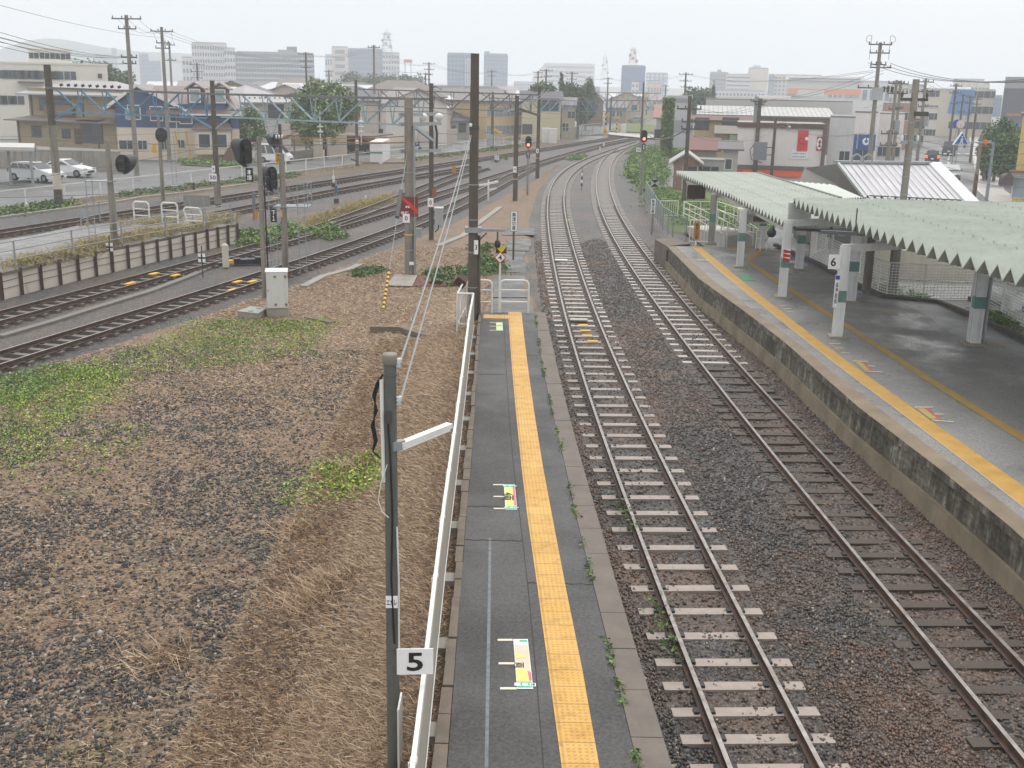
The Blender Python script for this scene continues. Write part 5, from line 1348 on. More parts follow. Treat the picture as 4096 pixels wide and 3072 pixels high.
# ================================================================ CANOPY OVER THE WIDE PLATFORM
ROOFG=M('canopy_sheet',C(162,169,160),.5,.16,.55,streak=.35,stain=C(128,132,116));LAP=M('lap_grey',C(138,144,136),.6,.2);VALLEY=M('valley_shade',C(92,98,90),.7,.2)
SOFF=M('canopy_steel',C(196,198,194),.55,.12,1.5,streak=.3,stain=C(110,104,96))
def zig_roof(ex,bx,y0,y1,z,amp,pitch,name,slope=0.0):
 """folded sheet: ridges run across the platform; ex/bx give front and back x at y"""
 n=int((y1-y0)/(pitch/2));b=MB();vs=[]
 for i in range(n+1):
  y=y0+i*pitch/2;zz=z+(amp if i%2 else-amp)
  x0,x1=ex(y),bx(y)
  for k in range(2):
   x=x0+(x1-x0)*k;vs.append((x,y,zz+slope*(x-x0)))
 b.add(vs,[(2*i,2*i+1,2*i+3,2*i+2)for i in range(n)])
 k0=len(b.v)
 b.add([(x+(.0 if j%2==0 else 0),y,zz-.035)for j,(x,y,zz)in enumerate(vs)],[(2*i+2,2*i+3,2*i+1,2*i)for i in range(n)])
 b.f+=[(2*i+2,k0+2*i+2,k0+2*i,2*i)for i in range(n)]
 q=b.build(name,ROOFG,can)
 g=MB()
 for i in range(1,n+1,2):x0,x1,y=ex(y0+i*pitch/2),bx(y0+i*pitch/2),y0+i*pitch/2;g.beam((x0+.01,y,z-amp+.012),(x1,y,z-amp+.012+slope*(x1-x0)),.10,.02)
 g.build('valley_shade_line',VALLEY,q)  # dark strips painted in as the shade of the roof folds
 for fr_ in(.24,.5,.76):
  g=MB();P_=[(x0_+(x1_-x0_)*fr_,y,(z+(amp if i%2 else-amp))+.008)for i in range(n+1)for y in(y0+i*pitch/2,)for x0_,x1_ in((ex(y),bx(y)),)]
  g.add(P_+[(x+.045,y,zz)for x,y,zz in P_],[(i,n+1+i,n+2+i,i+1)for i in range(n)]);g.build('sheet_lap',LAP,q)
 g=MB()
 for i in range(0,n+1,2):
  for fr_ in(.08,.37,.63,.9):y=y0+i*pitch/2;g.box((ex(y)+(bx(y)-ex(y))*fr_,y,z-amp+.02),(.06,.06,.05))if i%4==0 else g.box((ex(y)+(bx(y)-ex(y))*fr_,y,z+amp*(1 if False else-1)+.02),(.04,.04,.04))
 tag(g.build('fixing_bolts',DGREY,q),kind='stuff')
 return q
can=thing('platform_canopy','pale green folded sheet canopy on white steel columns above the wide platform','canopy',(9.4,30,.9))
e2=sorted([at(u,v,4.2)for u,v in((3151,798),(3350,877),(3547,950),(3750,1014),(3952.6,1072),(4096,1119))],key=lambda p:p.y)
e2=ext(e2,5.0)
ex2=lambda y:np.interp(y,[p.y for p in e2],[p.x for p in e2])
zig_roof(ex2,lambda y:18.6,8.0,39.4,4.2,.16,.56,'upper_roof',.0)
e1=sorted([at(u,v,3.45)for u,v in((2697.7,689),(2920,782),(3144,898))],key=lambda p:p.y)
s1_=sorted([at(u,v,3.45)for u,v in((3026,698),(3180,746),(3339,794.5))],key=lambda p:p.y)
ex1=lambda y:np.interp(y,[p.y for p in e1],[p.x for p in e1])
bx1=lambda y:np.interp(y,[p.y for p in s1_],[p.x for p in s1_])
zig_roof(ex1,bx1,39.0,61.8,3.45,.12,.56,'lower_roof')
MB().beam((bx1(48)+.05,48,3.5),(bx1(61.8)+.05,61.8,3.5),.12,.2).build('gutter',M('gutter_grey',C(120,124,116),.6,.2),can)
FASC=M('fascia_white',C(206,208,204),.5,.08)
MB().beam((ex1(39.1)+.12,39.2,3.86),(ex1(39.1)+1.0,39.5,3.86),.06,.62).build('end_fascia',FASC,can)
MB().sweep([(ex2(y)+1.3,y,3.86)for y in(8,14,20,26,32,39.2)],[(-.09,-.15),(.09,-.15),(.09,.15),(-.09,.15)]).build('girder',SOFF,can)
MB().beam((12.0,8.0,3.8),(11.7,39.2,3.8),.16,.3).build('girder',SOFF,can)
MB().sweep([(ex1(y)+.4,y,3.16)for y in(39.6,46,53,60.5)],[(-.08,-.12),(.08,-.12),(.08,.12),(-.08,.12)]).build('girder',SOFF,can)
MB().beam((11.6,39.6,3.12),(11.3,60.5,3.12),.16,.26).build('girder',SOFF,can)
GBAND=M('band_green',C(92,132,124),.5,.12)
def column(uv,ztop,w,band_=True,mat=WCOL,extra=None,d=None):
 P=at(*uv,.9);rz=R(-6);d=d or w
 b=MB().box((P.x,P.y,(.9+ztop)/2),(w,d*.35,ztop-.9),rz)
 b.box((P.x,P.y-d*.4,(.9+ztop)/2),(w*.96,d*.25,ztop-.9),rz);b.box((P.x,P.y+d*.4,(.9+ztop)/2),(w*.96,d*.25,ztop-.9),rz)
 q=b.build('column',mat,can)
 if band_:MB().box((P.x,P.y,2.15),(w*1.05,d*1.12,.34),rz).build('green_band',GBAND,q)
 MB().box((P.x,P.y,.93),(w*1.9,d*1.9,.06),rz).build('base_plate',M('plate_conc',C(150,142,128),.8,.15),q)
 return P
front=[((2843.5,977),3.2),((2958,1068.6),3.2),((3127.5,1190),3.55),((3347,1349),3.6)]
for i,(uv,zt)in enumerate(front):
 P=column(uv,zt,.26,True,WCOL if i else M('column_grey',C(150,150,144),.6,.2,streak=.4),d=.28)
 MB().beam((P.x-.1,P.y,zt-.05),(P.x+3.0,P.y,zt+.15),.14,.22).build('cross_beam',SOFF,can)
 if i==3:
  FP6=P
 if i==2:FP5=P
for uv,zt in(((3043,997.6),3.2),((3195,1078.7),3.5),((3401,1207),3.8)):
 P=column(uv,zt,.30,True,d=.3)
P=column((3892,1376),4.1,.30,True,d=.34)
MB().tube((P.x+.3,P.y+.05,.9),(P.x+.3,P.y+.05,4.0),.06).build('downpipe',GALV,can)
MB().beam((10.7,P.y,3.95),(18,P.y,3.95),.16,.26).build('cross_beam',SOFF,can)
for y_ in(25.5,19.0):MB().beam((11.2,y_,3.95),(18,y_,3.95),.16,.26).build('cross_beam',SOFF,can)
o=thing('platform_number','white plate with a 6 fixed to a canopy column above the platform','sign',(FP6.x-.28,FP6.y-.15,2.6))
z6=hg(FP6,1045);MB().box((FP6.x-.33,FP6.y-.17,z6),(.34,.02,.42)).build('plate',WHITE,o);lettering('6',(FP6.x-.36,FP6.y-.183,z6),.15,.25,0,INK,o)
o=thing('station_name_strip','narrow white vertical name strip with a blue top on the column with the 6 plate','sign',(FP6.x-.2,FP6.y-.2,1.6))
za,zb=hg(FP6,1095),hg(FP6,1225)
MB().box((FP6.x-.2,FP6.y-.2,(za+zb)/2),(.13,.02,za-zb)).build('strip',WHITE,o)
MB().box((FP6.x-.2,FP6.y-.213,za-.08),(.12,.006,.12)).build('blue_top',M('sign_blue',C(40,70,160),.5,.05),o)
lettering('会\n津\n若\n松',(FP6.x-.2,FP6.y-.213,(za+zb)/2-.05),.085,(za-zb)*.66,0,M('sign_ink_blue',C(50,60,90)),o)
o=thing('striped_plate','red and white diagonally striped plate on the third front column','sign',(FP5.x,FP5.y-.2,2.3))
z5=hg(FP5,1017);w_,h_=.25,.42
MB().box((FP5.x,FP5.y-.17,z5),(w_,.02,h_)).build('plate',WHITE,o)
for k in range(3):
 b0=z5-h_/2+k*.14;MB().add([(FP5.x-w_/2,FP5.y-.183,b0),(FP5.x+w_/2,FP5.y-.183,max(b0-.0,z5-h_/2)+.07-.07),(FP5.x+w_/2,FP5.y-.183,b0+.07),(FP5.x-w_/2,FP5.y-.183,b0+.13)],[(0,1,2,3)]).build('red_stripe',REDP,o)
P=at(2885,800,2.6);Pm=Vector((8.75,55.0,2.55))
c=far(2785,768,55.5)
o=thing('platform_mirror','rounded square dark mirror with an amber edge hanging at the tip of the canopy','mirror',c)
w_,h_=.44,.34
poly=[(c.x+sx*(w_-.08)+.08*math.cos(t),c.z+sz*(h_-.08)+.08*math.sin(t))for sx,sz,t0 in((1,1,0),(-1,1,90),(-1,-1,180),(1,-1,270))for t in(R(t0),R(t0+45),R(t0+90))]
MB().sidep(poly,c.y-.03,c.y+.03).build('frame',BROWN,o)
MB().sidep([(c.x+(x-c.x)*.92,c.z+(z-c.z)*.9)for x,z in poly],c.y-.036,c.y-.031).build('glass',M('mirror_glass',C(96,84,66),.08,.2,1,metal=.9),o)
MB().beam((c.x+.2,c.y+.03,c.z+.25),(9.2,55.4,3.2),.05,.06).build('bracket',DGREY,o)
c=far(3086,930,41.5)
o=thing('loudspeaker','round dark lamp hanging from the canopy edge between two front columns','lamp',c)
MB().lathe([(0,.22),(.05,.2),(.16,.05),(.17,-.06),(.1,-.16),(0,-.18)],c,12).build('head',BLACK,o,smooth=True)
MB().tube(c+Vector((0,0,.15)),(c.x+.05,c.y,3.25),.02).build('stem',DGREY,o)
for(u,v),w_,lab in(((3420,930),2.0,'long lamp fitting hanging below the upper canopy roof'),((3230,915),1.6,'lamp fitting below the canopy, behind the third column')):
 c=far(u,v,34 if w_==2 else 43)
 o=thing('lamp_fitting',lab,'lamp',c);MB().beam(c-Vector((w_/2,0,0)),c+Vector((w_/2,-.6,0)),.12,.1).build('housing',M('fitting_dark',C(80,84,86),.5,.1),o);MB().tube(c,c+Vector((0,0,.7)),.02).build('stem',DGREY,o)
c=far(3030,862,47);o=thing('ceiling_box','pale grey equipment box hanging under the lower canopy roof','box',c)
MB().box(c,(1.6,.8,.55),R(-8)).build('case',M('beige_box',C(186,182,166),.6,.08),o);MB().box(c-Vector((0,.42,.1)),(.5,.04,.2),R(-8)).build('grille',DGREY,o)
# ================================================================ RAMP, FENCES, STATION
def rail_fence(pts,h,label,bars=(1.0,.5),pr=.03,br=.022,step=1.3,mat=WPAINT,name='handrail',cat='handrail',group=None):
 o=thing(name,label,cat,pts[0],0,group)
 for i,(a,b_)in enumerate(zip(pts,pts[1:])):
  a,b_=Vector(a),Vector(b_);L=(b_-a).length;n=max(1,round(L/step))
  for k in range(n+(1 if i==len(pts)-2 else 0)):
   p=a.lerp(b_,k/n);MB().tube(p,p+Vector((0,0,h)),pr,n=6).build('post',mat,o)
 for t in bars:MB().path([Vector(p)+Vector((0,0,h*t))for p in pts],br,6).build('rail',mat,o)
 return o
def on(lst,z):return[at(u,v,z)for u,v in lst]
rail_fence(on(((2732,868),(2866,868),(2968,905),(3032,955)),.3),.95,'white handrail at the back of the ramp beside the grass')
rail_fence(on(((2734,872),(2800,905),(2905,965),(2905,990)),.5),.95,'white handrail in front of the ramp, behind the first front column',(1,.62,.3))
rail_fence(on(((2870,895),(2940,935),(3010,978)),.55),.8,'low white handrail along the middle of the ramp',(1,.5))
rail_fence(on(((3022,1000),(3040,1003),(3065,1003)),.9),.9,'short white handrail end next to the second back column',(1,.6))
o=thing('ramp','concrete access ramp rising to the wide platform behind the white handrails','ramp',at(2900,940,.6))
q=on(((2745,880),(2860,876),(3030,965),(2900,985)),.45);zz=[.0,.0,.8,.85]
MB().add([(p.x,p.y,z_+.1)for p,z_ in zip(q,zz)]+[(p.x,p.y,-.3)for p in q],[(3,2,1,0),(0,1,5,4),(1,2,6,5),(2,3,7,6),(3,0,4,7)]).build('slab',CONC_L,o)
def picket(a,b_,h,n,label,name='picket_fence'):
 o=thing(name,label,'fence',a)
 a,b_=Vector(a),Vector(b_);H=Vector((0,0,h))
 MB().path([a,a+H,b_+H,b_],.03,6).build('frame',WPAINT,o);MB().tube(a+Vector((0,0,.1)),b_+Vector((0,0,.1)),.022).build('bottom_rail',WPAINT,o)
 for i in range(1,n):p=a.lerp(b_,i/n);MB().tube(p+Vector((0,0,.1)),p+H,.013,n=5).build('picket',WPAINT,o)
picket(at(2757,974,.9),at(2838,976,.9),1.1,7,'white picket gate panel beside the first canopy column')
picket(at(2640,867,.1),at(2710,868,.1),1.0,8,'separate white picket panel standing by the grass next to the wire fence')
def mesh_fence(pts,h,label,mat,nv=8,nh=10,step=2.0,name='mesh_fence',wr=.009,pr=.03,feet=False,dv=.15):
 o=thing(name,label,'fence',pts[0]);H=Vector((0,0,h));k=0
 for a,b_ in zip(pts,pts[1:]):
  a,b_=Vector(a),Vector(b_);L=(b_-a).length;n=max(1,round(L/step))
  for i in range(n):
   p,q=a.lerp(b_,i/n),a.lerp(b_,(i+1)/n)
   MB().tube(p,p+H,pr,n=6).build('post',mat,o)
   if feet:MB().box(p+Vector((0,0,.06)),(.34,.24,.16)).build('foot',CURB,o)
   m_=MB()
   for j in range(nh):m_.beam(p+H*(.04+.95*j/(nh-1)),q+H*(.04+.95*j/(nh-1)),wr*1.6,wr*1.6)
   nn=max(2,int((q-p).length/dv))
   for j in range(1,nn):c_=p.lerp(q,j/nn);m_.beam(c_+H*.04,c_+H*.99,wr,wr)
   m_.build('mesh_panel',mat,o)
   MB().tube(p+H,q+H,pr*.7,n=6).build('top_rail',mat,o);MB().tube(p+H*.04,q+H*.04,pr*.6,n=6).build('bottom_rail',mat,o)
 MB().tube(Vector(pts[-1]),Vector(pts[-1])+H,pr,n=6).build('post',mat,o)
 return o
mesh_fence(on(((2580,800),(2612,862),(2650,925),(2690,952),(2742,974)),.1),1.35,'grey wire mesh fence curving along the track end of the wide platform',GALV,nh=12,wr=.008,step=1.8)
mf=on(((3236,1036),(3300,1070),(3400,1122),(3510,1178),(3545,1190),(3690,1199),(3884,1200)),.9)
mesh_fence(mf,1.25,'white mesh fence behind the canopy columns on the wide platform',WPAINT,nh=13,wr=.012,step=2.2,dv=.12)
mesh_fence(on(((3895,1204),(4003,1262),(4120,1325)),.9),1.25,'white mesh fence with concrete feet on the right, in front of the white van',WPAINT,nh=13,wr=.012,step=1.9,feet=True,dv=.12)
mesh_fence([at(3236,1036,.9),at(3262,1012,.9),at(3300,1000,.9)],1.25,'short white mesh fence return at the far end of the platform fence',WPAINT,nh=13,wr=.007,dv=.12)
struct(MB().add([(11.9,39.8,.86),(34,34,.86),(36,50,-.28),(13,56,-.28)],[(0,1,2),(0,2,3)]).build('forecourt',ASPH_WET));struct(MB().add([(13,56,-.38),(60,46,-.38),(60,140,-.38),(26,140,-.38),(18,84,-.38)],[tuple(range(5))]).build('forecourt',ASPH_ROAD))
struct(MB().add([(*at(u,v,-.25)[:2],-.23)for u,v in((2580,790),(2690,930),(3060,960),(3150,820),(2960,770),(2640,745))],[tuple(range(5,-1,-1))]).build('grass_plot',M('grass_ground',C(92,108,52),.85,.4,2,bmp=.6)))
struct(MB().add([(*at(u,v,-.25)[:2],.885)for u,v in((3320,985),(3560,985),(3960,1090),(3960,1170),(3600,1160),(3450,1090))],[tuple(range(5,-1,-1))]).build('concrete_apron',CONC_L))if False else None
for uv,v,lab in(((3465,1168),930,'dark round pole under the canopy behind the white mesh fence'),((3556,1165),930,'second thinner pole under the canopy behind the white mesh fence')):
 P=at(*uv,.85);pole(lab,P,3.95,.16 if v==930 and uv[0]<3500 else .09,.15 if uv[0]<3500 else .09,M('under_pole',C(112,106,98),.7,.2),name='post')
o=tag(MB().beam((13.6,43.5,1.5),(22,42.0,1.5),.25,1.1).build('low_wall',M('beige_wall',C(200,194,178),.7,.12,streak=.3)),'low beige wall behind the white mesh fence, under the canopy','wall')
o=thing('flower_pots','small orange flowers in a planter on the ground behind the white mesh fence','planter',at(3490,1040,.9))
P=at(3490,1045,.9);MB().box((P.x,P.y,1.0),(.9,.25,.2)).build('trough',DGREY,o);b=MB()
for k in range(14):b.lathe([(0,.07),(.06,.02),(.0,-.03)],(P.x+random.uniform(-.42,.42),P.y+random.uniform(-.1,.1),1.15+random.uniform(-.03,.08)),5)
b.build('flowers',M('flower_orange',C(220,80,36),.6,.1),o)
# ---- station building with the pale standing seam roof
WROOF=M('station_roof',C(190,188,192),.35,.06,1.2)
EA,EB=at(3465,796,3.0),at(3862,815,3.0)
RA,RB=at(3354,652,4.35),at(3712,655,4.35)
o=thing('station_building','small station building with a pale standing seam roof and dark grey gable wall','building',(EA.x,EA.y,-.2))
TH=Vector((0,0,.14))
MB().add([EA,EB,RB,RA,EA-TH,EB-TH,RB-TH,RA-TH],[(0,1,2,3),(7,6,5,4),(0,4,5,1),(1,5,6,2),(2,6,7,3),(3,7,4,0)]).build('roof',WROOF,o)
for i in range(13):
 t=(i+.5)/13.2;MB().beam(EA.lerp(EB,t)+Vector((0,0,.02)),RA.lerp(RB,t)+Vector((0,0,.02)),.025,.03).build('seam',M('seam_grey',C(158,158,164),.4,.1),o)
MB().beam(RA+Vector((-.2,0,.06)),RB+Vector((.1,0,.06)),.4,.12).build('ridge_cap',GALV,o)
MB().beam(EA+Vector((.2,.25,.14)),EB+Vector((-.1,.25,.14)),.05,.05).build('snow_guard',DGREY,o)
for i in range(14):p=EA.lerp(EB,(i+.4)/14);MB().box((p.x,p.y+.25,p.z+.09),(.06,.12,.12)).build('snow_guard_clip',DGREY,o)
MB().beam(EA-Vector((0,.06,.16)),EB-Vector((0,.06,.16)),.14,.16).build('gutter',M('gutter_dark',C(110,108,104),.6,.1),o)
MB().beam(EB+Vector((.32,0,.05)),RB+Vector((.32,0,.05)),.66,.12).build('verge',M('verge_white',C(200,200,202),.4,.05),o)
MB().beam(EA+Vector((-.06,0,.03)),RA+Vector((-.06,0,.03)),.12,.14).build('verge',M('verge_grey',C(170,176,172),.4,.05),o)
GW=M('gable_dark',C(104,102,98),.75,.1,2)
MB().add([(EA.x+.1,EA.y+.3,-.3),(RA.x+.1,RA.y,-.3),(RA.x+.1,RA.y,RA.z-.15),(EA.x+.1,EA.y+.3,EA.z-.1)],[(0,3,2,1)]).build('gable_wall',GW,o)
MB().add([(EA.x+.1,EA.y+.3,-.3),(EB.x-.1,EB.y+.3,-.3),(EB.x-.1,EB.y+.3,EB.z-.15),(EA.x+.1,EA.y+.3,EA.z-.15)],[(0,1,2,3)]).build('front_wall',M('front_wall_grey',C(150,146,140),.75,.1),o)
MB().add([(EB.x-.1,EB.y+.3,-.3),(RB.x-.1,RB.y,-.3),(RB.x-.1,RB.y,RB.z-.15),(EB.x-.1,EB.y+.3,EB.z-.15)],[(0,1,2,3)]).build('side_wall',GW,o)
for u in(3406,3452):
 p=at(u,656,4.4);MB().path([p,p+Vector((.0,0,.35)),p+Vector((.25,0,.5)),p+Vector((.45,0,.35)),p+Vector((.45,0,0))],.05,6).build('roof_bracket',M('bracket_grey',C(150,150,146)),o)
A0,A1=at(3196,745,2.4),at(3345,700,2.4)
o=thing('station_annex','dark grey annex with a thin pale roof edge left of the station roof','building',(A0.x,A0.y,-.2))
AP=[at(3190,742,2.6),at(3218,672,3.3),at(3320,680,3.3),at(3352,655,4.2),at(3465,796,3.0)]
base=[Vector((p.x,p.y,-.3))for p in AP]
MB().add(AP+base,[(0,1,2,3,4)]+[(i+1,i,5+i,6+i)for i in range(4)]+[(9,5,0,4)]).build('wall',GW,o)
MB().path(AP[1:4],.06,6).build('roof_edge',GALV,o)
o=thing('passage_roof','white corrugated passage roof with a wavy edge between the canopy and the station roof','roof',at(3400,800,3.2))
b=MB();vs=[];n=40
for i in range(n+1):
 t=i/n;a=at(3060,712,3.35).lerp(at(3200,725,3.35),0).lerp(at(3205,724,3.35),t);
pA,pB,pC,pD=at(3110,722,3.5),at(3335,740,3.5),at(3450,790,3.3),at(3345,797,3.3)
for i in range(n+1):
 t=i/n;w_=.045*math.sin(t*n*math.pi/2)
 for s_ in(0,1):p=pA.lerp(pB,t)if s_==0 else pD.lerp(pC,t);vs.append(p+Vector((0,0,w_)))
b.add(vs,[(2*i,2*i+1,2*i+3,2*i+2)for i in range(n)]);b.build('sheet',M('sheet_white',C(206,212,204),.45,.08),o)
MB().beam(pC-Vector((.0,.05,.14)),pD-Vector((0,.05,.14)),.06,.18).build('edge_beam',DGREY,o)
for p in(pC,pD,pA,pB):MB().tube((p.x,p.y,.8),p-Vector((0,0,.1)),.06).build('post',GALV,o)
P=Vector((12.75,40.6,.86));cc_=far(3613,800,42.4);P=Vector((cc_.x,cc_.y,.86));
lean=far(3661,317,42.4)
o=pole('thick weathered pole rising in front of the pale station roof',P,lean.z,.135,.115,CONC_POLE,name='line_pole',lean=(0,0))
for k in range(7):band(o,P,3.2+k*.62,.135,GALV,.03)
MB().path([(P.x-.3,P.y-.1,3.7),(P.x-.4,P.y-.12,4.2),(P.x-.55,P.y-.12,4.35)],.05).build('spout',WPAINT,o)
xarm(o,P,hg(P,570),.35,R(20),GALV,2);xarm(o,P,hg(P,398),.5,R(10),DGREY,2)
MB().box((P.x+.25,P.y,hg(P,455)),(.5,.3,.16)).build('bracket',DGREY,o)
# ================================================================ BUILDINGS
def building(label,A,B,top,depth,wall,roof='flat',rh=1.5,rmat=None,wins=(),name='house',cat='house',base=-.4,over=.45,group=None,parapet=.0,side_wins=(),fr=FRAME,gl=GLASS,sq=None):
 A,B=Vector((A[0],A[1],0)),Vector((B[0],B[1],0))
 if sq or(sq is None and A.x>0):
  if A.x>0:n_=A.normalized();B=B*(A.dot(n_)/B.dot(n_))
  else:n_=B.normalized();A=A*(B.dot(n_)/A.dot(n_))
 d=B-A;w=d.length;rz=math.atan2(d.y,d.x)
 o=thing(name,label,cat,(A.x,A.y,base),rz,group)
 h=top-base
 rm=rmat or M('roof_grey',C(128,126,126),.6,.18,1.2,streak=.2)
 MB().box((w/2,depth/2,h/2),(w,depth,h)).build('wall',wall,o,world=False)
 v=over
 if roof=='flat':
  b=MB()
  if parapet:
   for c_,s_ in(((w/2,-.02,h+parapet/2),(w+.16,.2,parapet)),((w/2,depth+.02,h+parapet/2),(w+.16,.2,parapet)),((-.02,depth/2,h+parapet/2),(.2,depth-.2,parapet)),((w+.02,depth/2,h+parapet/2),(.2,depth-.2,parapet))):b.box(c_,s_)
   b.box((w/2,depth/2,h+.02),(w-.1,depth-.1,.04))
  else:b.box((w/2,depth/2,h+.08),(w+2*v,depth+2*v,.16))
  b.build('roof',rm,o,world=False)
 else:
  if roof=='gx':P=[(-v,-v,h),(w+v,-v,h),(w+v,depth+v,h),(-v,depth+v,h),(-v,depth/2,h+rh),(w+v,depth/2,h+rh)];F=[(0,1,5,4),(2,3,4,5)];G=[(0,depth/2),(w,depth/2)]
  elif roof=='gy':P=[(-v,-v,h),(w+v,-v,h),(w+v,depth+v,h),(-v,depth+v,h),(w/2,-v,h+rh),(w/2,depth+v,h+rh)];F=[(1,2,5,4),(3,0,4,5)]
  elif roof=='shed':P=[(-v,-v,h),(w+v,-v,h),(w+v,depth+v,h+rh),(-v,depth+v,h+rh)];F=[(0,1,2,3)]
  else:
   k=min(depth,w)*.5
   P=[(-v,-v,h),(w+v,-v,h),(w+v,depth+v,h),(-v,depth+v,h),(min(k,w/2-.1),depth/2,h+rh),(max(w-k,w/2+.1),depth/2,h+rh)];F=[(0,1,5,4),(2,3,4,5),(1,2,5),(3,0,4)]
  P2=P+[(x,y,z-.14)for x,y,z in P];n=len(P)
  F2=F+[tuple(n+i for i in reversed(f))for f in F]
  ring={'gx':(0,1,5,2,3,4),'gy':(0,4,1,2,5,3)}.get(roof,(0,1,2,3))
  F2+=[(ring[i],n+ring[i],n+ring[(i+1)%len(ring)],ring[(i+1)%len(ring)])for i in range(len(ring))]
  MB().add(P2,F2).build('roof',rm,o,world=False)
  if roof=='gy':MB().add([(0,0,h-.02),(w,0,h-.02),(w/2,0,h+rh*.96),(0,depth,h-.02),(w,depth,h-.02),(w/2,depth,h+rh*.96)],[(0,1,2),(5,4,3)]).build('gable',wall,o,world=False)
  if roof=='gx':MB().add([(0,0,h-.02),(0,depth,h-.02),(0,depth/2,h+rh*.96),(w,0,h-.02),(w,depth,h-.02),(w,depth/2,h+rh*.96)],[(2,1,0),(3,4,5)]).build('gable',wall,o,world=False)
  if roof=='shed':MB().add([(0,0,h-.1),(0,depth,h-.1),(0,depth,h+rh-.1),(w,0,h-.1),(w,depth,h-.1),(w,depth,h+rh-.1)],[(2,1,0),(3,4,5)]).build('gable',wall,o,world=False)
 for q in wins:
  s_,z_,ww,hh=q[:4];s_*=w
  f=MB().box((s_,-.02,z_+hh/2-base),(ww+.12,.07,hh+.12)).build('window',fr,o,world=False)
  k=MB();nn=2 if ww>.7 else 1
  for i in range(nn):k.box((s_-ww/2+ww*(i+.5)/nn,-.062,z_+hh/2-base),(ww/nn-.06,.02,hh-.04))
  k.build('pane',gl,f,world=False)
 for q in side_wins:
  s_,z_,ww,hh=q
  f=MB().box((-.02,s_*depth,z_+hh/2-base),(.07,ww+.12,hh+.12)).build('window',fr,o,world=False)
  MB().box((-.062,s_*depth,z_+hh/2-base),(.02,ww-.04,hh-.04)).build('pane',gl,f,world=False)
 return o
def extra(o,c,s,mat,name):return MB().box(c,s).build(name,mat,o,world=False)
# ---- right side: sheds and shop buildings beyond the canopy
SHEDW=M('shed_pink',C(150,116,108),.8,.25,1.5,streak=.3)
a,b_=at(2690,757,-.25),at(2790,757,-.25)
o=building('small weathered pink brown shed with a pale sheet gable roof by the weeds',a,b_,1.9,4.2,SHEDW,'gy',.95,M('shed_roof',C(178,172,168),.5,.2,1),(),'shed','shed',-.4,.4)
extra(o,(b_.x-a.x-.8,-.04,1.1),(1.3,.06,1.9),M('shed_door',C(168,166,160),.7,.1),'door');extra(o,(b_.x-a.x-.8,-.08,1.75),(1.1,.04,.6),GLASS,'window')
building('grey block wall hut with a row of small vents right of the pink shed',at(2755,748,-.25),at(2890,735,-.25),1.95,2.5,M('block_wall',C(158,154,150),.8,.12),'flat',wins=((.25,1.2,.5,.25),(.5,1.2,.5,.25),(.75,1.2,.5,.25)),name='hut',cat='hut',over=.05,fr=DGREY)
building('small grey rendered house with a dark pent roof in front of the white hall',at(2885,728,-.25),at(2945,722,-.25),2.7,5,M('render_grey',C(172,168,162),.8,.12,streak=.3),'shed',.5,M('tile_dark',C(92,90,90),.6,.2),((.4,.9,.6,.9),),over=.5)
building('low shed with a rusty red sheet roof between ivy and grey house',at(2765,690,-.25),at(2860,690,-.25),2.0,4,M('dull_wall',C(150,140,126),.8,.2),'shed',1.0,M('red_rust_roof',C(104,58,52),.6,.2,2),(),'shed','shed')
TANW=M('tan_wall',C(178,160,126),.8,.15,1,streak=.3)
Aq,Bq=at(2770,640,-.3),at(3000,640,-.3)
o=building('tan two storey house with a dark balcony, under the long snow white tiled roof',Aq,Bq,hg(Aq,478),9,TANW,'shed',.3,M('brown_edge',C(96,70,60),.7,.2),((.13,3.2,1.5,1.3),(.62,3.2,1.8,1.4),(.85,.8,1.2,1.3)),fr=FRAME_D,over=.6)
bw=(Bq-Aq).length
extra(o,(bw*.52,-.5,3.2),(3.2,.9,.1),DGREY,'balcony_floor');extra(o,(bw*.52,-.95,3.7),(3.2,.05,.9),M('balcony_bars',C(206,200,190),.6,.1),'balcony_rail')
extra(o,(bw*.66,-.6,2.6),(1.7,.4,2.6),M('rusty_green_sheet',C(150,158,132),.7,.25,2,streak=.5),'sheet_panel')
Aq2,Bq2=at(2790,600,-.3),at(3315,615,-.3)
o=building('long hall with a snow white tiled roof behind the shop buildings',Aq2,Bq2,hg(Aq2,458),8,M('brown_board',C(116,96,84),.8,.2,2,streak=.5),'shed',.95,None,(),'hall','hall')
TW=(Bq2-Aq2).length
for i in range(46):extra(o,(TW*(i+.5)/46,4,hg(Aq2,458)+.4+.62),(.07,8.6,.1),M('batten_grey',C(150,150,150)),'batten')if i<0 else None
rt=MB().add([(-.4,-.6,hg(Aq2,458)+.45),(TW+.4,-.6,hg(Aq2,458)+.45),(TW+.4,8.4,hg(Aq2,458)+1.5),(-.4,8.4,hg(Aq2,458)+1.5)],[(0,1,2,3)])
def tile_mat():
 mt,n,bs=newmat('white_tiles');v=objvec(n)
 br=nd(n,'ShaderNodeTexBrick');br.offset=0;br.inputs['Scale'].default_value=1.0
 br.inputs['Brick Width'].default_value=.62;br.inputs['Row Height'].default_value=.55;br.inputs['Mortar Size'].default_value=.055
 br.inputs['Color1'].default_value=C(196,195,194);br.inputs['Color2'].default_value=C(172,172,172);br.inputs['Mortar'].default_value=C(112,112,112)
 n.links.new(v,br.inputs['Vector']);n.links.new(br.outputs[0],bs.inputs['Base Color']);bs.inputs['Roughness'].default_value=.3
 return mt
rt.build('tile_covering',tile_mat(),o,world=False)
A3,B3=at(2940,695,-.3),at(3280,712,-.3)
WH=M('hall_white',C(222,216,212),.7,.06,1,streak=.12)
z3=hg(A3,495)
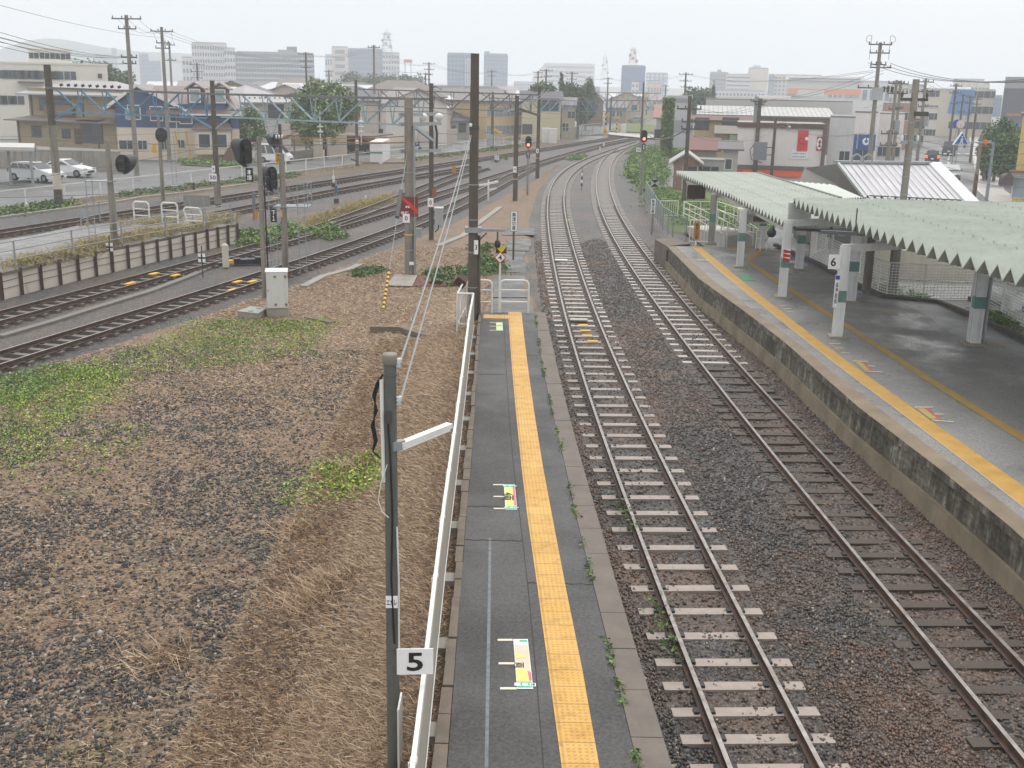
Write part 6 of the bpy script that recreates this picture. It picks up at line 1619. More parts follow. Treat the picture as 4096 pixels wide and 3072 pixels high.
o=building('big white windowless shop wall carrying a red poster, above an orange strip',A3,B3,z3,6,WH,'flat',1,M('flat_roof',C(150,146,142)),(),'shop_building','shop',over=.1)
w3=(B3-A3).length
for x0,x1,zt,zb,mt,nm in((-.02,1.0,658,676,M('dark_soffit',C(110,92,84),.8,.2),'soffit_band'),(-.02,.98,677,700,M('orange_strip',C(238,96,40),.5,.08),'orange_strip')):
 za,zb_=hg(A3,zt)+.4,hg(A3,zb)+.4;extra(o,(w3*(x0+x1)/2,-.06,(za+zb_)/2),(w3*(x1-x0),.14,za-zb_),mt,nm)
extra(o,(w3*.04,-.14,hg(A3,688)+.4),(w3*.1,.06,.5),M('strip_red',C(200,60,50),.5,.1),'red_end')
extra(o,(w3*1.0,-.1,(z3+.4)/2+.6),(.35,.3,z3-.6),M('brown_pillar',C(104,84,78),.7,.15),'pillar')
extra(o,(w3*.5,-.1,z3+.32),(w3+.3,.2,.5),M('brown_edge',C(96,70,60)),'eaves_band')
p_=lambda u:(at(u,705,-.3)-A3).length
px0,px1=p_(3178),p_(3220);zt,zb_=hg(A3,515)+.4,hg(A3,599)+.4
q=extra(o,((px0+px1)/2,-.05,(zt+zb_)/2),(px1-px0,.06,zt-zb_),M('poster_red',C(206,40,48),.5,.05),'poster')
extra(o,((px0+px1)/2,-.085,zt-.62*(zt-zb_)),((px1-px0)*.5,.01,.05),M('poster_dark',C(120,26,34)),'poster_mark')
b=MB();c_=((px0+px1)/2-.05,-.086,zt-.5*(zt-zb_))
b.path([(c_[0]+.28*math.cos(t),c_[1],c_[2]+.28*math.sin(t))for t in np.linspace(R(60),R(300),9)],.035,5);b.build('poster_mark',M('poster_dark',C(120,26,34)),o,world=False)
MB().lathe([(0,.01),(.17,0)],(px1-.12,-.09,zt-.38*(zt-zb_)),12,Matrix.Rotation(R(90),3,'X')).build('poster_dot',WHITE,o,world=False)
qx0,qx1=p_(3254),p_(3277);zt2,zb2=hg(A3,537)+.4,hg(A3,593)+.4
extra(o,((qx0+qx1)/2,-.05,(zt2+zb2)/2),(qx1-qx0,.06,zt2-zb2),M('sign_darkred',C(178,52,56),.5,.05),'round_sign')
MB().lathe([(0,.01),(.27,0)],((qx0+qx1)/2,-.09,(zt2+zb2)/2),16,Matrix.Diagonal((1,1,2.1))@Matrix.Rotation(R(90),3,'X')).build('round_sign_face',WHITE,o,world=False)
b=MB().box(((qx0+qx1)/2,-.1,(zt2+zb2)/2),(.12,.01,.7));b.box(((qx0+qx1)/2,-.1,(zt2+zb2)/2+.15),(.34,.01,.1));b.box(((qx0+qx1)/2,-.1,(zt2+zb2)/2-.25),(.34,.01,.1));b.build('round_sign_mark',M('poster_dark',C(120,26,34)),o,world=False)
b=MB().box((p_(3190),-.06,hg(A3,612)+.4),(1.6,.04,.8));b.build('white_notice',M('notice_white',C(228,228,230),.6,.05),o,world=False)
b=MB()
for r_ in range(2):
 for k in range(7):b.box((p_(3190)-.62+k*.2,-.085,hg(A3,607+12*r_)+.4),(.12,.01,.14 if k%3 else .08))
b.build('notice_writing',M('notice_ink',C(120,130,160)),o,world=False)
A4,B4=at(2660,605,-.3),at(2755,605,-.3)
o=building('pale grey windowless tower block with a darker band, ivy on its left edge',A4,B4,hg(A4,392),8,M('grey_block',C(186,186,192),.7,.06,1),'flat',name='building',cat='building',over=.0,parapet=.3,rmat=M('grey_block',C(186,186,192)))
w4=(B4-A4).length
for zt,zb_ in((480,530),(396,410)):
 za,zc=hg(A4,zt)+.4,hg(A4,zb_)+.4;extra(o,(w4*.5,-.02,(za+zc)/2),(w4*(.98 if zt>400 else .7),.05,za-zc),M('grey_band',C(150,150,158),.7,.08),'wall_band')
A5,B5=at(2755,590,-.3),at(3330,600,-.3)
building('long pale parapet building behind the white tiled roof',A5+Vector((3,6,0)),B5+Vector((4,6,0)),hg(A5,398),6,M('parapet_pale',C(190,190,186),.7,.06),'flat',name='building',cat='building',over=.0)
A6,B6=at(3300,705,-.3),at(3400,700,-.3)
building('pale grey annex with a blank upper storey right of the poster wall',A6,B6,hg(A6,470),7,M('annex_grey',C(198,198,198),.7,.08,streak=.2),'flat',wins=((.7,.8,1.0,1.4),),name='building',cat='building',over=.0)
A7,B7=at(3402,665,-.3),at(3490,668,-.3)
o=building('white shop with a blue fascia and white lettering above its entrance',A7,B7,hg(A7,450),9,WH,'flat',wins=((.5,-.1,2.2,1.8),),name='shop_building',cat='shop',over=.05)
w7=(B7-A7).length;SBLUE=M('shop_blue',C(40,82,150),.5,.08)
za,zc=hg(A7,536)+.4,hg(A7,600)+.4
extra(o,(w7*.62,-.1,(za+zc)/2),(w7*.78,.1,za-zc),SBLUE,'fascia');extra(o,(w7*.1,-.1,za/2),(w7*.14,.1,za),SBLUE,'blue_side_strip')
lettering('マケン\nマシナリー',Vector((A7.x,A7.y,0)).lerp(Vector((B7.x,B7.y,0)),.6)+Vector((.0,-.17,(za+zc)/2-.75)),2.3,1.0,math.atan2(B7.y-A7.y,B7.x-A7.x),WHITE,o,1.1)
b=MB().lathe([(.18,.01),(.42,.0)],(w7*.6,-.16,za-.75),14,Matrix.Rotation(R(90),3,'X'));b.build('round_logo',WHITE,o,world=False)
MB().box((w7*.6,-.165,za-.55),(.12,.01,.5)).build('round_logo',SBLUE,o,world=False)
def street_block(u0,v0,u1,v1,vt,label,mat,depth=9,roof='flat',rh=1.0,rm=None,rows=2,cols=2,ww=1.1,wh=1.1,z0=.9,fr=FRAME,gl=GLASS,name='building'):
 A,B=at(u0,v0,-.3),at(u1,v1,-.3);top=hg((A+B)/2,vt);w=(B-A).length
 fh=(top+.3)/max(rows,1)
 ws=[((c+.5)/cols,-.3+r*fh+min(z0,fh*.3),min(ww,w/cols*.7),min(wh,fh*.55))for r in range(rows)for c in range(cols)]
 return building(label,A,B,top,depth,mat,roof,rh,rm,ws,name,'building',over=.2 if roof!='flat' else 0,fr=fr,gl=gl)
street_block(3500,655,3600,645,455,'white building with a plain side wall beside the big leaning utility pole',WH,8,rows=1,cols=2)
o=street_block(3515,590,3640,580,415,'brown brick coloured flat block behind the utility pole',M('brick_pink',C(166,130,118),.8,.12,2),10,rows=2,cols=3)
street_block(3610,585,3690,570,470,'grey shop building with a rusty red roof edge along the street',M('shop_grey',C(176,172,166),.8,.12),9,'shed',.5,M('red_rust_roof',C(104,58,52)),rows=2,cols=3)
street_block(3660,560,3740,545,430,'pale two storey shop further along the street',M('pale_shop',C(204,200,192),.8,.1),9,rows=2,cols=3)
street_block(3720,530,3790,515,450,'dark fronted shop house near the far street crossing',M('dark_shop',C(130,126,124),.8,.15),9,'gx',1.2,None,rows=2,cols=3)
street_block(3780,505,3840,492,440,'small white roofed house at the far end of the street',M('pale_shop',C(204,200,192)),9,'gx',1.4,M('roof_pale',C(200,204,208)),rows=2,cols=2)
A,B=far(3690,480,235),far(3965,480,250);
o=building('cream school like block with a large blue cover sheet on its wall',A,B,far(3750,362,240).z,14,M('cream_block',C(204,198,182),.8,.08),'flat',wins=[((c+.5)/10,1.2+r*2.9,1.5,1.3)for r in range(3)for c in range(10)if not(c in(2,3))],name='building',cat='building',over=0,parapet=.4,rmat=M('cream_block',C(204,198,182)),gl=GLASS)
w_=(B-A).length;zt=far(3780,356,238).z;zb_=far(3780,442,238).z
MB().add([(w_*.22,-.2,zb_),(w_*.43,-.2,zb_-.4),(w_*.45,-.2,zt+.3),(w_*.25,-.2,zt+.3)],[(0,1,2,3)]).build('blue_sheet',M('sheet_blue',C(88,140,196),.5,.1,.6),o,world=False)
for k in range(4):MB().box((w_*(.28+.07*k),3,zt+1.6),(1.3,1.3,1.6)).build('roof_unit',M('unit_white',C(206,206,206)),o,world=False)
A,B=at(3990,560,-.3),at(4140,575,-.3)
o=building('dark grey scaffold wrapped tower at the right picture border',A,B,hg(A,312),14,M('wrap_grey',C(92,96,104),.8,.1,.8),'flat',name='tower',cat='tower',over=0)
wt=(B-A).length;extra(o,(wt*.5,-.05,hg(A,330)+.4),(wt,.06,2.0),M('wrap_pale',C(150,152,156)),'pale_top_band');extra(o,(wt*.25,-.05,hg(A,457)+.4),(wt*.35,.06,.4),M('amber_board',C(176,124,44)),'orange_band')
A,B=at(4045,815,-.3),at(4180,830,-.3)
o=building('yellow weathered building with a red tiled pent roof at the right border',A,B,hg(A,462),8,M('yellow_wall',C(206,182,116),.8,.15,1.5,streak=.4,stain=C(150,110,80)),'flat',wins=((.35,.2,1.8,1.5),),name='shop_building',cat='shop',over=.15,rmat=M('roof_brown',C(120,84,74)),gl=GLASS_L)
extra(o,(1.8,-.5,2.6),(4.5,1.2,.12),M('pent_red',C(120,76,66),.7,.2),'pent_roof');extra(o,(1.8,-.3,2.35),(4.2,.5,.4),M('pale_band',C(196,194,190)),'fascia')
o=thing('round_awning','dark round topped awning hanging at the left corner of the yellow building','awning',(A.x-.6,A.y,1.5))
MB().sidep([(A.x-.7+.42*math.cos(t),1.6+.42*math.sin(t))for t in np.linspace(0,math.pi,8)]+[(A.x-1.12,1.1),(A.x-.28,1.1)],A.y-.5,A.y+.2).build('cover',M('awning_dark',C(92,80,80),.6,.2),o)
# ---- street
rd=[(at(u0,v,-.3),at(u1,v,-.3))for u0,u1,v in((3740,3902,760),(3700,3900,690),(3690,3892,640),(3715,3888,610),(3748,3880,570),(3775,3872,540),(3800,3866,510),(3822,3862,480),(3838,3860,455))]
rd=[(Vector((a_.x-6,a_.y-30,0)),Vector((b_.x-9,b_.y-30,0)))for a_,b_ in rd[:1]]+rd
struct(MB().strip([Vector((a_.x,a_.y,-.335))for a_,_ in rd],[Vector((b_.x,b_.y,-.335))for _,b_ in rd]).build('road',ASPH_ROAD))
pv=[(b_,b_+Vector((2.3,-.6,0)))for _,b_ in rd]
struct(MB().strip([Vector((a_.x+.2,a_.y,-.20))for a_,_ in pv],[Vector((b_.x,b_.y,-.20))for _,b_ in pv]).build('pavement',M('pavement_grey',C(186,183,182),.4,.12,1)))
struct(MB().sweep([Vector((a_.x+.1,a_.y,-.34))for a_,_ in pv],[(-.1,0),(.1,0),(.1,.15),(-.1,.15)]).build('kerb',CONC_L))
struct(MB().strip([Vector((b_.x+.0,b_.y,-.195))for _,b_ in pv[:6]],[Vector((b_.x+.8,b_.y,-.195))for _,b_ in pv[:6]]).build('kerb',M('dark_gutter',C(84,82,82),.8,.2)))
b=MB()
for i in range(7):
 p=rd[4][0].lerp(rd[4][1],(i+.5)/7)
 b.quad((p.x-.5,p.y-3,-.33),(p.x+.5,p.y-3,-.33),(p.x+.6,p.y-1.6,-.33),(p.x-.4,p.y-1.6,-.33))if i%2 else None
mid=[a_.lerp(b_,.5)for a_,b_ in rd[1:]]
for p,q in zip(mid,mid[1:]):
 n=max(2,int((q-p).length/6))
 for k in range(n):b.beam(p.lerp(q,k/n)+Vector((0,0,-.0355)),p.lerp(q,(k+.55)/n)+Vector((0,0,-.0355)),.14,.004)
struct(b.build('road_marking',M('road_white',C(206,206,204),.6,.1)))
A,B=at(3925,640,-.3),at(4000,665,-.3)
building('low tan block wall at the foot of the street trees on the right',A,B,hg(A,612),3,M('tan_block',C(164,146,122),.8,.15),'flat',name='wall',cat='wall',over=.03)
o=tag(MB().beam(at(3935,690,.5),at(4050,560,1.2),.2,2.2).build('board_fence',M('board_brown',C(130,108,84),.8,.25,2)),'sloping brown board fence between the street trees and the yellow building','fence')
# ================================================================ LEFT: STREET, HOUSES
fen_b=[at(u,v,-.3)for u,v in((-60,850),(97.6,823.6),(297,799),(473,769),(553,766.6),(692,752),(836,731),(955.6,718),(1163,691),(1339,669),(1413.6,654),(1584,639.7),(1776.6,616.6),(1950,595),(2087,576),(2180,560))]
fx_,fy_=np.array([p.x for p in fen_b]),np.array([p.y for p in fen_b]);cf=np.polyfit(fy_,fx_,2)
fl=lambda y:float(np.polyval(cf,y))
ysf=np.linspace(48,172,40)
st_l=[Vector((fl(y)-7.4,y+2.6,-.3))for y in ysf];st_r=[Vector((fl(y)-.25,y,-.3))for y in ysf]
struct(MB().strip([p+Vector((0,0,.0))for p in st_l],st_r).build('street',ASPH_ROAD))
struct(MB().add([(-75,60,-.36),(fl(60)-7,60,-.36),(fl(118)-6,118,-.36),(-90,118,-.36)],[(0,1,2,3)]).build('parking_lot',asphalt('lot_asphalt',.12,.3)))
struct(MB().strip([Vector((fl(y)+.0,y,-.27))for y in ysf],[Vector((max(fl(y)+2.6,ctr_x(ctrG,y)-1.7),y,-.25))for y in ysf]).build('verge',M('earth_brown',C(98,84,68),.9,.4,.8,bmp=.6)))
o=thing('street_fence','long white post and rail fence between the left street and the tracks','fence',(fl(80),80,-.3))
y=50.0;prev=None
while y<170:
 p=Vector((fl(y),y,-.3));lean=random.uniform(-.06,.06)
 MB().beam(p,p+Vector((lean,0,1.12)),.09,.09).build('post',WPAINT,o)
 if prev:MB().beam(prev+Vector((0,0,1.1)),p+Vector((0,0,1.1)),.05,.06).build('top_rail',WPAINT,o);MB().beam(prev+Vector((0,0,.14)),p+Vector((0,0,.14)),.03,.04).build('bottom_rail',WPAINT,o)
 if prev:
  b=MB()
  for k in range(1,5):b.beam(prev+Vector((0,0,.14+.19*k)),p+Vector((0,0,.14+.19*k)),.008,.008)
  b.build('wires',GALV,o)
 prev=p;y+=3.3
RW=M('retaining_wall',C(150,144,136),.85,.2,.9,streak=.7,stain=C(92,86,76))
o=tag(MB().beam(at(-40,640,.3),at(480,655,.3),.5,2.2).build('retaining_wall',RW),'stained concrete retaining wall in front of the tan house','wall')
TAN=M('tan_house_wall',C(152,137,110),.85,.12,1.2,streak=.2)
DTIM=M('dark_timber',C(84,68,56),.7,.2)
ROOFD=M('roof_brown_grey',C(120,112,108),.65,.2,1.5,streak=.2)
ROOFP=M('roof_pinkish',C(142,132,132),.5,.12,1.0,streak=.15)
ROOFL=M('roof_light_grey',C(160,158,160),.45,.12,1.0,streak=.15)
A,B=at(73,566,.9),at(470,583,.9)
zl=hg(A,476)
o=building('tan two storey house with dark timbers and grey hip roofs behind the retaining wall',A,B,zl,8,TAN,'hip',1.0,ROOFD,((.2,1.5,1.2,1.1),(.5,1.5,1.0,.9),(.76,1.1,2.6,2.0)),base=.5,over=.9,fr=DTIM)
w1_=(B-A).length
U0,U1=w1_*.07,w1_*.99;zt=hg(A,372)
MB().box(((U0+U1)/2,4.6,(zl+zt)/2-.5+.3),(U1-U0,7,zt-zl+.6)).build('upper_wall',TAN,o,world=False)
b=MB();P_=[(U0-.9,.2,zt-.5),(U1+.6,.2,zt-.5),(U1+.6,9.0,zt-.5),(U0-.9,9.0,zt-.5),(U0+3,4.6,zt+.9),(U1-3,4.6,zt+.9)]
b.add(P_+[(x,y,z-.15)for x,y,z in P_],[(0,1,5,4),(2,3,4,5),(1,2,5),(3,0,4),(0,6,7,1),(1,7,8,2),(2,8,9,3),(3,9,6,0)]);b.build('upper_roof',ROOFL,o,world=False)
for s_ in(.1,.62,.985):MB().box((w1_*s_,1.06,(zl+zt)/2-.4),(.16,.1,zt-zl)).build('timber',DTIM,o,world=False)
for s_ in(.02,.82):MB().box((w1_*s_,-.03,(zl-.5)/2),(.16,.08,zl-.5)).build('timber',DTIM,o,world=False)
MB().box((w1_*.4,.95,zl+.55),(w1_*.28,.9,1.0)).build('balcony',M('balcony_wood',C(120,104,84),.8,.2),o,world=False)
for s_,ww in((.22,1.0),(.42,2.2)):
 f=MB().box((w1_*s_,1.06,zl+1.1),(ww,.1,1.3)).build('window',DTIM,o,world=False);MB().box((w1_*s_,1.0,zl+1.1),(ww*.85,.04,1.1)).build('pane',GLASS,f,world=False)
extra(o,(w1_*.76,-.4,3.35-.3),(3.2,.9,.1),ROOFD,'window_hood');extra(o,(w1_*.62,-.05,1.2),(.9,.06,1.6),DTIM,'door')
A,B=at(475,636,-.3),at(893,640,-.3)
CREAM=M('cream_wall',C(214,200,182),.8,.06,1.0,streak=.08);NAVY=M('navy_board',C(58,82,118),.6,.15,1.0)
zm=hg(A,508);zt=hg(A,412)
winL=[(.09,.7,1.6,.9),(.235,.7,.9,.9),(.44,.7,.8,.9),(.6,.9,.8,.8),(.84,.5,1.1,1.2)]
o=building('house with cream ground floor, navy blue upper floor and pinkish gabled roof with two dormers',A,B,zm,9,CREAM,'flat',1,NAVY,winL,base=-.4,over=.02)
wb=(B-A).length;k=.4
MB().box((wb*.52,4.5,(zm+zt)/2+k),(wb*1.045,9.1,zt-zm)).build('upper_wall',NAVY,o,world=False)
gx0,gx1,ga=-.3,wb*.66,wb*.22;zr=hg(A,336)+k;ze=zt+k
zl_=hg(A,430)+k;
MB().add([(0,-.08,ze-.3),(wb*.6,-.08,ze-.3),(ga,-.08,zr-.1)],[(0,1,2)]).build('gable',NAVY,o,world=False)
def slab_roof(P,nm,mt,parent,th=.16):
 n=len(P);return MB().add(list(P)+[(x,y,z-th)for x,y,z in P],[tuple(range(n)),tuple(range(2*n-1,n-1,-1))]+[(i,n+i,n+(i+1)%n,(i+1)%n)for i in range(n)]).build(nm,mt,parent,world=False)
slab_roof([(-1.0,-.5,ze-.55),(ga,-.5,zr),(ga,9,zr),(-1.0,9,ze-.55)][::-1],'roof',ROOFP,o)
slab_roof([(ga,-.5,zr),(wb*.70,-.5,ze-.75),(wb*.70,9,ze-.75),(ga,9,zr)][::-1],'roof',ROOFP,o)
for p,q in(((-1.0,-.55,ze-.6),(ga,-.55,zr-.05)),((ga,-.55,zr-.05),(wb*.70,-.55,ze-.8))):MB().beam(p,q,.1,.3).build('barge_board',WPAINT,o,world=False)
slab_roof([(wb*.3,-.9,ze-.9),(wb*1.2,-.9,ze-.9),(wb*.98,5.0,zr-.1),(wb*.3,5.0,zr-.1)],'roof',M('roof_pink_brown',C(124,108,104),.4,.12,1,streak=.1),o)
slab_roof([(wb*1.2,-.9,ze-.9),(wb*1.2,9.5,ze-.9),(wb*.98,5.0,zr-.1)],'roof',ROOFP,o)
MB().beam((wb*.62,-.95,ze-1.0),(wb*1.2,-.95,ze-1.0),.12,.16).build('gutter',WPAINT,o,world=False)
for u in(792,893):
 s_=(at(u,640,-.3)-A).length;zb=ze+.1
 MB().box((s_,.9,zb+.8),(1.5,2.2,1.7)).build('dormer',M('dormer_brown',C(104,72,70),.7,.15),o,world=False)
 slab_roof([(s_-1.0,-.5,zb+1.5),(s_,-.5,zb+2.15),(s_,3,zb+2.15),(s_-1.0,3,zb+1.5)][::-1],'dormer_roof',ROOFP,o);slab_roof([(s_,-.5,zb+2.15),(s_+1.0,-.5,zb+1.5),(s_+1.0,3,zb+1.5),(s_,3,zb+2.15)][::-1],'dormer_roof',ROOFP,o)
 f=MB().box((s_,-.22,zb+.75),(1.15,.08,1.4)).build('window',WPAINT,o,world=False);MB().box((s_,-.27,zb+.75),(.9,.03,1.15)).build('pane',GLASS_L,f,world=False)
for u,v in((518,448),(627,452),(708,455),(750,462)):
 s_=(at(u,640,-.3)-A).length;z_=hg(A,v)+k
 f=MB().box((s_,-.1,z_),(1.3,.08,1.5)).build('window',WPAINT,o,world=False);MB().box((s_,-.15,z_),(1.1,.03,1.3)).build('pane',GLASS,f,world=False)
for s_ in(.17,.57):MB().tube((wb*s_,-.12,0),(wb*s_,-.12,ze-.6),.05).build('downpipe',WPAINT,o,world=False)
for s_ in(.84,1.0):
 MB().box((wb*s_,-.5,2.0),(1.9,1.0,2.6)).build('bay_window',CREAM,o,world=False);slab_roof([(wb*s_-1.2,-1.3,3.3),(wb*s_+1.2,-1.3,3.3),(wb*s_+.8,-.1,3.9),(wb*s_-.8,-.1,3.9)],'bay_roof',M('roof_pink_brown',C(150,120,118)),o)
 f=MB().box((wb*s_,-1.03,2.1),(1.3,.06,1.5)).build('window',WPAINT,o,world=False);MB().box((wb*s_,-1.07,2.1),(1.1,.03,1.3)).build('pane',GLASS,f,world=False)
for s_ in(.60,.70):MB().beam((wb*s_,-.6,0),(wb*(s_-.045),-.1,3.0),.14,.05).build('yellow_prop',YEL,o,world=False)
MB().box((wb*1.13,.2,zm/2+.2),(.7,.7,zm+.4)).build('porch_column',CREAM,o,world=False);MB().box((wb*1.13,.2,(zm+zt)/2+.2),(.72,.72,zt-zm-.4)).build('porch_column',NAVY,o,world=False)
A2_,B2_=at(893,650,-.3),at(1005,655,-.3)
o=thing('arched_shelter','brown round topped shelter between the blue house and the white van','shelter',A2_)
L_=(B2_-A2_);b=MB();n=9;hh=hg(A2_,575)+.3;vs=[]
for i in range(n):
 t=math.pi/2*i/(n-1);p=A2_+L_*(.5*(1-math.cos(t)));z_=-.3+hh*math.sin(t)
 vs+=[(p.x,p.y,z_),(p.x-.5,p.y+5,z_)]
vs+=[(B2_.x,B2_.y,-.3+hh),(B2_.x-.5,B2_.y+5,-.3+hh)]
b.add(vs,[(2*i,2*i+1,2*i+3,2*i+2)for i in range(n)]);b.build('cover',M('shelter_brown',C(112,84,76),.7,.15),o)
b=MB().add([vs[2*i]for i in range(n+1)]+[(B2_.x,B2_.y,-.3)],[tuple(range(n+1,-1,-1))]);b.build('front',M('shelter_front',C(118,88,78),.8,.1),o)
struct(MB().add([(*at(u,v,-.2)[:2],-.28)for u,v in((720,655),(980,668),(1005,655),(900,642),(740,642))],[tuple(range(5))]).build('grass_plot',M('grass_green',C(66,92,40),.9,.3,3,bmp=.6)))
o=thing('carport','flat roofed grey carport at the left picture border with a wagon parked in it','carport',at(45,737,-.3))
c0,c1=at(-80,745,-.3),at(150,748,-.3);c2=c0+Vector((-2.2,5.4,0));c3=c1+Vector((-2.2,5.4,0));zc=hg(at(138,745,-.3),588)
MB().add([(p.x,p.y,zc)for p in(c0,c1,c3,c2)]+[(p.x,p.y,zc-.3)for p in(c0,c1,c3,c2)],[(0,1,2,3),(7,6,5,4),(0,4,5,1),(1,5,6,2),(2,6,7,3),(3,7,4,0)]).build('roof',M('carport_roof',C(186,186,180),.5,.12),o)
for p in(at(45,737,-.3),at(133,745,-.3),c3,c2):MB().box((p.x,p.y,zc/2-.3),(.16,.16,zc+.3)).build('post',GALV,o)
TAILR=M('tail_light',C(170,30,30),.25,.1);LAMPW=M('headlight_glass',C(220,222,224),.12,.05);HUB=M('wheel_rim',C(150,152,156),.3,.1,metal=.6)
def car(kind,label,P,rz,paint,L=4.5,W_=1.72,H=1.5,lit=False,group=None):
 o=thing('parked_car' if group else 'car',label,'car',P,rz,group)
 h2=L/2;wz=.32
 if kind=='wagon':low=[(-h2,.35),(-h2+.1,.95),(h2-1.35,.98),(h2-.25,.78),(h2,.55),(h2-.05,.28),(-h2+.05,.28)];cab=[(-h2+.08,.93),(-h2+.35,H-.05),(h2-2.35,H),(h2-1.25,.95)]
 elif kind=='sedan':low=[(-h2,.4),(-h2+.08,.88),(-h2+1.0,.95),(h2-1.45,.95),(h2-.3,.75),(h2,.55),(h2-.05,.26),(-h2+.05,.26)];cab=[(-h2+.75,.92),(-h2+1.55,H-.02),(h2-2.2,H),(h2-1.3,.93)]
 elif kind=='van':low=[(-h2,.35),(-h2+.02,1.0),(h2-.35,1.0),(h2-.04,.75),(h2,.3),(-h2+.05,.28)];cab=[(-h2+.03,.98),(-h2+.18,H),(h2-1.15,H),(h2-.35,.98)]
 else:low=[(-h2,.4),(-h2+.05,.95),(h2-1.05,.98),(h2-.2,.82),(h2,.5),(h2-.05,.26),(-h2+.05,.26)];cab=[(-h2+.1,.93),(-h2+.4,H),(h2-1.75,H),(h2-.95,.95)]
 me=MB().sidep(low,-W_/2,W_/2,.07,.6).build('body',paint,o,world=False)
 bm=bmesh.new();bm.from_mesh(me.data);bmesh.ops.bevel(bm,geom=bm.edges[:],offset=.05,segments=2,affect='EDGES');bm.to_mesh(me.data);bm.free()
 cb=MB().sidep(cab,-W_/2+.05,W_/2-.05,.13,1.1).build('cabin',paint,o,world=False)
 bm=bmesh.new();bm.from_mesh(cb.data);bmesh.ops.bevel(bm,geom=bm.edges[:],offset=.04,segments=2,affect='EDGES');bm.to_mesh(cb.data);bm.free()
 xs=[cab[0][0]+.25,cab[3][0]-.2];z0,z1=1.0,H-.12
 for sg in(-1,1):
  y0,y1=sg*(W_/2-.035),sg*(W_/2-.155)
  n=3 if kind in('wagon','van')else 2
  tA,tB=(cab[1][0]+.1),(cab[2][0]-.05)
  for i in range(n):
   a0=xs[0]+(xs[1]-xs[0])*i/n+.05;a1=xs[0]+(xs[1]-xs[0])*(i+1)/n-.05
   b0=tA+(tB-tA)*i/n+.05;b1=tA+(tB-tA)*(i+1)/n-.05
   v_=[(a0,y0,z0),(a1,y0,z0),(b1,y1,z1),(b0,y1,z1)]
   MB().add(v_,[(0,1,2,3)if sg<0 else(3,2,1,0)]).build('side_window',GLASS,o,world=False)
 for(p,q),off,nm in(((cab[3],cab[2]),1,'windscreen'),((cab[0],cab[1]),-1,'rear_window')):
  f=lambda t,e_:(p[0]+(q[0]-p[0])*t+.03*off,p[1]+(q[1]-p[1])*t+.015)
  (xa,za),(xb,zb_)=f(.1,0),f(.9,0);ya,yb=W_/2-.16,W_/2-.26
  MB().add([(xa,-ya,za),(xa,ya,za),(xb,yb,zb_),(xb,-yb,zb_)],[(0,1,2,3)if off>0 else(3,2,1,0)]).build(nm,GLASS,o,world=False)
 for sx in(-h2+.75,h2-.8):
  for sg in(-1,1):
   wq=MB().tube((sx,sg*(W_/2-.2),wz),(sx,sg*(W_/2+.015),wz),.31,n=16).build('wheel',RUBBER,o,world=False)
   MB().tube((sx,sg*(W_/2+.005),wz),(sx,sg*(W_/2+.025),wz),.19,n=10).build('rim',HUB,wq,world=False)
 for sg in(-1,1):
  MB().box((h2-.12,sg*(W_/2-.25),.68),(.2,.34,.14)).build('headlight',LAMPW,o,world=False)
  MB().box((-h2+.03,sg*(W_/2-.16),.82),(.1,.18,.3)).build('tail_light',M('brake_light_lit',(1,.05,.03,1),.3,0,emit=3.0)if lit else TAILR,o,world=False)
  MB().box((cab[3][0]-.15,sg*(W_/2+.06),1.0),(.1,.16,.12)).build('mirror',paint,o,world=False)
 MB().box((h2-.01,0,.45),(.06,.9,.16)).build('grille',BLACK,o,world=False);MB().box((-h2,0,.6),(.04,.34,.16)).build('number_plate',WHITE,o,world=False)
 return o
CW=M('car_white',C(224,226,226),.25,.03);CB=M('car_black',C(26,28,32),.2,.1);CS=M('car_silver',C(168,172,176),.25,.05,metal=.5);CD=M('car_grey_green',C(72,82,80),.25,.08)
car('wagon','white estate car parked under the grey carport on the left',Vector((*at(150,724,-.3)[:2],-.3)),R(-22),CW,4.6,1.7,1.5,group='cars parked left of the tracks')
car('sedan','white low car parked just behind the white estate car',Vector((*at(268,704,-.3)[:2],-.3)),R(-12),CW,4.6,1.78,1.42,group='cars parked left of the tracks')
car('van','white boxy kei van parked in front of the brown shelter',Vector((*at(1100,652,-.3)[:2],-.3)),R(-8),CW,3.5,1.5,1.9,group='cars parked left of the tracks')
car('hatch','black car parked in the dark carport behind the white trackside hut',Vector((*at(1440,612,-.3)[:2],-.3)),R(-15),CB,4.2,1.7,1.6,group='cars parked left of the tracks')
car('hatch','small silver car parked far away beyond the level crossing',Vector((*at(2545,492,-.3)[:2],-.3)),R(160),CS,4.0,1.65,1.5)
dR=(rd[4][0]-rd[2][0]);rr=math.atan2(dR.y,dR.x)
car('hatch','small dark car with lit red brake lights seen from behind on the street',Vector((*at(3727,652,-.3)[:2],-.3)),rr,M('car_dark',C(58,56,60),.25,.1),3.6,1.6,1.55,lit=True)
car('van','dark boxy van driving further along the street',Vector((*at(3793,620,-.3)[:2],-.3)),rr,CD,3.8,1.7,1.9)
car('sedan','grey car coming towards the viewer on the street, half hidden by the station roof',Vector((*at(3800,718,-.3)[:2],-.3)),rr+math.pi,M('car_grey',C(110,114,116),.22,.08,metal=.3),4.4,1.75,1.45)
P=at(4090,1250,.6)
car('van','white high van parked behind the white mesh fence at the right border',Vector((P.x+.9,P.y+.4,.55)),R(200),CW,4.6,1.7,2.0)
o=thing('scooter','small blue scooter parked by the street behind the thick field pole','scooter',at(1660,600,-.3));P=at(1660,600,-.3)
for x_ in(-.55,.55):MB().tube((P.x+x_,P.y-.05,.0),(P.x+x_,P.y+.05,.0),.26,n=12).build('wheel',RUBBER,o)
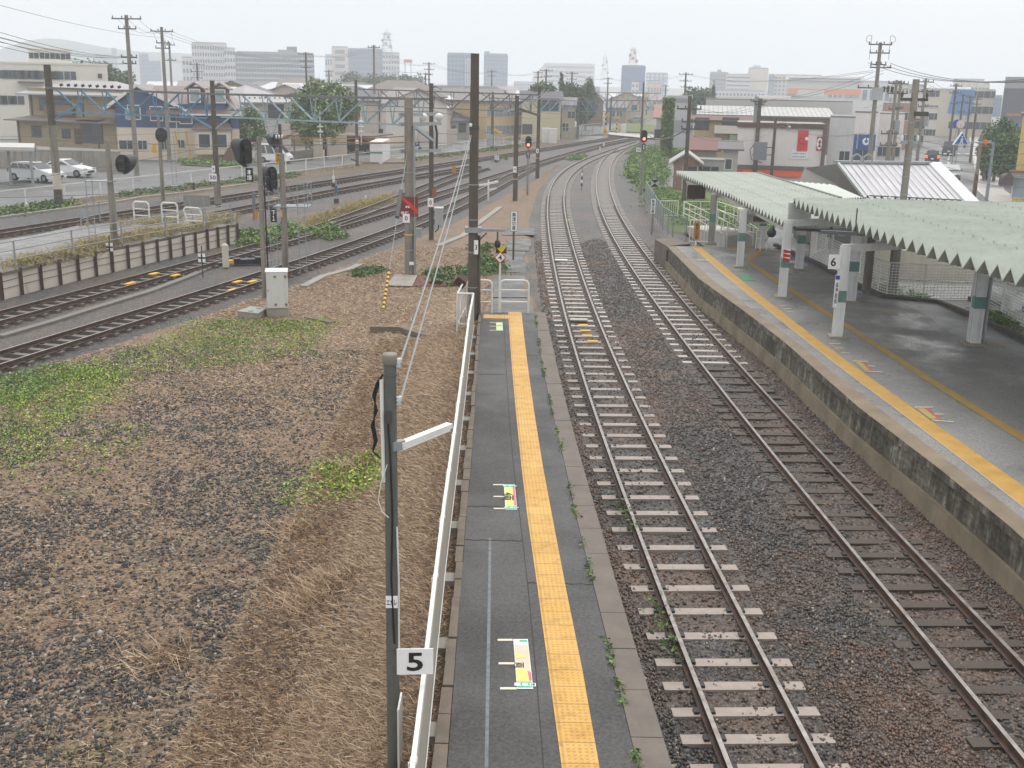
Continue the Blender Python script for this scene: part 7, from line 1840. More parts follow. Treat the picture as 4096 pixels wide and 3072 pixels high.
MB().sidep([(P.x-.6,.25),(P.x-.3,.65),(P.x+.1,.6),(P.x+.25,.2),(P.x+.45,.85),(P.x+.6,.8),(P.x+.55,.1),(P.x-.3,-.05)],P.y-.18,P.y+.18).build('body',M('scooter_blue',C(44,66,120),.3,.1),o)
MB().tube((P.x+.5,P.y-.3,.95),(P.x+.5,P.y+.3,.95),.025).build('handlebar',BLACK,o)
GREYW=M('grey_house_wall',C(196,186,178),.8,.07,1,streak=.1);BEIGE=M('beige_house_wall',C(200,186,164),.8,.08,1,streak=.12);WHT=M('white_house_wall',C(214,208,200),.8,.06,1,streak=.12)
A,B=at(985,596,-.3),at(1165,590,-.3)
o=building('grey rendered house with a broad light hip roof and one large dark window',A,B,hg(A,408),9,GREYW,'hip',1.9,ROOFL,((.68,hg(A,474),2.2,hg(A,420)-hg(A,474)),),fr=FRAME_D,over=.8)
b=MB()
for k_ in range(9):b.lathe([(0,-.1),(.14,0),(0,.1)],((B-A).length*(.05+.11*k_),.4,hg(A,408)+.4+.5),8)
b.build('snow_stops',DGREY,o,world=False)
A,B=at(1400,566,-.3),at(1546,585,-.3)
o=building('cream gabled house with a tall narrow window, right of the flowering tree',A,B,hg(A,405),9,WHT,'gx',2.0,ROOFP,((.78,hg(A,466),1.2,2.2),(.2,.9,.9,.7),(.45,.9,.9,.7),(.86,1.0,1.2,.8)),fr=FRAME_D)
A,B=at(1560,555,-.3),at(1785,560,-.3)
building('long beige house with a grey tiled roof and a porch behind the thick field pole',A,B,hg(A,428),9,BEIGE,'hip',1.2,ROOFL,((.12,.9,1.2,1.2),(.3,.9,1.2,1.2),(.88,.2,.9,2.0),(.45,3.2,1.4,1.1),(.75,3.2,1.4,1.1)),fr=FRAME_D)
A,B=at(1640,545,-.3),at(1770,548,-.3)
A,B=at(1792,553,-.3),at(1905,552,-.3)
o=building('grey house with a steep dark lean-to roof behind the centre pole',A,B,hg(A,482),7,M('grey_house',C(170,166,162),.8,.08),'shed',2.1,M('roof_slate',C(92,92,98),.5,.12,1),((.5,.6,1.2,1.3),(.2,.8,.6,.8)),fr=FRAME_D)
A,B=at(1945,556,-.3),at(2100,552,-.3)
o=building('ochre two storey flats with a black flat roof behind the ringed gantry pole',A,B,hg(A,408),10,M('ochre_wall',C(206,180,134),.8,.06,1),'flat',1,M('roof_black',C(66,66,72),.6,.1),[((c+.5)/5,.4+r*2.7,1.6,1.3)for r in range(2)for c in range(5)],name='building',cat='flats',over=.7,gl=GLASS_L)
A,B=at(1800,500,-.3),at(2020,500,-.3)
building('building with a long black roof behind the grey steep roofed house',A,B,hg(A,372),12,M('brick_tan',C(190,148,112),.8,.08),'gx',1.4,M('roof_black',C(66,66,72)),(),'building','building',over=.8)
A,B=at(1690,520,-.3),at(1830,520,-.3)
building('house with rows of white snow guards on a grey roof behind the long beige house',A,B,hg(A,420),9,WHT,'gx',1.6,M('roof_pale',C(200,204,208),.4,.2,3),((.5,1.0,1.4,1.2),))
A,B=at(2085,556,-.3),at(2240,558,-.3)
o=building('beige depot building with a big blank wall and a dark sloping roof',A,B,hg(A,395),7,M('depot_beige',C(206,196,164),.8,.06,.8,streak=.1),'shed',1.2,M('roof_black',C(66,66,72)),((.72,4.0,2.6,1.8),(.15,.5,1.4,1.4)),name='building',cat='building',fr=FRAME_D)
A,B=at(2244,552,-.3),at(2300,520,-.3)
building('small beige lean-to house beside the depot with laundry windows',A,B,hg(A,420),8,BEIGE,'gx',1.2,ROOFD,((.3,.8,1.0,1.2),(.7,2.8,1.2,1.1)))
A,B=at(2325,500,-.3),at(2410,503,-.3)
building('brown gabled house with a pale snow roof beyond the level crossing',A,B,hg(A,402),11,M('brown_board_house',C(128,106,86),.8,.12),'gy',2.6,M('roof_pale',C(200,204,208)),((.5,4.6,1.0,1.0),(.3,1.0,1.6,1.6)),over=1.0)
for i,(u0,u1,vb,vt,lab,mt,rf,rm)in enumerate(((2425,2500,490,430,'low house with a carport roof right behind the level crossing',M('dull_wall',C(150,140,126)),'gx',ROOFD),(2520,2600,480,425,'pale green walled house far behind the right red signal',M('pale_green_wall',C(196,198,150),.8,.06),'gx',ROOFD),(2300,2400,470,405,'white house half hidden behind the brown gabled house',WHT,'gx',ROOFL),(2440,2560,470,400,'ochre flat house in the haze left of the ivy wall',M('ochre_wall',C(206,180,134)),'gx',M('roof_pale',C(200,204,208))),(2620,2662,590,470,'narrow house with a red striped awning roof behind the ivy wall',M('white_old',C(200,192,184),.8,.15),'shed',M('awning_red',C(140,96,90),.6,.35,5)))):
 A,B=at(u0,vb,-.3),at(u1,vb,-.3);building(lab,A,B,hg(A,vt),9,mt,rf,1.6,rm,((.3,1.0,1.3,1.2),(.7,1.0,1.3,1.2)))
o=thing('trackside_hut','white trackside equipment hut with a pale green stripe and a lamp','hut',at(1480,652,-.3));a,b_,c_=at(1480,655,-.3),at(1530,657,-.3),at(1561,640,-.3);hz=hg(a,566)
d_=a+(c_-b_)
MB().add([(p.x,p.y,-.3)for p in(a,b_,c_,d_)]+[(p.x,p.y,hz)for p in(a,b_,c_,d_)],[(0,1,5,4),(1,2,6,5),(2,3,7,6),(3,0,4,7),(4,5,6,7)]).build('body',M('hut_white',C(220,220,222),.6,.04),o)
MB().beam(a+Vector((0,-.03,1.15)),b_+Vector((0,-.03,1.15)),.04,.14).build('green_stripe',GREENS,o);MB().beam(b_+Vector((0,-.03,1.3)),b_+Vector((.0,-.03,1.35)),.1,2.4).build('corner_strip',FRAME,o)
MB().box(((a.x+b_.x)/2+.3,a.y-.2,1.7),(.3,.3,.22)).build('lamp',WPAINT,o)
P=(a+c_)/2;MB().box((P.x,P.y,-.22),(5.0,6.5,.2),R(20)).build('plinth',CURB,o)
for u0,u1,vb,vt,lab in((2168,2195,572,512,'left white tall trackside cabinet beside the depot building'),(2197,2226,574,515,'right white tall trackside cabinet beside the depot building')):
 a,b_=at(u0,vb,-.3),at(u1,vb,-.3);o=thing('trackside_cabinet',lab,'cabinet',a,0,'white cabinets by the depot');h=hg(a,vt)
 MB().box(((a.x+b_.x)/2,a.y+.5,h/2-.15),((b_-a).length,1.0,h+.3)).build('body',M('hut_white',C(220,220,222)),o);MB().box(((a.x+b_.x)/2,a.y-.02,h*.42),((b_-a).length*.85,.04,h*.7)).build('door',WPAINT,o)
P=at(2278,545,-.3);o=thing('water_tank','cream domed tank behind the wire fence left of the level crossing','tank',P)
MB().lathe([(.0,2.6),(.9,2.45),(1.5,2.0),(1.6,1.4),(1.6,.4),(0,.4)],P,20).build('shell',M('tank_cream',C(216,208,190),.6,.06),o,smooth=True);MB().box(P+Vector((0,0,.2)),(3,3,.4)).build('base',CONC,o)
mesh_fence([at(2245,562,-.3),at(2300,557,-.3),at(2340,545,-.3),at(2400,537,-.3)],1.9,'grey wire fence in front of the domed tank by the level crossing',GALV,nh=7,wr=.02,step=4,dv=.8,pr=.06)
for(u0,v0),(u1,v1),h,mt,lab in(((1255,640),(1292,640),2.3,M('block_beige',C(176,166,150),.85,.12),'left piece of beige block wall below the flowering tree'),((1312,637),(1385,622),2.3,M('block_beige',C(176,166,150)),'right piece of beige block wall below the flowering tree'),((1155,650),(1250,640),1.1,M('block_dark',C(110,104,98),.85,.2),'low dark block wall between the van and the flowering tree'),((1672,590),(1826,572),2.0,M('fence_beige',C(178,166,158),.7,.06),'plain beige sheet fence along the street behind the thick pole')):
 a,b_=at(u0,v0,-.3),at(u1,v1,-.3)
 tag(MB().beam(a+Vector((0,0,h/2)),b_+Vector((0,0,h/2)),.2,h).build('garden_wall',mt),lab,'wall')
a,b_=at(1385,620,-.3),at(1478,607,-.3)
o=thing('carport','dark open fronted carport with a black car, behind the white trackside hut','carport',a);h=hg(a,548)
MB().beam((a.x,a.y+2.5,h),(b_.x,b_.y+2.5,h),5.5,.14).build('roof',M('carport_brown',C(104,88,82),.6,.2),o)
MB().beam((a.x-1,a.y+5,h/2),(b_.x,b_.y+5,h/2),.1,h).build('back_wall',M('wall_shade',C(92,88,84),.8,.1),o)
for p in(a,b_):MB().box((p.x,p.y,h/2-.2),(.14,.14,h)).build('post',GALV,o)
a,b_=at(1130,622,-.3),at(1225,610,-.3)
o=thing('garden_shelter','curved brown roofed car shelter behind the white van','shelter',a);h=hg(a,555)
MB().sidep([(a.x+(b_.x-a.x)*t,h+.5*math.sin(t*2.2))for t in np.linspace(0,1,8)]+[(a.x+(b_.x-a.x)*t,h-.12+.5*math.sin(t*2.2))for t in np.linspace(1,0,8)],a.y-1,a.y+3).build('roof',M('carport_brown',C(104,88,82)),o)
for p in(a,b_,a.lerp(b_,.5)):MB().box((p.x,p.y,h/2-.2),(.14,.14,h)).build('post',M('post_grey',C(140,136,130)),o)
X0,X1=at(2395,545,-.3),at(2700,555,-.3)
struct(MB().add([(*at(u,v,-.05)[:2],.01)for u,v in((2430,538),(2560,552),(2720,556),(2700,545),(2560,540),(2440,530))],[tuple(range(6))]).build('crossing_road',M('crossing_pale',C(176,172,166),.6,.1,.5)))
struct(MB().add([(*at(u,v,-.3)[:2],-.25)for u,v in((2200,545),(2440,538),(2440,520),(2340,508),(2250,520))],[tuple(range(4,-1,-1))]).build('side_road',ASPH_ROAD))
struct(MB().add([(*at(u,v,-.3)[:2],-.26)for u,v in((2430,525),(2640,532),(2640,500),(2500,492))],[(0,1,2,3)]).build('grass_plot',M('grass_ground',C(92,108,52))))
def xing(u,vb,vt,label,striped=True,box=True):
 P=at(u,vb,-.2);o=thing('crossing_signal',label,'crossing signal',P,0,'level crossing posts');h=hg(P,vt);n=9
 for i in range(n):MB().tube((P.x,P.y,-.2+(h+.2)*i/n),(P.x,P.y,-.2+(h+.2)*(i+1)/n),.1,n=8).build('post_band',(YEL if i%2 else BLACK)if striped else CONC_POLE,o)
 if box:MB().box((P.x,P.y,.35),(.7,.6,1.1)).build('control_box',YEL,o);MB().box((P.x,P.y-.32,.45),(.35,.04,.45)).build('box_door',M('amber_board',C(176,124,44)),o)
 for sg in(-1,1):MB().beam((P.x-.5,P.y-.12,h-.3-sg*.3),(P.x+.5,P.y-.12,h-.3+sg*.3),.03,.12).build('cross_arm',YEL,o)
xing(2420,540,452,'yellow and black banded crossing post with a yellow box, left of the crossing road')
xing(2466,536,460,'slimmer banded crossing post in the middle beyond the crossing road',True,False)
xing(2482,534,495,'short crossing machine with orange box beyond the crossing road',False,True)
P=at(2480,535,-.2);o=thing('crossing_cabinet','white crossing equipment cabinet beyond the crossing','cabinet',P);MB().box((P.x+.6,P.y+1,.6),(1.0,.8,1.7)).build('body',M('hut_white',C(220,220,222)),o);MB().box((P.x+.6,P.y+.58,.6),(.8,.04,1.4)).build('door',WPAINT,o)
# ================================================================ UTILITY POLES AND STREET WIRES
def upole(uv,vt,label,arms=((.35,1.0),(.75,.8),(2.3,.7)),r=(.22,.15),mat=None,z0=-.3,lean=0,boxes=(),ang=None,dist=None,group='utility poles of the town'):
 if dist is None:P=at(*uv,z0)
 else:P=far(uv[0],400,dist);P.z=z0
 top=hg(P,vt)if dist is None else far(uv[0],vt,dist).z
 o=pole(label,P,top,r[0],r[1],mat or CONC_POLE,group,'utility_pole',(lean,0))
 a=ang if ang is not None else random.uniform(-.2,.3)
 for k,(d_,hw)in enumerate(arms):
  xp=P+Vector((lean*(top-d_)/max(top,1),0,0));xarm(o,xp,top-d_,hw,a,DGREY,4 if hw>.75 else 3)
 for d_,sx,s_ in boxes:MB().tube((P.x+sx,P.y-.1,top-d_-s_),(P.x+sx,P.y-.1,top-d_),.28 if s_>.8 else .18,n=10).build('transformer',GALV,o)
 return o,P,top
UA=upole((548,700),60,'tall utility pole on the left street, nearest and tallest of the left row',((.3,1.3),(1.1,.8),(3.4,.7),(3.9,.6)),(.22,.15),boxes=((7.6,-.35,.9),))
UB=upole((678,645),108,'second utility pole of the left row, in front of the navy house',((.4,1.1),(1.5,.6),(2.0,.7)),(.22,.14))
UC=upole((690,560),168,'third thinner utility pole of the left row, behind the navy house',((.4,.8),(2.4,.9)),(.2,.13),dist=165)
UD=upole((1500,575),180,'tall slim pole with a single short crossarm behind the white trackside hut',((.3,.8),),(.2,.13),lean=0)
FU=[((1228,),209,190,'utility pole with drooping insulators before the grey slab flats'),((1318,),280,260,'small hazy utility pole before the tall beige office'),((1716,),249,230,'utility pole with many insulators left of the curved towers'),((1702,),290,235,'short hazy pole just left of the pole with many insulators'),((1966,),280,260,'hazy utility pole right of the centre pole top'),((2182,),276,215,'utility pole with three arms beside the dark conifer'),((2150,),284,240,'thin utility pole left of the three armed pole by the conifer'),((2285,),287,225,'utility pole right of the dark conifer'),((2429,),309,250,'utility pole left of the blue office tower'),((2738,),290,200,'utility pole with two wide arms right of the blue office tower'),((2660,),340,300,'tiny hazy pole left of the wide armed pole'),((1425,),295,300,'tiny hazy pole above the long tree line'),((795,),252,200,'pole with a cluster of arms above the navy house roof'),((905,),330,170,'short pole with a round tank over the grey roofs')]
FP_=[]
for(u,),vt,ds,lab in FU:FP_.append(upole((u,0),vt,lab,((.3,1.2),(1.4,1.0),(2.4,.8))if ds<240 else((.3,1.0),(1.3,.8)),(.2,.14),dist=ds,mat=DPOLE))
R1=upole((2735,815),384,'dark utility pole left of the tan house, passing behind the canopy tip',((.9,.9),(1.8,.5),(2.3,.5)),(.155,.13),mat=DPOLE)
R2=upole((3005,695),386,'galvanised steel lattice banded pole in front of the white poster wall',((.45,.6),),(.26,.2),mat=GALV)
R3=upole((3018,698),394,'dark pole right beside the galvanised pole, with a bundled head',((.3,.7),(.6,.5)),(.22,.18),mat=DPOLE)
R4=upole((3085,705),470,'dark lamp pole with a grey transformer box in front of the white poster wall',(),(.17,.13),mat=DPOLE)
P,t_=R4[1],R4[2]
MB().path([(P.x+.1,P.y,t_-.6),(P.x+.9,P.y-.1,t_-.35),(P.x+1.3,P.y-.1,t_-.75)],.035).build('lamp_arm',GALV,R4[0]);MB().lathe([(0,.1),(.2,0),(.12,-.25),(0,-.3)],(P.x+1.35,P.y-.1,t_-.85),10).build('lamp_head',GALV,R4[0])
MB().box((P.x-1.3,P.y-.2,hg(P,605)),(1.2,.5,1.7)).build('transformer',M('trafo_grey',C(120,126,130),.5,.1),R4[0]);MB().path([(P.x-1.9,P.y-.2,hg(P,575)),(P.x-2.3,P.y-.2,hg(P,600)),(P.x-2.1,P.y-.2,hg(P,640)),(P.x-1.0,P.y-.2,hg(P,652))],.04).build('cable',WIRE,R4[0])
for k in range(2):MB().beam((P.x-2.0,P.y-.1,hg(P,590+30*k)),(P.x,P.y,hg(P,590+30*k)),.08,.08).build('bracket',DGREY,R4[0])
PB_=far(3478,640,100.0);PB_.z=-.3;tp=far(3522,170,100.0)
o=pole('tallest leaning utility pole on the right with a transformer and wide double crossarms',PB_,tp.z,.22,.14,CONC_POLE,'utility poles of the town','utility_pole',(tp.x-PB_.x,0))
RB_=(o,PB_,tp.z)
f_=lambda v:Vector((PB_.x+(tp.x-PB_.x)*(hg(PB_,v)/tp.z),PB_.y,hg(PB_,v)))
for v,hw,a_ in((178,.95,0),(212,.8,-.15),(258,.75,.35),(270,.9,.1),(352,1.3,0)):q=f_(v);xarm(o,q+Vector((.2 if v==270 else(-.25 if v==352 else 0),0,0)),q.z,hw,a_,DGREY,4)
q=f_(375);MB().box(q+Vector((.05,-.35,0)),(.75,.5,1.0)).build('transformer',M('trafo_pale',C(168,174,174),.5,.1),o)
for k in range(3):MB().tube(q+Vector((.6+.35*k,-.1,.15)),q+Vector((.6+.35*k,-.1,.6)),.13).build('fuse',DGREY,o)
for sx in(-1,1):b=MB();q=f_(178);b.path([q+Vector((sx*.9,0,.1))+Vector((sx*.3*math.sin(t),0,.3*(1-math.cos(t))*(1 if t<3.2 else 1)))for t in np.linspace(0,3.6,8)]+[q+Vector((sx*.8,0,-1.2))],.018,4);b.build('jumper_cable',WIRE,o)
SP=[((3600,),320,112,'twin utility pole standing close left of the thick station pole'),((3617,),322,118,'thinner twin of the pole left of the thick station pole'),((3716,),315,120,'pale street pole right of the thick station pole'),((3838,),335,165,'street pole before the cream school block'),((3868,),375,180,'street pole left of the long row beside the scaffold tower'),((3898,),382,190,'street pole, second of the row beside the scaffold tower'),((3925,),390,220,'street pole, third of the row beside the scaffold tower'),((3945,),415,250,'thin far street pole nearest the scaffold tower'),((3580,),520,96,'short dark street pole in front of the white building')]
SPo=[]
for(u,),vt,ds,lab in SP:
 P=far(u,620,ds);t2=far(u,vt,ds);SPo.append(upole((u-.07*(620-vt),0),vt,lab,((.3,.8),(1.2,.8),(2.6,.5)),(.18,.13),dist=ds,mat=CONC_POLE if ds<160 else DPOLE,boxes=((3.6,.4,.9),)if ds in(112,120)else()))
def rpole(uv,vt,label,r,mats_,lean):
 P=at(*uv,-.3);t=hg(P,vt);o=thing('utility_pole',label,'pole',P,0,'utility poles of the town');T=Vector((P.x+lean,P.y,t));m_=Vector(P).lerp(T,.38)
 MB().tube(P,m_,r,r*.93,10).build('lower_shaft',mats_[0],o);MB().tube(m_,T,r*.93,r*.7,10).build('upper_shaft',mats_[1],o);return o,P,t
rpole((3895,792),540,'street pole with a rusty brown wrapped lower half beside the pavement',.17,(M('rust_wrap',C(112,78,58),.7,.3,3),CONC_POLE),0)
rpole((3880,650),455,'dark street pole leaning over the pavement further along',.17,(DPOLE,DPOLE),0)
rpole((3998,470+140),470,'thin pole in front of the street trees on the right',.1,(CONC_POLE,CONC_POLE),0)
o,P,t_=rpole((3944,812),568,'grey sign pole on the pavement holding a blue pedestrian crossing sign on a long arm',.13,(M('pole_bluegrey',C(128,138,148),.5,.1),M('pole_bluegrey',C(128,138,148))),0)
zA=hg(P,572);MB().tube((P.x,P.y,zA),(P.x-2.6,P.y,zA+.05),.04).build('sign_arm',GALV,o)
c=Vector((P.x-2.6,P.y-.1,hg(P,562)));s_=.6
def crossing_sign(c,s_):
 q=thing('crossing_sign','blue triangular pedestrian crossing sign with a white walking figure over the street','road sign',c)
 MB().sidep([(c.x-s_*.95,c.z-s_*.6),(c.x+s_*.95,c.z-s_*.6),(c.x,c.z+s_*1.0)],c.y-.2,c.y+.1).build('box',M('sign_rim',C(210,216,216),.5,.05),q)
 MB().sidep([(c.x-s_*.82,c.z-s_*.53),(c.x+s_*.82,c.z-s_*.53),(c.x,c.z+s_*.86)],c.y-.23,c.y-.205).build('blue_face',M('road_sign_blue',C(36,84,160),.4,.05),q)
 y_=c.y-.24;b=MB();L_=lambda a,b2,w:b.beam((c.x+a[0]*s_,y_,c.z+a[1]*s_),(c.x+b2[0]*s_,y_,c.z+b2[1]*s_),.01,w*s_)
 L_((.02,.26),(0,-.05),.14);L_((0,-.05),(-.2,-.42),.1);L_((0,-.05),(.2,-.42),.1);L_((.02,.2),(-.16,-.02),.07);L_((.02,.2),(.2,.02),.07)
 b.lathe([(0,.0),(.09*s_,0)],(c.x+.03*s_,y_,c.z+.4*s_),10,Matrix.Rotation(R(90),3,'X'));b.box((c.x,y_,c.z-.48*s_),(s_*1.0,.01,.05*s_));b.build('walking_figure',WHITE,q)
crossing_sign(c,s_)
P=at(4000,812,-.3)
for k,(u,v,m_)in enumerate(((3827,495,'sign_blue'),(3842,497,'sign_rim_red'))):
 c=far(u,v,135);o=thing('road_sign',('round blue' if k==0 else 'round white')+' road sign far along the street','road sign',c)
 MB().lathe([(0,.03),(.45,.02),(.45,-.02),(0,-.03)],c,14,Matrix.Rotation(R(90),3,'X')).build('disc',M('sign_blue',C(40,70,160))if k==0 else M('sign_pale',C(214,196,196)),o);MB().tube((c.x,c.y+.05,-.3),c,.05).build('post',GALV,o)
c=far(3942,569,88);o=thing('traffic_light','red round street light on the long sign arm above the pavement','signal',c)
MB().lathe([(0,.06),(.17,.05),(.17,-.05),(0,-.06)],c,12,Matrix.Rotation(R(90),3,'X')).build('disc',M('sign_orange_red',C(224,90,60),.5,.05),o);MB().tube(c,c+Vector((.5,.2,.1)),.04).build('arm',GALV,o)
def uw(a,va,b_,vb,lab,n=1,r=.014,sag=.6,group='street power lines'):
 for i in range(n):wire([Vector((a[1].x+(i-(n-1)/2)*.9,a[1].y,hg(a[1],va)if va>0 else a[2]+va)),Vector((b_[1].x+(i-(n-1)/2)*.9,b_[1].y,hg(b_[1],vb)if vb>0 else b_[2]+vb))],lab,r=r,sag=sag,group=group)
def offp(u,v,d):P=far(u,v,d);return(None,P,P.z)
uw(UA,-.2,UB,-.4,'power line between the two tall left utility poles',3);uw(UB,-.3,UC,-.4,'power line between the second and third left utility poles',3)
L0_=offp(-40,128,60);L1_=offp(-40,165,60);L2_=offp(-40,150,62)
for a_,d_ in((L0_,-3.3),(L2_,-3.4),(L1_,-3.9)):uw(a_,-.0,UA,d_,'dark line running from the left border to the tallest left utility pole',2,sag=.35,group='lines leaving the picture on the left')
uw(offp(-40,10,70),0,UB,-1.0,'thin faint line high in the sky at the upper left',1,r=.012,sag=.3)
uw(UB,-.4,FP_[0],-.6,'power line from the second left pole to the pole before the slab flats',3,sag=1.2);uw(UC,-2.4,FP_[0],-1.4,'power line from the third left pole to the pole before the slab flats',2,sag=1.0)
uw(FP_[0],-.3,UD,-.3,'power line from the pole before the slab flats to the single arm pole',3,sag=.8);uw(UD,-.3,FP_[2],-.4,'power line from the single arm pole to the pole with many insulators',3,sag=1.0);uw(UD,-2.5,FP_[2],-1.4,'lower power line from the single arm pole to the pole with many insulators',2,sag=.8)
uw(FP_[2],-.3,FP_[4],-.5,'power line between the hazy poles left and right of the centre pole',3,sag=.8);uw(FP_[4],-.3,FP_[5],-.4,'power line from the hazy pole to the three armed pole by the conifer',3,sag=.8)
uw(FP_[5],-1,FP_[7],-.4,'power line between the two poles beside the conifer',3,sag=.4);uw(FP_[7],-.4,FP_[8],-.3,'power line from the conifer poles to the pole left of the blue tower',2,sag=.5);uw(FP_[8],-.3,FP_[9],-.4,'power line passing in front of the blue office tower',2,sag=.8)
uw(FP_[9],-.3,RB_,-2.2,'long power line from the wide armed pole to the tallest right pole',2,sag=1.0)
uw(RB_,-1.6,offp(4200,315,70),0,'thick bundled line from the tallest right pole to the right border',3,r=.022,sag=.7,group='thick lines to the right border')
uw(R3,-.2,RB_,-2.4,'line pair climbing from the bundled pole to the tallest right pole',2,sag=.5);uw(R1,-.9,R3,-.6,'line between the dark pole and the bundled pole',3,sag=.5);uw(R1,-2.5,R4,-.9,'low drooping line between the dark pole and the lamp pole',2,sag=1.0);uw(R4,-.7,RB_,-7.2,'low line from the lamp pole to the tallest right pole',2,sag=.6)
uw(R1,-2.2,offp(2560,500,150),0,'thick drooping cable from the dark pole towards the ivy wall',1,r=.05,sag=1.3)
uw(SPo[0],-.4,SPo[2],-.6,'line between the twin poles and the pale street pole',3,sag=.4);uw(SPo[2],-.4,SPo[3],-.4,'line from the pale street pole along the street',3,sag=.5);uw(SPo[3],-.4,SPo[6],-.4,'line along the far row of street poles',3,sag=.5);uw(RB_,-5.2,SPo[0],-.8,'line from the tallest right pole to the twin poles',3,sag=.4)
for k in range(5):wire([far(3560+18*k,520+26*k,60+5*k),far(4140,560+48*k,50+3*k)],'thin service line crossing in front of the street on the right',r=.012,sag=.5,group='service lines over the right street')
# ================================================================ TREES
def leaves(n,blobs,size):
 """leaf quads scattered through ellipsoid blobs (cx,cy,cz,rx,ry,rz), biased to the surface, with gaps"""
 w=np.array([b[3]*b[4]*b[5]for b in blobs])**.75;w/=w.sum();k=rng.choice(len(blobs),n,p=w);Bq=np.array(blobs)[k]
 d=rng.normal(size=(n,3));d/=np.linalg.norm(d,axis=1)[:,None];rr=rng.random(n)**.35*rng.uniform(.85,1.12,n)
 P=Bq[:,:3]+d*rr[:,None]*Bq[:,3:]
 a=rng.normal(size=(n,3));a/=np.linalg.norm(a,axis=1)[:,None];b2=np.cross(a,rng.normal(size=(n,3)));b2/=np.linalg.norm(b2,axis=1)[:,None]
 s=size*rng.uniform(.6,1.4,n)[:,None];a=a*s;b2=b2*s*.55
 V=np.stack([P-a,P+b2,P+a,P-b2],1).reshape(-1,3);F=np.arange(4*n).reshape(-1,4);return V,F
def tree(label,P,H,rx,mat=LEAF,n=6000,size=.16,name='tree',kind='round',trunk=.18,group=None,low=.25,cat='tree'):
 o=thing(name,label,cat,P,0,group);P=Vector(P);bl=[]
 if kind=='cone':
  for i in range(16):
   t=i/15;r_=rx*(1-t)*random.uniform(.8,1.1)+.15
   for j in range(3):a=random.uniform(0,6.28);bl.append((r_*.45*math.cos(a),r_*.45*math.sin(a),H*(low+(1-low)*t),r_*.7,r_*.7,H*.07))
 else:
  for i in range(26):
   a,e=random.uniform(0,6.28),random.uniform(-.9,1.0);q=math.sqrt(max(0,1-e*e*.8))*random.uniform(.35,.78);s_=random.uniform(.24,.42)
   bl.append((rx*q*math.cos(a),rx*q*math.sin(a),H*(low+(1-low)*(.5+e*.36)),rx*s_,rx*s_,H*(1-low)*s_*.6))
 V,F=leaves(n,bl,size);npmesh('crown',V,F,mat,o)
 tk=MB().tube((0,0,-.1),(0,0,H*(low+.25)),trunk,trunk*.6,8)
 for k in range(5):a=k*1.3;tk.tube((0,0,H*(low+.02*k)),(rx*.55*math.cos(a),rx*.55*math.sin(a),H*(low+.3)),trunk*.4,trunk*.15,6)
 tk.build('trunk',M('bark',C(84,72,60),.9,.25,4),o,world=False);return o
P=at(1305,628,-.3);tree('broad flowering tree with cream blossom in front of the houses on the left',P,hg(P,325)+.3,4.0,LEAF_FLOWER,17000,.17,low=.12)
P=at(985,632,-.3);tree('bushy green tree between the navy house and the grey house',P,hg(P,425)+.3,2.5,LEAF_FLOWER,6000,.17,low=.15)
P=far(2243,380,190);P.z=-.3;tree('tall dark conifer behind the depot building',P,far(2243,290,190).z,2.6,LEAF_FAR,7000,.22,'conifer','cone',low=.1)
for u,vt,ds,rx,lab,mt in((2165,320,185,3.0,'rounded tree just left of the tall dark conifer',LEAF_FAR),(2290,330,195,2.6,'lower tree just right of the tall dark conifer',LEAF_FAR),(2345,310,215,2.4,'pair of thin crowned trees before the red roofed block',LEAF_FAR),(2790,342,230,5.0,'round dark tree behind the grey tower block',LEAF_FAR),(380,238,190,6.0,'large hazy tree beside the white roof top building',LEAF_FAR),(450,262,180,5.0,'lower hazy tree to the right of the large hazy one',LEAF_FAR),(410,245,280,5,'pale tree deep in the haze on the left',LEAF_FAR)):
 P=far(u,400,ds);P.z=-.3;tree(lab,P,far(u,vt,ds).z,rx,mt,5000,.26,low=.15)
P=far(2852,400,235);P.z=-.3;tree('small pointed conifer next to the round dark tree',P,far(2852,328,235).z,1.7,LEAF_FAR,2600,.26,'conifer','cone',low=.05)
for i,u in enumerate(range(1405,1660,36)):
 P=far(u,400,330+6*(i%3));P.z=-.3;tree('hazy round tree in the long tree line below the antenna block',P,far(u,290+9*(i%3),330).z,5.5,LEAF_FAR,1900,.4,group='trees of the long far tree line',low=.1)
for u,v,vt,ds,rx,lab in((3985,640,478,118,1.9,'dense green street tree below the scaffold tower'),(4020,640,520,112,1.7,'green street tree right of the first, lower'),(3958,640,540,120,1.0,'small dark bush like tree at the left end of the street trees'),(4062,640,515,120,1.8,'green street tree nearest the right border')):
 P=far(u,v,ds);P.z=-.3;tree(lab,P,far(u,vt,ds).z+.3,rx,LEAF,5000,.15,low=.1)
a,b_=at(2640,628,-.3),at(2668,620,-.3);h=hg(a,390);n=7000
P_=np.stack([a.x+(b_.x-a.x)*rng.random(n),a.y+rng.normal(0,.25,n),-.3+(h+.3)*rng.random(n)],-1)
def leafcards(name,P_,size,mat,label=None,cat=None,kind=None,up=.4):
 n=len(P_);a=rng.normal(size=(n,3));a[:,2]*=up;a/=np.linalg.norm(a,axis=1)[:,None];q=np.cross(a,rng.normal(size=(n,3))+np.array([0,0,.8]));q/=np.linalg.norm(q,axis=1)[:,None]+1e-6
 s=size*rng.uniform(.5,1.5,n)[:,None];a=a*s;q=q*s*.5
 V=np.stack([P_-a,P_+q,P_+a,P_-q],1).reshape(-1,3);return tag(npmesh(name,V,np.arange(4*n).reshape(-1,4),mat),label,cat,kind=kind)
leafcards('ivy',P_,.14,WEED_G,'tall column of ivy climbing the left edge of the grey tower block','ivy')
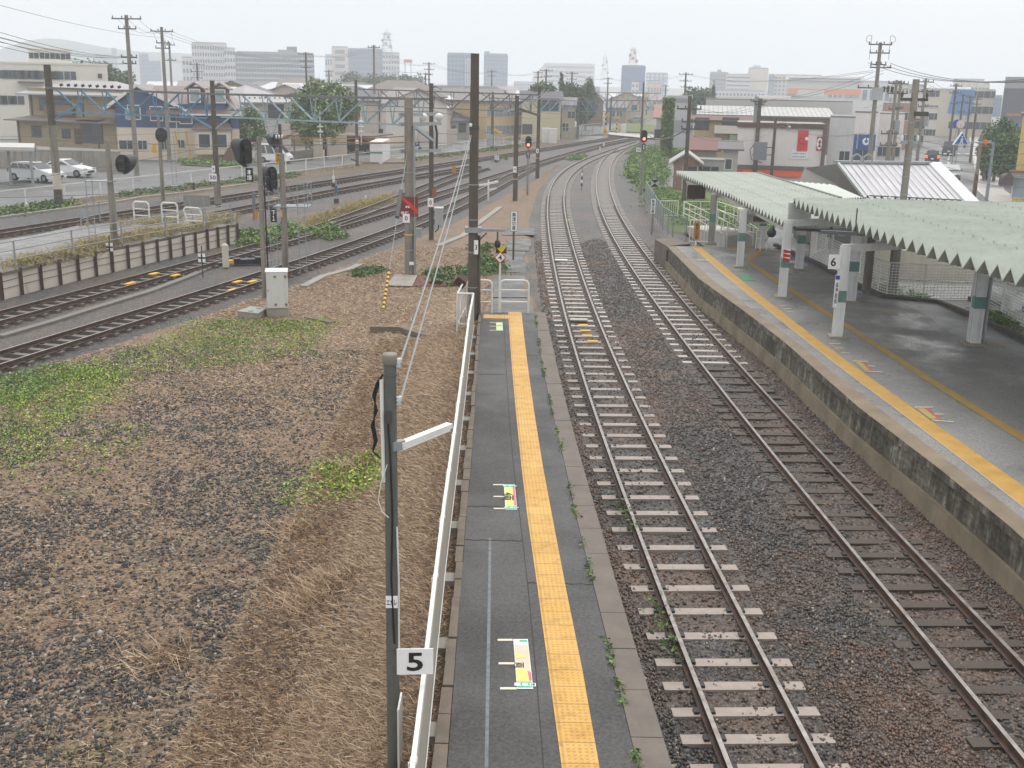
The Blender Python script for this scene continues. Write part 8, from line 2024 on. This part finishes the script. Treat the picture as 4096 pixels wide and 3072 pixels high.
a,b_=at(2690,650,-.3),at(2830,655,-.3);n=9000;hgt_=1.6+hg(a,600)*0
P_=np.stack([a.x+(b_.x-a.x)*rng.random(n),a.y+(b_.y-a.y)*.5+rng.normal(0,.6,n),-.3+(hg(a,592)+.3)*rng.random(n)**.8],-1)
leafcards('hedge',P_,.13,WEED_G,'clipped green hedge in front of the grey tower block','hedge')
def region(poly,n,z,dens=None):
 """random ground points inside a photo-pixel polygon"""
 W_=np.array([at(u,v,z)[:2]for u,v in poly]);lo,hi=W_.min(0),W_.max(0);out=[]
 while len(out)<n:
  P=lo+(hi-lo)*rng.random((n*3,2));x,y=P[:,0],P[:,1];ins=np.zeros(len(P),bool);j=len(W_)-1
  for i in range(len(W_)):
   xi,yi,xj,yj=*W_[i],*W_[j];ins^=((yi>y)!=(yj>y))&(x<(xj-xi)*(y-yi)/(yj-yi+1e-9)+xi);j=i
  out+=list(P[ins])
 return np.array(out[:n])
def clump(P,k,r):
 c=P[rng.choice(len(P),k)];s=r*rng.lognormal(-.45,.6,k);j=rng.choice(k,len(P),p=s**1.6/(s**1.6).sum());return c[j]+rng.normal(0,1,(len(P),2))*s[j][:,None]*.6
fz=np.vectorize(field_z)
def blades(P,L,mat,name,label,lean=1.0,wd=1.0):
 n=len(P);a=rng.uniform(0,6.28,n);d=np.stack([np.cos(a),np.sin(a),rng.uniform(.05,.9,n)/lean],-1);d/=np.linalg.norm(d,axis=1)[:,None]
 s=np.cross(d,np.array([0,0,1.0]));s/=np.linalg.norm(s,axis=1)[:,None]+1e-6;L=L*rng.uniform(.4,1.4,n)[:,None];w=.0045*wd*rng.uniform(.6,1.6,n)[:,None]
 V=np.stack([P-s*w,P+s*w,P+d*L*.6+s*w*.8+np.array([0,0,.01]),P+d*L],1).reshape(-1,3)
 return tag(npmesh(name,V,np.arange(4*n).reshape(-1,4),mat),label,'grass',kind='stuff')
def weeds(polys,n,k,r,mat,size,hmax,name,label,zg=None,z0=-.2):
 allP=[]
 for poly,f in polys:
  P=region(poly,int(n*f),z0);P=clump(P,max(3,int(k*f)),r)
  g=fz(P[:,0],P[:,1])if zg is None else np.full(len(P),zg);allP.append(np.column_stack([P,g+hmax*rng.random(len(P))**1.5+.01]))
 A_=np.concatenate(allP)
 if name=='dry_weeds':return blades(A_,hmax*1.6,mat,name,label,.9,2.2)
 return leafcards(name,A_,size,mat,label,'weeds','stuff',.5)
D_=1.8517;dp=lambda*q:[(x*D_,y*D_)for x,y in q]
weeds(((dp((0,850),(130,795),(260,790),(250,870),(120,930),(60,1010),(0,1010)),.42),(dp((150,800),(430,700),(720,690),(700,770),(520,780),(330,810),(200,850)),.42),(dp((600,1060),(700,1010),(815,980),(815,1090),(620,1110)),.1),(dp((0,1010),(200,930),(300,900),(320,960),(150,1060),(0,1090)),.06)),17000,900,.34,WEED,.03,.08,'weeds','bright yellow green weeds creeping over the dry field')
weeds(((dp((400,690),(640,700),(680,760),(420,770)),.4),(dp((0,820),(130,790),(200,800),(0,890)),.6)),7000,260,.34,WEED_G,.034,.08,'weeds','darker green weeds along the field edge by the cabinet')
weeds(((dp((690,1010),(820,985),(820,1060),(720,1080)),1.0),),2200,70,.28,WEED,.036,.14,'weeds','bright green weed patch behind the near lamp pole')
P_=clump(region(dp((0,850),(200,800),(430,700),(720,690),(700,770),(330,810),(100,930),(0,1010)),9000,-.2),500,.34);blades(np.column_stack([P_,fz(P_[:,0],P_[:,1])]),.11,WEED_G,'green_grass','thin green grass stems among the field weeds',.6,1.2)
weeds(((((3480,1140),(3700,1180),(3760,1196),(3560,1192)),.6),(((3910,1225),(4096,1315),(4096,1350),(3900,1250)),.4)),2600,60,.3,WEED_G,.04,.16,'weeds','green weeds growing along the foot of the white mesh fences',.9,.9)
weeds(((((720,655),(980,668),(1005,655),(900,642),(740,642)),1.0),),5000,200,.5,WEED_G,.1,.25,'weeds','green garden weeds in front of the navy and cream house',-.28,-.3)
P_=np.array([(fl(y)+q_,y,-.26)for y,q_ in zip(50+115*rng.random(9000),2.4*rng.random(9000))]);blades(P_,.2,OCHRE,'dry_grass','thin dry grass on the earth strip beside the street fence',.8,2.5)
weeds(((((2500,700),(2545,600),(2640,600),(2660,700),(2640,790),(2550,760)),1.0),),24000,260,.5,WEED_G,.10,.8,'weeds','thick green and yellow weeds around the right signal post',-.25,-.25)
weeds(((((2520,690),(2555,630),(2600,640),(2590,740)),1.0),),5000,60,.35,WEED,.09,.5,'weeds','lighter weeds at the edge of the ballast on the right',-.25,-.25)
weeds(((((2590,800),(2660,770),(2800,790),(3060,900),(3010,960),(2720,900)),1.0),),20000,300,.5,WEED_G,.07,.2,'weeds','grass growing behind the ramp and the wire fence',-.23,-.23)
weeds(((((1390,930),(1300,900),(1250,945),(1330,965),(1390,950)),.3),(((940,935),(1060,925),(1180,905),(1180,960),(1000,990)),.7)),7000,60,.35,WEED_G,.08,.35,'weeds','dark green bushes at the end of the old platform',-.2,-.2)
weeds(((((1250,870),(1500,800),(1600,770),(1560,800),(1300,880),(1200,930)),1.0),),9000,120,.6,OCHRE,.08,.16,'dry_weeds','ochre dry grass on the strip between the yard tracks',-.22,-.22)
weeds(((((0,845),(250,808),(250,828),(0,870)),.3),(((480,775),(900,725),(1180,695),(1180,712),(800,748),(480,795)),.4),(((1580,645),(2080,580),(2080,590),(1580,655)),.3)),16000,260,.5,WEED_D,.09,.22,'weeds','green weeds along the foot of the white street fence',-.28,-.28)
weeds(((((0,1090),(300,1022),(940,890),(940,875),(500,940),(0,1060)),.8),(((330,900),(600,872),(940,855),(940,880),(600,900),(330,920)),.2)),14000,200,.45,OCHRE,.09,.16,'dry_weeds','dry grass on the edge of the old platform',oz,oz)
weeds(((((1960,640),(2020,625),(2030,650),(1970,660)),.3),(((2270,620),(2330,615),(2340,640),(2280,650)),.7)),1800,14,.45,WEED_G,.1,.3,'weeds','small green clumps between the far tracks',-.22,-.22)
weeds(((((1870,1000),(1970,985),(1990,1100),(1880,1110)),.7),(((1730,1090),(1850,1080),(1850,1150),(1730,1150)),.3)),5000,50,.3,WEED_D,.07,.25,'weeds','green weed tufts behind the platform end fence')
weeds(((((1395,1085),(1510,1080),(1500,1110),(1400,1105)),1.0),),1500,10,.4,WEED_D,.06,.15,'weeds','isolated green weed clump in the dry field')
n=1500;y_=9+26*rng.random(n)**1.3;x_=np.interp(y_,[p.y for p in sS],[p.x for p in sS])+rng.normal(0,.03,n);k_=np.sin(y_*2.1)+np.sin(y_*5.3+1)>.1
leafcards('joint_weeds',np.column_stack([x_,y_,np.full(n,.92)+.03*rng.random(n)])[k_],.03,WEED_D,'small weeds growing in the joint beside the edge slabs','weeds','stuff')
n=700;y_=10+14*rng.random(n);x_=ctr_x(ctrA,y_)-HG-.12+rng.normal(0,.1,n);k_=np.sin(y_*1.3)>.25
leafcards('track_weeds',np.column_stack([x_,y_,-.12+.16*rng.random(n)])[k_],.045,WEED_D,'small green weeds along the left rail of the near track','weeds','stuff')
n=150000;y_=7.5+28*rng.random(n)**1.5;xl=np.interp(y_,[3,13.6,20.4,24.6,35.4],[-.77,-.77,-.9,-.95,-1.08]);x_=xl-.02-3.3*rng.random(n)**.9
blades(np.column_stack([x_,y_,fz(x_,y_)+.005]),.17,STRAW,'dry_grass','dry straw coloured grass covering the bank below the railing',1.8,.62)
n=120000;y_=8+40*rng.random(n)**1.3;x_=-2.6-(3+.33*y_)*rng.random(n);g=np.sin(x_*1.1+y_*.5)+np.sin(x_*.6-y_*.9+2)+.6*np.sin(x_*2.6+y_*2.2);k_=(g>.1)|(rng.random(n)<.3)
edge_ok=x_>np.interp(y_,[4,26,31,36.9,40.9,44.5,53.9],[-30,-16.2,-14,-11.9,-10.6,-9.35,-7.1])+.3
P_=np.column_stack([x_,y_,fz(x_,y_)+.004])[k_&edge_ok];blades(P_,.13,STRAW,'dry_grass','patches of dry grass lying over the gravelly field',3.0,.7)
for(u,v),k in(((1320,2350),900),((1230,2420),600),((640,2640),350),((1180,2120),300),((1420,1870),350)):
 c=at(u,v,-.15);P_=np.column_stack([c.x+rng.normal(0,.22,k),c.y+rng.normal(0,.25,k),np.zeros(k)]);P_[:,2]=fz(P_[:,0],P_[:,1]);blades(P_,.36,STRAW,'grass_tuft','upright tuft of dead brown grass in the gravelly field',.8)
n=95000;y_=8+26*rng.random(n)**1.7;x_=-2.3-(3.2+.33*y_)*rng.random(n);g=np.sin(x_*1.1+y_*.5)+np.sin(x_*.6-y_*.9+2)+.6*np.sin(x_*2.6+y_*2.2);k_=(x_<-2.5-.3*np.sin(y_*1.1))&((g<.25)|(rng.random(n)<.4))&(x_>np.interp(y_,[4,26,31,36.9],[-30,-16.2,-14,-11.9])+.5)
stones('field_stones',np.column_stack([x_,y_,fz(x_,y_)+.006])[k_],.029,STONE_F)
n=60000;y_=27+30*rng.random(n);x_=-1-10*rng.random(n);P_=np.column_stack([x_,y_,fz(x_,y_)]);P_=P_[x_>np.interp(y_,[26,31,36.9,40.9,44.5,53.9,62],[-16.2,-14,-11.9,-10.6,-9.35,-7.1,-5.1])+.3]
blades(P_,.16,STRAW,'dry_grass','dry grass around the field poles beyond the platform',2.2,1.3)
# ================================================================ FAR TOWN
def block(label,u0,u1,vt,dist,mat,depth=18,rows=6,cols=8,wm=None,name='office_block',group=None,vt2=None,style='rows',zb=-.4):
 dist*=1.5
 A,B=far(u0,vt,dist),far(u1,vt if vt2 is None else vt2,dist);top=(A.z+B.z)/2;A.z=B.z=0;d=B-A;w=d.length;rz=math.atan2(d.y,d.x)
 o=thing(name,label,'building',(A.x,A.y,zb),rz,group);h=top-zb
 MB().box((w/2,depth/2,h/2),(w,depth,h)).build('wall',mat,o,world=False)
 MB().box((w/2,depth/2,h+.4),(w*.96,depth*.9,.8)).build('roof',M('far_roof',C(150,152,154)),o,world=False)
 wm=wm or M('far_glass',C(82,104,128),.3,.1)
 for r in range(rows):
  z=h-(r+.6)*h/(rows+.4);fh=h/(rows+.4)
  b=MB()
  if style=='bands':b.box((w/2,-.1,z),(w*.94,.25,fh*.42))
  elif style=='balcony':b.box((w/2,-.5,z-fh*.3),(w*.97,1.0,fh*.32));
  else:
   for c in range(cols):
    b.box((w*(c+.5)/cols,-.1,z),(w/cols*.58,.25,fh*.5))
    if cols<=8:b.build('window',wm,o,world=False);b=MB()
   if not b.v:continue
  q=b.build('window_row',wm,o,world=False)
  if style=='balcony':
   b=MB()
   for c in range(cols):b.box((w*(c+.5)/cols,-.06,z+fh*.18),(w/cols*.6,.2,fh*.5))
   b.build('window_row',M('far_glass',C(92,104,116)),o,world=False)
 return o,w,h
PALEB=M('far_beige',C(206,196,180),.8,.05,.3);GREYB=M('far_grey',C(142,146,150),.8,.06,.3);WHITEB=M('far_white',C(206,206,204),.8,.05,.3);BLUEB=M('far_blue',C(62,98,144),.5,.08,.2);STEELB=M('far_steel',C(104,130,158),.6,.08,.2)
block('pale white office block with many small windows left of the grey slab flats',765,908,175,430,WHITEB,22,7,14);block('lower left wing of the pale white office block',727,768,232,432,WHITEB,20,4,3)
block('white column fronted office wing between the pale office and the slab flats',895,940,196,425,WHITEB,20,6,4)
o,w,h=block('long grey slab of flats with balconies on every floor',940,1256,214,390,GREYB,16,8,26,M('balcony_far',C(178,182,184)),'flats',style='balcony')
MB().box((w*.64,6,h+1.2),(w*.2,10,1.4)).build('roof_house',GREYB,o,world=False);MB().box((w*.72,6,h+2.0),(w*.13,8,3.0)).build('stair_tower',M('far_dark',C(110,112,114)),o,world=False)
o,w,h=block('tall beige office with a blank side beside the bluish glass block',1326,1392,190,500,PALEB,26,6,1);block('bluish glass fronted office right of the tall beige office',1391,1532,198,505,STEELB,24,8,14)
block('white and grey hospital like block right of the glass office',1530,1598,214,500,WHITEB,22,7,6);block('white tower strip with dark pipes left of the beige office',1300,1328,222,495,WHITEB,16,3,3)
def mast(u,v0,v1,dist,label,m1,m2,w=2.6,plat=3):
 dist*=1.5;w*=1.4
 P=far(u,v0,dist);T=far(u,v1,dist).z;o=thing('antenna_mast',label,'mast',(P.x,P.y,P.z));H=T-P.z;n=10
 for i in range(n):
  z0,z1=P.z+H*i/n,P.z+H*(i+1)/n;w0,w1=w*(1-.6*i/n),w*(1-.6*(i+1)/n);b=MB()
  for sx,sy in((-1,-1),(1,-1),(1,1),(-1,1)):b.beam((P.x+sx*w0,P.y+sy*w0,z0),(P.x+sx*w1,P.y+sy*w1,z1),.2,.2)
  b.beam((P.x-w0,P.y-w0,z0),(P.x+w1,P.y-w1,z1),.14,.14);b.beam((P.x+w0,P.y-w0,z0),(P.x-w1,P.y-w1,z1),.14,.14);b.build('lattice_bay',m1 if i%2==0 else m2,o)
 for k in range(plat):z=P.z+H*(.35+.27*k);MB().lathe([(w*.5,0),(w*1.0,0),(w*1.0,.3),(w*.5,.3)],(P.x,P.y,z),10).build('gallery',m2,o)
 for k in range(4):MB().lathe([(0,-.3),(.9,0),(.9,.4),(0,.3)],(P.x+w*.8*math.cos(k*1.7),P.y-w*.8,P.z+H*(.3+.15*k)),10,Matrix.Rotation(R(90),3,'X')).build('dish',m1,o)
 MB().tube((P.x,P.y,T-.5),(P.x,P.y,T+H*.18),.14).build('whip_antenna',m2,o);return o
MG=M('mast_grey',C(132,140,148),.6,.1);MR=M('mast_red',C(190,110,100),.6,.1);MW=M('mast_white',C(206,206,206),.6,.05)
mast(1548,214,128,500,'grey lattice antenna mast on the roof of the hospital like block',MG,MG,2.4);mast(2418,322,222,640,'slim pale lattice mast standing between the mall and the blue tower',MG,MW,2.0);mast(2530,268,190,450,'red and white lattice mast on top of the blue office tower',MR,MW,1.7)
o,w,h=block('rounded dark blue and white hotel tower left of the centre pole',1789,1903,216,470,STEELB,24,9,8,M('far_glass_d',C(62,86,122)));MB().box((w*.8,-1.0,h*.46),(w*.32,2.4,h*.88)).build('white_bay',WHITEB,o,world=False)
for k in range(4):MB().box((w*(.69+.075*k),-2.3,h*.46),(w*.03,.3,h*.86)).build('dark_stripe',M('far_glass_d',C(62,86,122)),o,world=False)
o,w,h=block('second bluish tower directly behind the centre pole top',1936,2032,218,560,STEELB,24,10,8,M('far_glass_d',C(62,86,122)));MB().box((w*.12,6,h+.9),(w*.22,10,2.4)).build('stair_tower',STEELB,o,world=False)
o,w,h=block('wide pale shopping mall with a saw toothed roof edge',2176,2380,258,700,WHITEB,60,6,12,M('far_glass_p',C(140,150,160)),'mall',style='bands');b=MB()
for k in range(16):b.add([(w*k/16,0,h),(w*(k+1)/16,0,h),(w*(k+.5)/16,0,h+1.6),(w*k/16,3,h),(w*(k+1)/16,3,h),(w*(k+.5)/16,3,h+1.6)],[(0,1,2),(5,4,3),(1,4,5,2),(0,2,5,3)])
b.build('saw_roof',WHITEB,o,world=False);MB().add([(0,0,0),(-w*.22,0,0),(-w*.22,0,h*.55),(0,0,h),(0,20,0),(-w*.22,20,0),(-w*.22,20,h*.55),(0,20,h)],[(0,1,2,3),(7,6,5,4),(2,6,7,3),(1,5,6,2)]).build('sloping_wing',WHITEB,o,world=False)
block('plain dark blue office tower with a white block at its foot',2487,2583,266,450,BLUEB,22,1,1,BLUEB,'office_tower');block('white block at the foot of the blue office tower',2527,2556,330,440,WHITEB,8,3,2)
block('pale flats with white stripes right of the blue office tower',2585,2672,294,640,STEELB,20,6,5,M('far_white_w',C(214,216,216)));block('reddish low block before the blue tower',2330,2400,352,420,M('far_red',C(176,140,130)),20,2,5);block('pinkish low shop far right of the blue tower',2590,2650,335,500,M('far_pink',C(214,170,160)),20,1,5);block('low ochre roofed hall before the blue tower',2500,2600,375,330,M('ochre_wall',C(206,180,134)),14,1,4)
o,w,h=block('grey hospital wing with a small chimney behind the round tree',2840,2914,292,520,GREYB,20,6,7);MB().box((w*.5,5,h+1.2),(w*.22,6,2)).build('chimney',GREYB,o,world=False)
block('white hospital wing with dark window bands',2905,3004,300,515,WHITEB,20,6,8,None,style='bands');o,w,h=block('tallest beige hospital tower with few windows',2994,3075,275,518,PALEB,22,2,1,PALEB);MB().box((w*.4,8,h+1.2),(w*.4,8,2)).build('roof_house',PALEB,o,world=False)
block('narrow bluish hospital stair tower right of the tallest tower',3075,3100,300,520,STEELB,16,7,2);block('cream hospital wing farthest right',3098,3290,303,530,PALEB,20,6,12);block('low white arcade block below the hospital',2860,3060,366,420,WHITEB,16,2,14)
o,w,h=block('white sports hall with an orange wall band in the haze on the right',3150,3450,322,270,WHITEB,40,1,1,WHITEB,'sports_hall');z_=lambda v:far(3250,v,270).z+.4
MB().box((w*.5,-.1,(z_(354)+z_(388))/2),(w*.98,.3,z_(354)-z_(388))).build('orange_band',M('far_orange',C(226,150,92),.7,.06),o,world=False);MB().box((w*.33,-.4,(z_(362)+z_(402))/2),(w*.36,.4,z_(362)-z_(402))).build('white_panel',WHITEB,o,world=False)
for k in range(14):MB().box((w*(.03+.07*k),-.3,z_(396)),(w*.05,.2,.9)).build('window',GLASS_L,o,world=False)if k not in(4,5,6,7)else None
MB().add([(-1,-1,h),(w+1,-1,h),(w+1,20,h+1.6),(-1,20,h+1.6)],[(0,1,2,3)]).build('hall_roof',M('far_roof',C(150,152,154)),o,world=False)
block('white factory roof behind the sports hall',3300,3600,330,330,WHITEB,30,1,10);block('cream flats behind the tallest right pole',3560,3700,345,290,PALEB,18,3,9);block('small water tank topped block at the end of the street',3885,3960,338,320,PALEB,18,3,5);block('pale hazy flats right of the school block',3960,4010,390,300,STEELB,16,4,4);block('hazy low office far left of the mall',2055,2140,330,600,WHITEB,20,3,8)
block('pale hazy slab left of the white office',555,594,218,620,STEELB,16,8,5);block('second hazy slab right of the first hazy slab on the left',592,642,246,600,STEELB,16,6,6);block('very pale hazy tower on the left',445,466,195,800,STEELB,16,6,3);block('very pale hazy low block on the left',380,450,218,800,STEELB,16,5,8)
WBL=M('white_block',C(216,212,202),.8,.05,.6);fz_=lambda v,d=165:far(200,v,d).z
A,B=far(-40,258,165),far(428,258,165)
o=building('white apartment block with paired windows at the left border',A,B,fz_(258),14,WBL,'flat',rmat=WBL,wins=[(s_,fz_(318),1.5,fz_(284)-fz_(318))for s_ in(.115,.155,.245,.285,.36,.40,.52,.56,.67)]+[(s_,fz_(420),1.7,fz_(385)-fz_(420))for s_ in(.06,.12,.2)],name='apartment_block',cat='building',over=0,sq=False,parapet=.25)
MB().box(((B-A).length*.93,-.1,fz_(300)+.4),(.5,.1,.6)).build('vent',FRAME_D,o,world=False)
q=MB().box(((B-A).length*.33,-1.0,fz_(330)+.4),((B-A).length*.22,1.9,.2)).build('balcony_roof',M('dark_soffit',C(110,92,84)),o,world=False)
building('white rooftop storey with four dark panels above the apartment block',far(118,262,168),far(286,262,168),far(200,198,168).z,8,WBL,'flat',rmat=WBL,wins=[((k+.5)/4,fz_(236,168),1.25,fz_(212,168)-fz_(236,168))for k in range(4)],name='rooftop_storey',cat='building',base=far(200,264,168).z,over=.25,sq=False,gl=M('panel_dark',C(58,60,66),.4,.1))
o=thing('rooftop_sign','small red and white rooftop sign board far away right of the antenna block','sign',far(1632,250,600));c=far(1632,244,600);MB().box(c,(4.4,.6,1.5)).build('panel',M('far_sign',C(190,120,120),.6,.05),o);
for sx in(-1.5,1.5):MB().tube(c+Vector((sx,0,-.7)),Vector((c.x+sx,c.y,-.3)),.2).build('leg',MG,o)
hm=[ROOFL,ROOFD,ROOFP,M('roof_slate',C(92,92,98)),M('roof_pale',C(200,204,208)),ROOFD]
wm_=[BEIGE,WHT,GREYW,M('tan_wall',C(178,160,126))]
def town(n,u0,u1,d0,d1,v0,v1,label,group):
 for i in range(n):
  u=random.uniform(u0,u1);ds=random.uniform(d0,d1);w=random.uniform(7,13);A=far(u,400,ds);ht=max(3.0,min(7.2,far(u,random.uniform(v0,v1),ds).z-1.3))
  B=A+Vector((w,random.uniform(-2,2),0));ty=random.choice(('gx','gx','hip','gy'))
  building(label,A,B,ht,random.uniform(7,9),random.choice(wm_),ty,random.uniform(1.2,2.2),random.choice(hm),((.3,ht-2.0,1.4,1.2),(.7,ht-2.0,1.4,1.2)),group=group)
town(26,480,1560,150,260,340,372,'small hazy house among the roofs behind the houses on the left','far houses behind the left street')
town(24,1300,2440,215,330,352,385,'small hazy house among the roofs beyond the yard','far houses beyond the yard')
town(12,2420,3100,260,380,385,405,'small hazy house among the roofs beyond the crossing','far houses beyond the crossing')
town(10,1000,1500,260,340,320,345,'small hazy house in front of the slab flats','far houses before the flats')
town(0,3560,3960,180,260,400,440,'small hazy house along the far street','far houses along the street')
def hills():
 us=np.linspace(-300,1500,60);V=[]
 for k,(d_,f_)in enumerate(((1700,0),(1950,.75),(2250,1),(2700,.4))):
  for u in us:
   t=(u+300)/1800;h=.62*(95*math.exp(-((u-250)/420)**2)+55*math.exp(-((u-900)/330)**2))*(1+.06*math.sin(u/91));p=far(u,300,d_);V.append((p.x,p.y,-1+h*1.15*f_))
 n_=len(us);i=np.arange(3)[:,None]*n_+np.arange(n_-1)[None];F=np.stack([i,i+1,i+n_+1,i+n_],-1).reshape(-1,4)
 struct(npmesh('hills',np.array(V),F,M('hill_forest',(.10,.14,.14,1),.9,.2,.01)))
hills()
# ================================================================ HAZE
hz=MB().box((100,640,46),(2200,1400,96))
ho=hz.build('haze',None);tag(ho,kind='stuff')
mt=bpy.data.materials.new('haze');mt.use_nodes=True;n=mt.node_tree;n.nodes.clear()
ou=nd(n,'ShaderNodeOutputMaterial');pv_=nd(n,'ShaderNodeVolumePrincipled')
pv_.inputs['Color'].default_value=(.92,.955,1.0,1);pv_.inputs['Density'].default_value=.00095;pv_.inputs['Anisotropy'].default_value=.1
n.links.new(pv_.outputs[0],ou.inputs['Volume']);ho.data.materials.append(mt)
